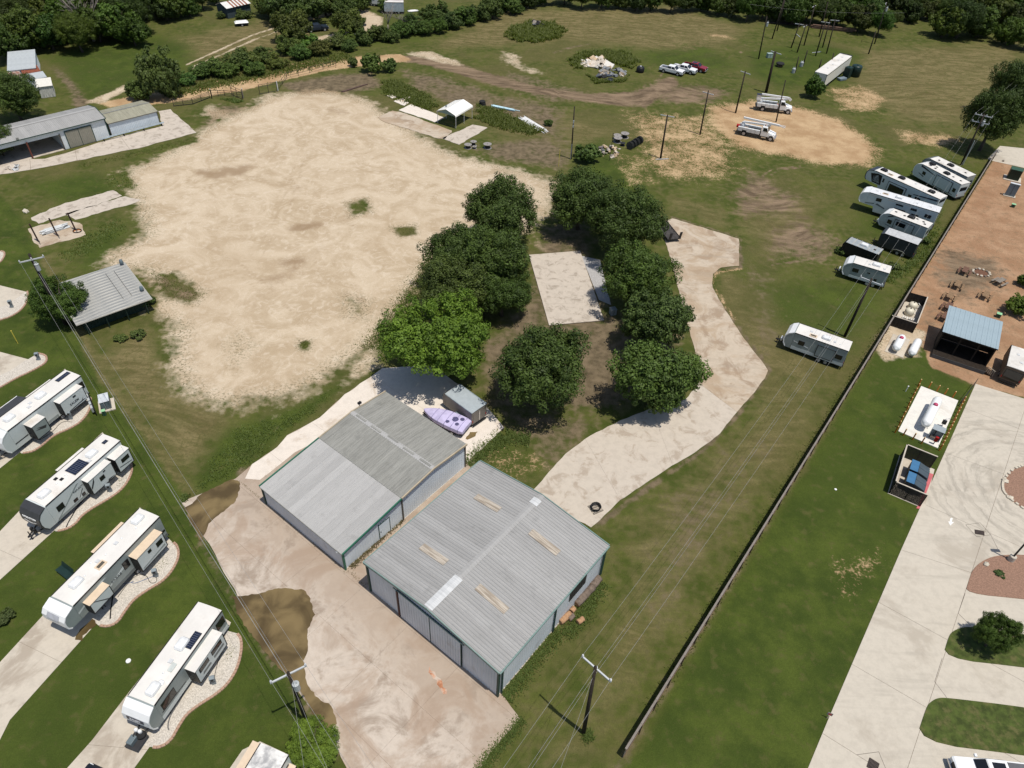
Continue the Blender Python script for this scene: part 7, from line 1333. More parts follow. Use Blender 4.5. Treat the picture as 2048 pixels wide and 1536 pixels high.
for i, L_ in enumerate((0, 2.7, 5.3)): MB().beam((L_, 0, 0), (L_ - .1, .25, 2.9), .2, .2).build('rack_post', mat('rusty_black', (.035, .02, .016), .8, var=.3, col2=(.16, .06, .03), c2=.6), k); MB().beam((L_, .2, .5), (L_, -1.2, .5), .1, .1).build('rack_arm', STEEL, k)
g_ = G(155, 463); k = thing('cable_heap', 'orange and black cable heap at the end of the pole rack', 'cable', g_); [MB().path([((.5 + .05 * i) * math.cos(j * .5), (.4 + .05 * i) * math.sin(j * .5), .06 + i * .04) for j in range(14)], .03, 5).build('cable_loop', BLK if i else AMB, k) for i in range(4)]
def heap(label, p, n, spread, mats_, size, seed, tall=.5):
    rs_ = random.Random(seed); g_ = G(*p); o = thing('rubble_heap', label, 'rubble', g_)
    for i in range(n):
        a = rs_.uniform(0, 6.28); d = spread * math.sqrt(rs_.random()); s = rs_.uniform(*size); zz = max(.05, tall * (1 - d / spread) * rs_.uniform(.4, 1))
        b_ = MB(); b_.cbox((0, 0, 0), (s * rs_.uniform(.7, 1.6), s * rs_.uniform(.5, 1.2), s * rs_.uniform(.12, .5))); b_.build('fragment', rs_.choice(mats_), o, loc=(d * math.cos(a), d * math.sin(a), zz), rot=(rs_.uniform(-.6, .6), rs_.uniform(-.6, .6), rs_.uniform(0, 3)), bevel=.02)
CONF = mat('broken_concrete', (.50, .44, .37), .9, var=.2, vs=2); GREYF = mat('grey_scrap', (.20, .21, .22), .7, var=.3); TANF = mat('tan_rubble', (.42, .32, .21), .9, var=.2)
heap('heap of broken pale concrete in the weed ring', (1192, 128), 34, 3.6, [CONF, CONF, TANF, mat('white_rubble', (.6, .57, .52), .9)], (.7, 1.9), 3, 1.3); heap('heap of scrap metal and pipes in front of the broken concrete', (1225, 146), 38, 3.6, [GREYF, BLK, OLDW, GREYF, TANF, CONF], (.4, 1.5), 5, .9); heap('black sheeting heap at the front of the scrap', (1212, 157), 10, 2.0, [BLK, mat('slate_sheet', (.04, .05, .07), .6)], (.8, 1.6), 6, .5)
heap('rubble heap beside the bush and the reels', (1218, 303), 40, 2.6, [CONF, GREYF, TANF, OLDW, mat('purple_grey_rubble', (.16, .14, .15), .8)], (.3, .8), 8, .8); heap('scrap and dead branches on the far round weed mound', (1069, 52), 24, 3.2, [BLK, GREYF, OLDW, BLK], (.5, 1.5), 9, 1.2); heap('grey rubbish heap at the near end of the shed forecourt', (27, 336), 16, 1.3, [ARM, CONF, GREYF], (.3, .9), 12, .5); heap('tan rubble among the weeds above the carport slabs', (812, 200), 14, 1.6, [TANF, CONF], (.3, .8), 13, .3)
# slim posts
for lab, p, t_, m_ in (('slim grey post in front of the rubble heap', (1219, 321), (1226, 266), STEEL), ('yellow marker post below the grey service pole', (1117, 333), (1125, 300), mat('yellow_marker', (.6, .5, .08), .6)), ('yellow marker post on the left lawn', (36, 687), (41, 655), mat('yellow_marker', (.6, .5, .08)))):
    g_ = G(*p); d = _f + _r * ((t_[0] - 1024) / FPX) + _u * ((768 - t_[1]) / FPX); k_ = Vector((d.x, d.y)).dot(Vector((g_.x, g_.y))) / Vector((d.x, d.y)).length_squared; hh = CH + d.z * k_; o = thing('marker_post', lab, 'post', g_); MB().tube((0, 0, 0), (0, 0, hh), .05, n=6).build('post_shaft', m_, o); MB().lathe([(.07, hh - .1), (.07, hh), (0, hh + .04)], 6).build('post_cap', m_, o)
# ---------------------------------------------------------------- pipe gates and rail fence at the yard entrance
GATE = mat('dark_pipe', (.045, .038, .034), .6, var=.2)
def pipe_fence(label, pts, h, rails, name='pipe_fence', cat='fence', posts=None, m=GATE, wood=False):
    P_ = [G(*p) for p in pts]; o = thing(name, label, cat, P_[0])
    for a, b in zip(P_[:-1], P_[1:]):
        a, b = a - P_[0], b - P_[0]; n = max(1, int((b - a).length / 2.4)) if posts is None else posts
        for i in range(n + 1): q_ = a.lerp(b, i / n); MB().tube((q_.x, q_.y, 0), (q_.x, q_.y, h + .05), .06, n=6).build('post', m, o)
        for z in rails: MB().tube((a.x, a.y, z), (b.x, b.y, z), .042, n=5).build('rail', m, o)
    return o
pipe_fence('open left leaf of the pipe gate', [(486, 200), (464, 190)], 2.0, (.15, 1.5, 2.0), 'pipe_gate', 'gate', 2); pipe_fence('open right leaf of the pipe gate, seen flat', [(520, 189), (555, 183)], 2.0, (.15, 1.6, 2.0), 'pipe_gate', 'gate', 2)
pipe_fence('pipe panel fence between shed and left gate leaf', [(348, 213), (386, 209), (420, 196)], 1.3, (.2, .5, .8, 1.05, 1.3), posts=2); pipe_fence('pipe fence stub beside the left gate leaf', [(424, 193), (450, 192), (486, 197)], 1.2, (.3, .75, 1.2), posts=2); pipe_fence('long pipe fence curving away from the right gate leaf', [(556, 181), (574, 157), (620, 146), (672, 132)], 1.2, (.6, 1.2))
for lab, p in (('white gate post at the right leaf', (556, 181)), ('pale gate post at the left leaf', (487, 196)), ('dark wooden post in the panel fence', (424, 197))):
    k = thing('gate_post', lab, 'post', G(*p)); MB().tube((0, 0, 0), (0, 0, 1.9), .11, .1, 8).build('post_shaft', PVC if 'white' in lab else OLDW if 'pale' in lab else WOOD, k); MB().lathe([(.12, 1.9), (.08, 1.97), (0, 1.98)], 8).build('post_cap', ARM, k)
# ---------------------------------------------------------------- smaller far things
g_ = G(484, 51); k = thing('covered_trailer', 'small low trailer under a white tarpaulin in the far field', 'trailer', g_, R(25)); MB().box(-1.6, 1.6, -.9, .9, .4, .8).build('trailer_bed', mat('navy_paint', (.02, .03, .045)), k); MB().add([(-1.7, -1, .8), (1.7, -1, .8), (1.7, 1, .8), (-1.7, 1, .8), (-1.3, -.6, 1.15), (1.3, -.6, 1.1), (1.3, .6, 1.15), (-1.3, .6, 1.1)], [(0, 1, 5, 4), (1, 2, 6, 5), (2, 3, 7, 6), (3, 0, 4, 7), (4, 5, 6, 7)]).build('tarpaulin', PVC, k); [wheel(k, 0, s * .95, .3) for s in (-1, 1)]
g_ = G(666, 28); k = thing('lawn_tractor', 'small red lawn tractor with a white hood on the loop drive', 'tractor', g_, R(200)); MB().box(-.9, .2, -.45, .45, .35, .8).build('deck', REDL, k, bevel=.05); MB().box(.2, 1.1, -.4, .4, .35, .95).build('bonnet', SHELL, k, bevel=.08); MB().box(-.5, -.1, -.3, .3, .8, 1.2).build('seat', BLK, k, bevel=.05); [wheel(k, -.5, s * .5, .36) for s in (-1, 1)]; [wheel(k, .8, s * .45, .24) for s in (-1, 1)]
g_ = G(724, 50); heap('black tarpaulin heap inside the loop drive', (724, 50), 8, 1.0, [BLK, REELB], (.5, 1.1), 20, .7); g_ = G(826, 23); k = thing('white_skiff', 'small upturned white skiff beside the box trailer', 'boat', g_, R(30)); MB().loft([[(x, y * s, z * s + .05) for y, z in ((-.7, 0), (-.6, .3), (0, .45), (.6, .3), (.7, 0))] for x, s in ((-1.5, .75), (-.5, 1), (.7, .9), (1.6, .25))]).build('hull', PVC, k, smooth=True); MB().beam((-1.4, 0, .42), (1.4, 0, .36), .06, .06).build('keel', PVC, k)
g_, an_, _ = two((1347, 485), (1335, 470)); k = thing('flatbed_trailer', 'dark flatbed trailer with raised ramps half under the oaks', 'trailer', g_, an_); MB().box(0, 5.5, -1.1, 1.1, .55, .65).build('deck', mat('dark_deck', (.05, .045, .042), .8, var=.3), k); MB().box(0, 5.5, -1.15, -1.08, .5, .75).build('side_rail', STEEL, k); MB().box(0, 5.5, 1.08, 1.15, .5, .75).build('side_rail', STEEL, k)
for s in (-1, 1): MB().beam((-.05, s * .85, .6), (-.35, s * .85, 2.0), .4, .08).build('ramp', STEEL, k); [wheel(k, x, s * 1.0, .36) for x in (2.2, 3.1)]
# small things by the foundation slab and elsewhere
g_ = G(1226, 630); cabinet('grey air conditioner box beside the foundation slab under the oaks', (1225, 628), (.8, .8, .9), R(20), mat('pedestal_grey', '#7d868a')); g_ = G(1196, 640); k = thing('stub_pipe', 'short dark pipe stub at the slab corner', 'pipe', (g_.x, g_.y, .1)); MB().tube((0, 0, 0), (0, 0, .5), .06).build('pipe', STEEL, k); MB().lathe([(.09, .5), (.09, .56), (0, .58)], 8).build('cap', PVC, k)
g_ = G(132, 1150); k = thing('folding_chair', 'dark green camp chair on the lawn beside the long fifth wheel', 'chair', g_, R(-30)); MB().box(-.9, .9, -.32, .32, .42, .47).build('seat', DG_T, k); MB().add([(-.9, .3, .45), (.9, .3, .45), (.9, .55, .95), (-.9, .55, .95)], [(0, 1, 2, 3)]).build('backrest', DG_T, k); [MB().beam((x, y, 0), (x, -y, .44), .04, .04).build('leg', STEEL, k) for x in (-.8, .8) for y in (-.3, .3)]
g_ = G(257, 1322); tag(MB().lathe([(0, .02), (.22, .02), (.2, .08), (.05, .1), (0, .1)], 12).build('lid_disc', PVC, None, loc=g_), 'round white lid lying on the left lawn', 'lid')
k = thing('dolly_hitch_gear', 'generator and spare tyre on the hitch of the badge trailer', 'generator', tA.matrix_world.translation if False else G(283, 1478), R(-106)); MB().cbox((.5, -.2, .75), (.7, .5, .5)).build('generator_body', mat('generator_grey', '#5f6b70'), k, bevel=.05); MB().box(-.3, 1.0, -.6, .6, .42, .5).build('carrier', STEEL, k); MB().lathe([(.15, -.1), (.32, -.1), (.36, 0), (.32, .1), (.15, .1)], 14, (-.1, .15, .7), 'z').build('spare_tyre', TYRE, k, smooth=True)
# ================================================================ TREES, SHRUBS, WEEDS
def leaf_mat(name, dark, lite, trans=.25):
    t = NT(name); tint = t.attr('tint'); oi = t.n('ShaderNodeObjectInfo')
    c = t.mix(tint, dark, lite); c = t.mix(1.0, c, oi.outputs['Color'], 'MULTIPLY')
    d = t.n('ShaderNodeBsdfPrincipled'); t.put(d.inputs['Base Color'], c); d.inputs['Roughness'].default_value = .6; d.inputs['Specular IOR Level'].default_value = .25
    tr = t.n('ShaderNodeBsdfTranslucent'); t.put(tr.inputs[0], t.mix(1.0, c, (1.2, 1.35, .5), 'MULTIPLY')); m = t.n('ShaderNodeMixShader'); m.inputs[0].default_value = trans
    t.t.links.new(d.outputs[0], m.inputs[1]); t.t.links.new(tr.outputs[0], m.inputs[2]); t.t.links.new(m.outputs[0], t.out.inputs[0]); return t.m
LEAF = leaf_mat('leaf_oak', (.024, .038, .0085), (.105, .145, .030), .18); LEAF_B = leaf_mat('leaf_bright', (.045, .080, .010), (.150, .230, .030), .25); LEAF_V = leaf_mat('leaf_vine', (.036, .058, .013), (.128, .168, .042), .2); LEAF_W = leaf_mat('leaf_weed', (.070, .092, .018), (.150, .175, .042), .4)  # random leaf tones, spread widened to imitate sunlit tips and deep shade
BARKT = mat('tree_bark', (.075, .06, .048), .9, var=.3, vs=3, bump=.5, bs=10)
def leaf_mesh(name, Pt, Nn, size, tint, m, aspect=.62):
    """many small diamond leaves at points Pt with normals Nn"""
    n = len(Pt); rng = np.random.default_rng(n)
    r_ = rng.normal(size=(n, 3)); a = np.cross(Nn, r_); a /= np.linalg.norm(a, axis=1, keepdims=True) + 1e-9; b = np.cross(Nn, a); b /= np.linalg.norm(b, axis=1, keepdims=True) + 1e-9
    s = (size * rng.uniform(.6, 1.35, n))[:, None]; bend = Nn * s * .22
    vs = np.stack([Pt - a * s, Pt - b * s * aspect + bend * .6, Pt + a * s, Pt + b * s * aspect + bend * .6], 1).reshape(-1, 3)
    me_ = bpy.data.meshes.new(name); me_.vertices.add(n * 4); me_.vertices.foreach_set('co', vs.astype(np.float32).ravel()); me_.loops.add(n * 4); me_.loops.foreach_set('vertex_index', np.arange(n * 4, dtype=np.int32)); me_.polygons.add(n); me_.polygons.foreach_set('loop_start', np.arange(0, n * 4, 4, dtype=np.int32)); me_.polygons.foreach_set('loop_total', np.full(n, 4, dtype=np.int32)); me_.update(calc_edges=True)
    at = me_.attributes.new('tint', 'FLOAT', 'POINT'); at.data.foreach_set('value', np.repeat(np.clip(tint, 0, 1), 4).astype(np.float32)); me_.materials.append(m); return me_
def crown_mesh(name, seed, n, leaf, m, rz=.72, lobes=16, flat=.25, spread=.62, lob=(.30, .46), droop=0.):
    """crown of unit radius (x, y), centred on the origin, made of overlapping leaf clumps"""
    rng = np.random.default_rng(seed); cs = []; rs_ = []
    for i in range(lobes):
        d = rng.normal(size=3); d /= np.linalg.norm(d); d[2] = d[2] * .8 + .12; q = rng.uniform(.35, 1.0) ** .5 * spread; cs.append(d * q * np.array([1, 1, rz])); rs_.append(rng.uniform(*lob))
    cs = np.array(cs); rs_ = np.array(rs_); sub_c = []; sub_r = []; sub_t = []
    for c, r in zip(cs, rs_):                       # every lobe carries smaller twig clumps
        t0 = rng.uniform(.25, .75)
        for j in range(24):
            d = rng.normal(size=3); d /= np.linalg.norm(d); sub_c.append(c + d * r * rng.uniform(.62, .98) * np.array([1, 1, .85])); sub_r.append(r * rng.uniform(.20, .36)); sub_t.append(np.clip(t0 + rng.normal() * .22, 0, 1))
    sub_c = np.array(sub_c); sub_r = np.array(sub_r); sub_t = np.array(sub_t); pr = sub_r ** 2; pr /= pr.sum()
    ix = rng.choice(len(sub_c), n, p=pr); d = rng.normal(size=(n, 3)); d /= np.linalg.norm(d, axis=1, keepdims=True)
    Pt = sub_c[ix] + d * (sub_r[ix] * rng.uniform(.35, 1.0, n) ** .5)[:, None]; Pt[:, 2] -= droop * (Pt[:, 0] ** 2 + Pt[:, 1] ** 2)
    ctr = Pt.copy(); ctr[:, 2] += .25; ctr /= np.linalg.norm(ctr, axis=1, keepdims=True) + 1e-9
    Nn = ctr * .35 + d * .95 + rng.normal(size=(n, 3)) * .38; Nn[:, 2] += .22; Nn /= np.linalg.norm(Nn, axis=1, keepdims=True)
    low = Pt[:, 2] < -rz * .75; Pt[low, 2] = -rz * .75 + rng.uniform(0, .1, low.sum())
    return leaf_mesh(name, Pt, Nn, leaf, sub_t[ix] * .6 + rng.uniform(0, .4, n), m), cs, rs_
def trunk_mesh(name, seed, cs, h0, r0, dead=False):
    """tapered trunk with limbs out to the clumps; unit crown centre at (0,0,h0)"""
    rng = random.Random(seed); b = MB(); base = Vector((0, 0, 0)); fork = Vector((rng.uniform(-.05, .05), rng.uniform(-.05, .05), h0 * .42))
    b.path([base - Vector((0, 0, .05)), Vector((fork.x * .4, fork.y * .4, h0 * .2)), fork], [r0 * 1.25, r0, r0 * .85], 8)
    for c in cs:
        c = Vector(c) + Vector((0, 0, h0)); m_ = fork.lerp(c, .5) + Vector((rng.uniform(-.08, .08), rng.uniform(-.08, .08), rng.uniform(-.02, .08))); b.path([fork, m_, c], [r0 * .5, r0 * .3, r0 * .08], 5)
        if dead:
            for k in range(5): e_ = c + Vector((rng.uniform(-.4, .4), rng.uniform(-.4, .4), rng.uniform(-.2, .3))); b.path([m_, (m_ + e_) / 2 + Vector((0, 0, .05)), e_], [r0 * .2, r0 * .12, r0 * .03], 4)
    return b.mesh(name, BARKT, smooth=True)
KINDS_ = {}
def kind(key, seed, n, leaf, m, h0, r0=.05, **k):
    me_, cs, rs_ = crown_mesh('crown', seed, n, leaf, m, **k); KINDS_[key] = (me_, trunk_mesh('trunk', seed, cs, h0, r0), h0)
for i, s in enumerate((3, 8, 15, 21)): kind('oak%d' % i, s, 52000, .0205, LEAF, .92, rz=.76, lobes=26, spread=.66, lob=(.33, .46))
kind('pecan', 5, 50000, .020, LEAF_B, .86, rz=.68, lobes=34, lob=(.24, .38), spread=.76); kind('maple0', 31, 34000, .028, LEAF, .95, rz=.8, lobes=26, spread=.68, lob=(.32, .44)); kind('maple1', 37, 34000, .028, LEAF, .95, rz=.8, lobes=28, spread=.68, lob=(.32, .44))
for i, s in enumerate((41, 47, 53, 59)): kind('far%d' % i, s, 12000, .046, LEAF, .76, rz=.85, lobes=18, spread=.76)
for i, s in enumerate((61, 67, 71)): kind('vine%d' % i, s, 9000, .050, LEAF_V, .70, rz=.85, lobes=15, droop=.15, spread=.74)
for i, s in enumerate((73, 79, 83)): kind('bush%d' % i, s, 5000, .075, LEAF_V, .62, .035, rz=.75, lobes=11)
kind('sapling', 91, 5000, .060, LEAF_B, 1.0, .03, rz=1.0, lobes=16, lob=(.2, .34), spread=.75); kind('small', 97, 9000, .055, LEAF_B, .75, .035, rz=.75, lobes=14)
USED = {}
def tree(name, label, cat, key, pos, r_, squash=1., tint=(1, 1, 1), rot=None, group=None, zs=1.):
    """tree of crown radius r_ standing at pos"""
    c_me, t_me, h0 = KINDS_[key]; o = thing(name, label, cat, (pos[0], pos[1], 0), rnd() * 6.28 if rot is None else rot, group)
    sc = (r_, r_ * squash, r_ * zs); c = place('crown', c_me, o, (0, 0, h0 * r_ * zs)); c.scale = sc; c.color = (*tint, 1)
    t_ = place('trunk', t_me, o); t_.scale = (r_, r_, r_ * zs); return o
def tree_px(name, label, cat, key, px, rpx, zs=1., **k):
    """centre of the crown and its half width in the picture"""
    z = 4.0
    for _ in range(4):
        g_ = G(px[0], px[1], z); sc = FPX / ((g_ - Vector((0, 0, CH))).dot(_f)); r_ = rpx / sc; z = KINDS_[key][2] * r_ * zs
    g_ = G(px[0], px[1], z); return tree(name, label, cat, key, g_, r_, zs=zs, **k)
OK = (.95, 1.0, .85)
for key, px, r_, zs, tn, lab, nm in (
  ('oak0', (1003, 424), 86, 1.0, (.85, .95, .85), 'dark oak at the top left of the ring of trees', 'oak_tree'), ('oak1', (922, 508), 82, .95, (.8, .9, .8), 'dark oak at the left bulge of the ring, beside the yard', 'oak_tree'), ('oak2', (985, 520), 88, 1.05, (.85, .95, .8), 'dark oak left of the foundation slab, upper one', 'oak_tree'), ('oak3', (908, 572), 84, .95, (1.0, 1.0, .95), 'dull green oak just above the bright green tree', 'oak_tree'), ('oak0', (1005, 585), 66, .95, (.75, .9, .75), 'dark oak left of the foundation slab, lower one', 'oak_tree'),
  ('pecan', (872, 668), 126, .95, (1.1, 1.15, 1), 'large bright green tree beside the left warehouse yard', 'pecan_tree'), ('oak1', (1163, 395), 82, .95, (.85, .95, .85), 'dark oak at the top of the ring, right of the gap', 'oak_tree'), ('oak2', (1250, 443), 90, .95, (.8, .9, .8), 'dark oak at the top right of the ring by the flatbed trailer', 'oak_tree'), ('oak3', (1275, 552), 86, 1.0, (.95, 1.1, .85), 'rounded oak right of the foundation slab', 'oak_tree'),
  ('maple0', (1310, 640), 82, 1.0, (.95, 1.05, 1.1), 'coarse leaved tree between the rounded oak and the driveway bend', 'broadleaf_tree'), ('maple1', (1312, 745), 98, 1.0, (1.1, 1.25, 1.15), 'coarse leaved tree nearest the driveway bend, lowest on the right', 'broadleaf_tree'), ('oak1', (1090, 736), 116, .92, (.85, .95, .85), 'wide dark oak in the middle below the foundation slab', 'oak_tree')):
    tree_px(nm, lab, 'tree', key, px, r_, zs, tint=tn)
tree_px('oak_tree', 'round green tree behind the tall pole and the lean-to shed', 'tree', 'pecan', (118, 597), 62, tint=(.62, .68, .8)); tree_px('oak_tree', 'dark oak at the left edge beside the open bay shed', 'tree', 'oak2', (22, 188), 62, 1.0, tint=(.85, .95, .8)); tree_px('oak_tree', 'dark oak leaning over the left end of the open bay shed', 'tree', 'oak3', (-8, 275), 42, 1.0, tint=(.9, 1, .8))
tree_px('oak_tree', 'large dark oak at the right edge beside the double arm pole', 'tree', 'oak0', (1995, 228), 64, 1.3, tint=(.75, .85, .75)); tree_px('oak_tree', 'dark oak at the right edge above the large one', 'tree', 'oak1', (2030, 172), 56, 1.25, tint=(.7, .8, .7))
tree_px('young_tree', 'young tree on the lawn island beside the park road', 'tree', 'pecan', (1995, 1266), 46, 1.35, tint=(.62, .66, .8)); tree_px('small_tree', 'small tree in front of the long white box trailer', 'tree', 'small', (1632, 172), 26, 1.15, tint=(.5, .6, .6)); tree_px('vine_tree', 'tall vine smothered tree beside the lane, left', 'tree', 'vine0', (318, 148), 42, 1.5); tree_px('vine_tree', 'vine covered tree low at the left tip of the lane hedge', 'tree', 'vine1', (278, 180), 30, .8, tint=(1.1, 1.15, 1))
tree_px('shrub', 'bushy green shrub at the lane bend beside the rail fence', 'shrub', 'bush0', (742, 128), 26, 1.1, tint=(1.1, 1.2, 1)); tree_px('shrub', 'shrub right of the bushy one at the lane bend', 'shrub', 'bush1', (780, 132), 18, tint=(1, 1.1, 1)); tree_px('shrub', 'low shrub left of the bushy one at the lane bend', 'shrub', 'bush2', (708, 124), 14); tree_px('shrub', 'dense bush at the foot of the grey service pole', 'shrub', 'bush0', (1172, 304), 31, .85, tint=(.8, .95, .8)); tree_px('shrub', 'bright spindly bush under the bottom left pole', 'shrub', 'pecan', (628, 1488), 60, .62, tint=(1.25, 1.2, 1.1)); tree_px('shrub', 'round shrub on the pebble bed at the right edge, lower one', 'shrub', 'small', (2040, 612), 32, .8, tint=(.9, .85, .8)); tree_px('shrub', 'round shrub at the right edge, upper one', 'shrub', 'small', (2052, 560), 20, .8, tint=(.6, .6, .6)); tree_px('shrub', 'dark bush on the lawn at the left edge', 'shrub', 'bush1', (6, 1236), 22, .6, tint=(.7, .7, .8)); tree_px('shrub', 'shrub growing against the front corner of the lean-to shed', 'shrub', 'bush2', (293, 603), 22, .7, tint=(.8, .9, .8)); tree_px('shrub', 'weedy bush below the lean-to shed', 'shrub', 'bush0', (275, 670), 18, .6); tree_px('shrub', 'weedy bush left of the small one below the lean-to shed', 'shrub', 'bush1', (240, 675), 16, .45, tint=(1, 1, .9)); tree_px('shrub', 'shrub at the nose of the black cargo trailer', 'shrub', 'bush1', (1682, 502), 14, .7, tint=(1.0, 1.1, .9)); tree_px('shrub', 'leafy weeds between the trailers and the plank fence', 'shrub', 'bush2', (1852, 480), 14, .8, tint=(.8, .9, .8)); tree_px('shrub', 'shrub at the rear of the short grey trailer', 'shrub', 'bush0', (1788, 530), 14, .7); tree_px('shrub', 'shrub behind the white conduits', 'shrub', 'bush1', (1097, 246), 11, .8, tint=(.9, 1, .8)); tree_px('shrub', 'vines growing over the rusty roofed field shed', 'shrub', 'vine2', (486, 26), 18, .7); tree_px('shrub', 'vines at the left end of the field shed', 'shrub', 'vine1', (441, 30), 11, .8); tree_px('shrub', 'small agave on the reddish gravel bed', 'shrub', 'bush0', (2001, 1149), 12, .5, tint=(.7, .85, .9))
# hedgerow along the lane, woods at the back: every crown an object of its own
def belt(name, group, fmt, spots, keys, tints, zs=1.0, cat='tree', grow=1.3):
    L = []
    for i, (x, y, r_) in enumerate(spots): L.append(tree_px(name, '', cat, keys[i % len(keys)], (x, y), r_ * grow, zs * ru(.9, 1.12), tint=tuple(q * ru(.85, 1.15) for q in tints[i % len(tints)]), group=group))
    for row_lo, row_hi, rn in ((-1e9, 1e9, ''),): ordinals(L, fmt)
    return L
belt('hedge_tree', 'vine covered hedge along the lane', 'vine covered hedge bush along the lane, {} from the left', [(372, 157, 22), (398, 141, 26), (425, 129, 30), (450, 141, 26), (472, 119, 30), (498, 111, 30), (505, 136, 24), (530, 109, 26), (552, 121, 24), (575, 91, 28), (600, 103, 26), (615, 83, 30), (640, 96, 24), (668, 83, 26), (690, 73, 26), (700, 91, 18)], ['vine0', 'vine1', 'vine2'], [(1.1, 1.15, 1), (.95, 1.05, .9), (1.2, 1.3, .95)], .75, grow=1.0)
belt('grove_tree', 'trees round the loop drive', 'leafy tree of the grove round the loop drive, {} from the left', [(535, 6, 30), (565, 16, 36), (585, 54, 36), (610, 10, 38), (648, 0, 30), (680, 6, 28), (698, 46, 30), (690, 16, 24), (720, 4, 20), (770, 11, 14)], ['far0', 'far1', 'far2', 'far3'], [(1.1, 1.2, .9), (.9, 1, .85), (1, 1.05, .9)], 1.0, grow=1.15)
belt('hedge_tree', 'hedge row behind the lane bend', 'dark hedge bush between the lane and the loop drive, {} from the left', [(730, 74, 20), (755, 66, 20), (780, 68, 20), (805, 58, 22), (828, 48, 24), (850, 56, 18), (872, 24, 30), (880, 51, 18), (905, 41, 22), (930, 31, 24), (955, 21, 26), (985, 16, 26), (1008, 4, 26), (1030, 14, 18)], ['vine1', 'far1', 'vine2', 'far3'], [(.8, .9, .75), (1, 1.05, .9)], .85, grow=1.1)
belt('wood_tree', 'dark wood at the top left', 'dark tree of the wood in the top left corner, {} from the left', [(15, 85, 34), (45, 60, 40), (20, 25, 44), (70, 20, 44), (95, 65, 34), (120, 35, 42), (110, -2, 40), (150, 60, 34), (165, 15, 44), (190, 48, 34), (210, 10, 44), (235, 45, 36), (258, 20, 40), (262, 60, 28), (285, 0, 36), (250, -18, 40), (180, -25, 40), (90, -30, 40), (30, -20, 40), (345, 5, 30), (330, 20, 22), (375, 12, 22), (400, -10, 22), (430, -8, 16), (320, -15, 30)], ['far0', 'far1', 'oak2', 'far2', 'far3'], [(0.66, 0.78, 0.53), (0.82, 0.94, 0.57), (0.57, 0.66, 0.49), (0.98, 1.07, 0.66)], 1.05, grow=1.2)
belt('wood_tree', 'dark tree line along the top edge', 'dark tree of the line along the top edge, {} from the left', [(1055, -6, 22), (1085, -12, 24), (1130, -14, 26), (1165, -12, 24), (1205, -10, 26), (1240, -6, 24), (1275, -2, 24), (1305, -6, 26), (1345, -3, 22), (1375, 2, 22), (1405, 0, 24), (1440, 7, 24), (1470, 12, 24), (1500, 10, 26), (1530, 12, 26), (1560, 17, 28), (1590, 22, 28), (1620, 12, 30), (1650, 17, 30), (1680, 27, 28), (1700, 7, 30), (1725, 37, 28), (1745, 17, 26), (1765, 42, 24), (1545, -13, 28), (1600, -10, 30), (1660, -13, 30), (1720, -16, 30)], ['far1', 'far0', 'far3', 'oak1', 'far2'], [(0.57, 0.66, 0.45), (0.70, 0.82, 0.49), (0.82, 0.94, 0.57)], 1.05, grow=1.1)
belt('wood_tree', 'trees at the top right', 'dark tree at the top right beyond the field, {} from the left', [(1800, 6, 28), (1840, -1, 26), (1790, 34, 16), (1825, 24, 20), (1860, 19, 20), (1895, 44, 32), (1930, 34, 38), (1965, 44, 34), (1990, 19, 34), (1950, 4, 34), (1905, 9, 28), (2025, 64, 28), (2045, 39, 30), (2020, 9, 34), (2060, 69, 26), (2050, -1, 34)], ['far2', 'far0', 'oak3', 'far1'], [(0.53, 0.61, 0.41), (0.70, 0.82, 0.49), (0.94, 0.98, 0.61)], 1.0, grow=1.15)
# dead trees
for lab, px, base, sd_ in (('bare grey dead tree standing in front of the top left wood', (175, 30), (188, 82), 5), ('bare dead snag in the hedge by the loop drive', (775, 35), (776, 62), 6), ('broken bare trunk in the hedge right of the snag', (803, 45), (806, 66), 7)):
    rng = np.random.default_rng(sd_); cs = rng.normal(size=(7, 3)) * np.array([.5, .5, .35]); cs[:, 2] = np.abs(cs[:, 2]); me_ = trunk_mesh('trunk', sd_, cs, 1.4, .06, True); me_.materials[0] = mat('dead_wood', (.25, .22, .19), .9, var=.2)
    g_ = G(*base); o = thing('dead_tree', lab, 'tree', g_); q = place('trunk', me_, o); s = 5.5 if sd_ == 5 else 2.6; q.scale = (s, s, s)
    b_ = MB(); rr_s = random.Random(sd_)
    for c in cs:
        for j in range(4): a = Vector(c) * s + Vector((0, 0, 1.4 * s)); b_.path([a, a + Vector((rr_s.uniform(-1, 1), rr_s.uniform(-1, 1), rr_s.uniform(-.2, .9))) * s * .22], [.035, .012], 4)
    b_.build('twigs', mat('dead_wood', (.25, .22, .19)), o)
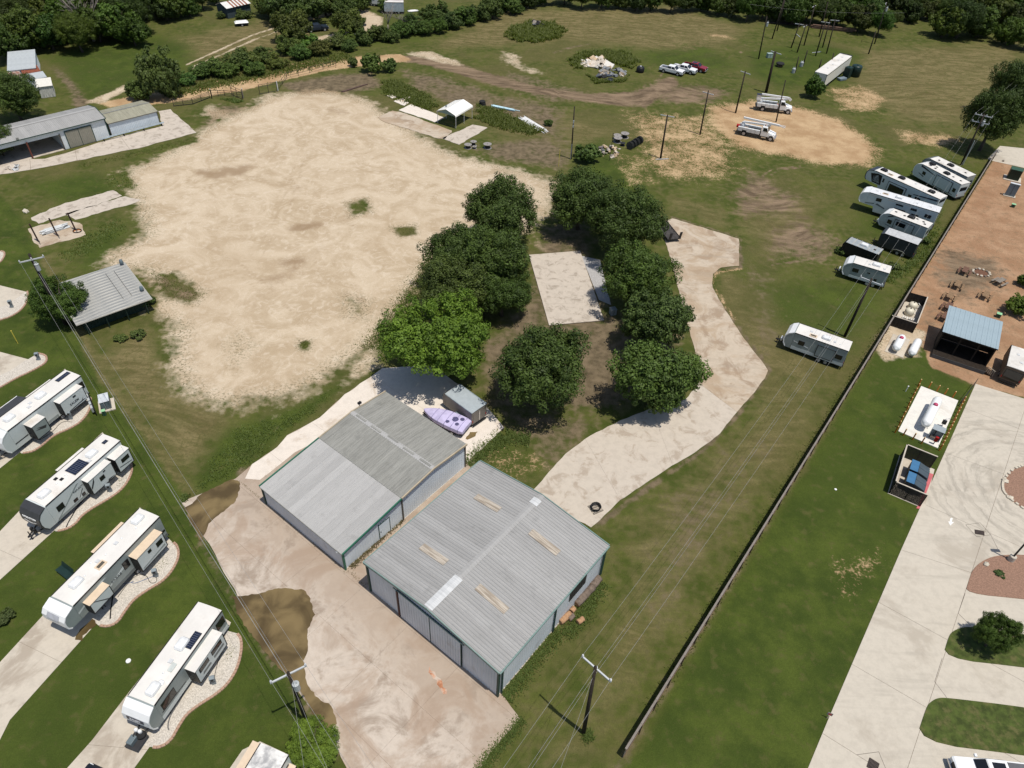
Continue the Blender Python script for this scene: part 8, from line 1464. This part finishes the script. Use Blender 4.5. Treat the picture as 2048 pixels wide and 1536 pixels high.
# ---------------------------------------------------------------- weeds and tall grass: real blades, nobody could count them
def blades(name, label, area, n, h, m, w=.05, lean=1.5, seed=0, line=False, width=.5, tints=(.2, 1.)):
    rng = np.random.default_rng(seed + n); pts = []
    if line:
        g_ = GP(area); seg = [(a, b, (b - a).length) for a, b in zip(g_[:-1], g_[1:])]; tot = sum(s[2] for s in seg)
        for a, b, L in seg:
            k = int(n * L / tot) + 1; t_ = rng.random(k)[:, None]; d = np.array((b - a)) / max(L, 1e-6); nr = np.array([-d[1], d[0]]); pts.append(np.array(a) + t_ * np.array(b - a) + nr * rng.normal(size=(k, 1)) * width * .5)
        Pt = np.concatenate(pts)
    else:
        g_ = GP(area); lo = np.min([(p.x, p.y) for p in g_], 0); hi = np.max([(p.x, p.y) for p in g_], 0); Q = lo + rng.random((n * 4, 2)) * (hi - lo)
        cl = np.sin(Q[:, 0] * 1.7 + seed) * np.sin(Q[:, 1] * 1.9) + rng.normal(size=len(Q)) * .6; sv = sdf(Q, g_); fe = max(.5, .22 * float(np.abs(sv[sv > 0]).max() if (sv > 0).any() else 1) * 2); Q = Q[(sv > 0) & (sv / fe + cl * .5 > .35 + .5 * rng.random(len(Q)))][:int(n * .45)]; Pt = Q
    k = len(Pt); az = rng.uniform(0, 6.28, k); hh = .6 * h * rng.uniform(.45, 1.2, k); ln = rng.uniform(.1, lean, k) * hh; dx = np.stack([np.cos(az), np.sin(az)], 1); sx = np.stack([-np.sin(az), np.cos(az)], 1) * (w * rng.uniform(.6, 1.4, k))[:, None]
    z0 = np.zeros((k, 1)) + .0; a = np.hstack([Pt - sx, z0]); b = np.hstack([Pt + sx, z0]); mid = Pt + dx * (ln * .4)[:, None]; c = np.hstack([mid + sx * .8, (hh * .6)[:, None]]); d = np.hstack([mid - sx * .8, (hh * .6)[:, None]]); e = np.hstack([Pt + dx * ln[:, None], hh[:, None]])
    vs = np.stack([a, b, c, d, e], 1).reshape(-1, 3); base = np.arange(k) * 5; me_ = bpy.data.meshes.new(name); me_.vertices.add(k * 5); me_.vertices.foreach_set('co', vs.astype(np.float32).ravel())
    lv = np.concatenate([np.stack([base, base + 1, base + 2, base + 3], 1).ravel(), np.stack([base + 3, base + 2, base + 4], 1).ravel()]).astype(np.int32); me_.loops.add(len(lv)); me_.loops.foreach_set('vertex_index', lv); me_.polygons.add(2 * k)
    me_.polygons.foreach_set('loop_start', np.concatenate([np.arange(k) * 4, 4 * k + np.arange(k) * 3]).astype(np.int32)); me_.polygons.foreach_set('loop_total', np.concatenate([np.full(k, 4), np.full(k, 3)]).astype(np.int32)); me_.update(calc_edges=True)
    at = me_.attributes.new('tint', 'FLOAT', 'POINT'); at.data.foreach_set('value', np.repeat(rng.uniform(*tints, k), 5).astype(np.float32)); me_.materials.append(m); o = place(name, me_); o['kind'] = 'stuff'; tag(o, label); return o
LEAF_D = leaf_mat('leaf_straw', (.075, .066, .026), (.185, .155, .075), .2); LEAF_G = leaf_mat('leaf_rank_grass', (.072, .110, .024), (.150, .195, .052), .4)
blades('tall_weeds', 'rank green weeds along the right warehouse wall', [(1012, 1395), (1060, 1330), (1110, 1272), (1150, 1255), (1175, 1215), (1205, 1165)], 4500, .32, LEAF_G, .04, line=True, width=.8); blades('tall_weeds', 'weeds at the front corner of the right warehouse', [(1005, 1385), (1025, 1400), (1040, 1420), (1010, 1400)], 900, .35, LEAF_G); blades('tall_weeds', 'tall grass fringe along the lower right rim of the apron', [(1045, 1437), (1010, 1480), (985, 1505), (955, 1545)], 2200, .25, LEAF_G, .035, line=True, width=.6)
blades('tall_weeds', 'weeds in the gap between the two warehouses', [(700, 1135), (735, 1105), (770, 1070), (805, 1040)], 1100, .5, LEAF_D, .03, line=True, width=.4); blades('tall_weeds', 'rank grass behind the gap between the warehouses', [(935, 930), (965, 905), (1010, 872), (1060, 880)], 3500, .4, LEAF_G, .04, line=True, width=1.2); blades('tall_weeds', 'weeds in the joint at the left warehouse corner', [(478, 962), (505, 985), (540, 1012)], 500, .14, LEAF_D, .03, line=True, width=.12); blades('tall_weeds', 'weeds along the front wall of the left warehouse', [(540, 1012), (600, 1060), (690, 1138), (735, 1175)], 500, .25, LEAF_D, .025, line=True, width=.25)
blades('tall_weeds', 'rank green weeds on the bank behind the left warehouse', [(380, 990), (420, 920), (470, 855), (560, 830), (640, 790), (690, 770), (640, 820), (560, 880), (500, 935), (430, 975)], 7000, .28, LEAF_G, .04); blades('tall_weeds', 'weeds along the path between the yard and the oaks', [(880, 500), (845, 560), (800, 620), (770, 665), (740, 700)], 6000, .3, LEAF_W, .04, line=True, width=1.6); blades('tall_weeds', 'weedy bank between the lane bend and the carport', [(760, 160), (800, 160), (860, 190), (885, 212), (860, 225), (800, 205), (762, 190)], 14000, .8, LEAF_W, .08)
blades('tall_weeds', 'weeds round the white conduits and the carport', [(950, 205), (1000, 215), (1060, 245), (1105, 265), (1060, 275), (980, 255), (945, 238)], 14000, .7, LEAF_W, .08); blades('tall_weeds', 'ring of tall weeds round the broken concrete', [(1130, 120), (1160, 105), (1210, 98), (1260, 105), (1282, 125), (1262, 140), (1215, 128), (1175, 118), (1170, 140), (1150, 142)], 16000, 1.1, LEAF_W, .12); blades('tall_weeds', 'weeds in front of the scrap heap', [(1170, 148), (1200, 160), (1245, 158), (1262, 148), (1250, 165), (1190, 168)], 5000, .7, LEAF_W, .09)
blades('tall_weeds', 'round mound of tall weeds in the far field', [(1005, 72), (1020, 52), (1060, 42), (1110, 44), (1136, 62), (1120, 80), (1070, 88), (1025, 84)], 16000, 1.3, LEAF_W, .13); blades('tall_weeds', 'rank weeds under the right hand trailer row', [(1690, 480), (1720, 500), (1790, 530), (1850, 470), (1890, 400), (1870, 520), (1790, 570), (1700, 545)], 12000, .5, LEAF_G, .06); blades('tall_weeds', 'weeds along the foot of the plank fence', [(1965, 345), (1800, 602), (1600, 925), (1300, 1420)], 6000, .3, LEAF_W, .04, line=True, width=.5); blades('tall_weeds', 'patchy weeds in the caliche near the lean-to shed', [(290, 545), (345, 545), (412, 588), (385, 606), (320, 595)], 1500, .2, LEAF_W, .045)
blades('tall_weeds', 'weeds along the hedge foot beside the lane', [(330, 190), (420, 170), (520, 150), (620, 128), (700, 112)], 8000, .6, LEAF_W, .09, line=True, width=3); blades('tall_weeds', 'rank grass at the foot of the bottom pole', [(1155, 1460), (1180, 1455), (1190, 1480), (1165, 1490)], 900, .45, LEAF_G, .03); blades('tall_weeds', 'dry tufts in the caliche yard', [(690, 402), (735, 395), (740, 425), (700, 430)], 260, .18, LEAF_W, .04); blades('tall_weeds', 'green tufts beside the yard, right of centre', [(780, 455), (832, 448), (835, 470), (800, 476)], 320, .2, LEAF_W, .04); blades('tall_weeds', 'weed patches along the left margin of the yard', [(210, 345), (262, 340), (285, 375), (240, 385), (205, 372)], 1500, .25, LEAF_G, .05); blades('tall_weeds', 'weed strip below the shed forecourt', [(150, 328), (280, 300), (390, 270), (395, 285), (290, 312), (160, 338)], 2600, .22, LEAF_W, .05); blades('tall_weeds', 'weeds round the pole rack pads', [(160, 470), (240, 430), (262, 460), (200, 500), (130, 530), (110, 510)], 3600, .28, LEAF_G, .05); blades('tall_weeds', 'tuft of weeds at the yard bottom', [(595, 682), (620, 680), (620, 702), (598, 702)], 220, .25, LEAF_W, .04); blades('tall_weeds', 'rank tuft in the puddle corner', [(362, 990), (385, 985), (380, 1005), (362, 1008)], 900, .4, LEAF_G, .04); blades('tall_weeds', 'weeds on the gravel beside the long fifth wheel', [(325, 1095), (350, 1100), (350, 1125), (320, 1150), (300, 1140)], 260, .14, LEAF_W, .03); blades('tall_weeds', 'weeds on the gravel beside the badge trailer', [(440, 1290), (475, 1280), (478, 1300), (450, 1330)], 260, .14, LEAF_W, .03); blades('tall_weeds', 'weeds on the gravel beside the dark nosed trailer', [(228, 950), (262, 935), (258, 965), (230, 985)], 260, .14, LEAF_W, .03); blades('tall_weeds', 'green strip under the left gate leaf', [(436, 198), (470, 196), (494, 203), (470, 208)], 1500, .5, LEAF_G, .06)
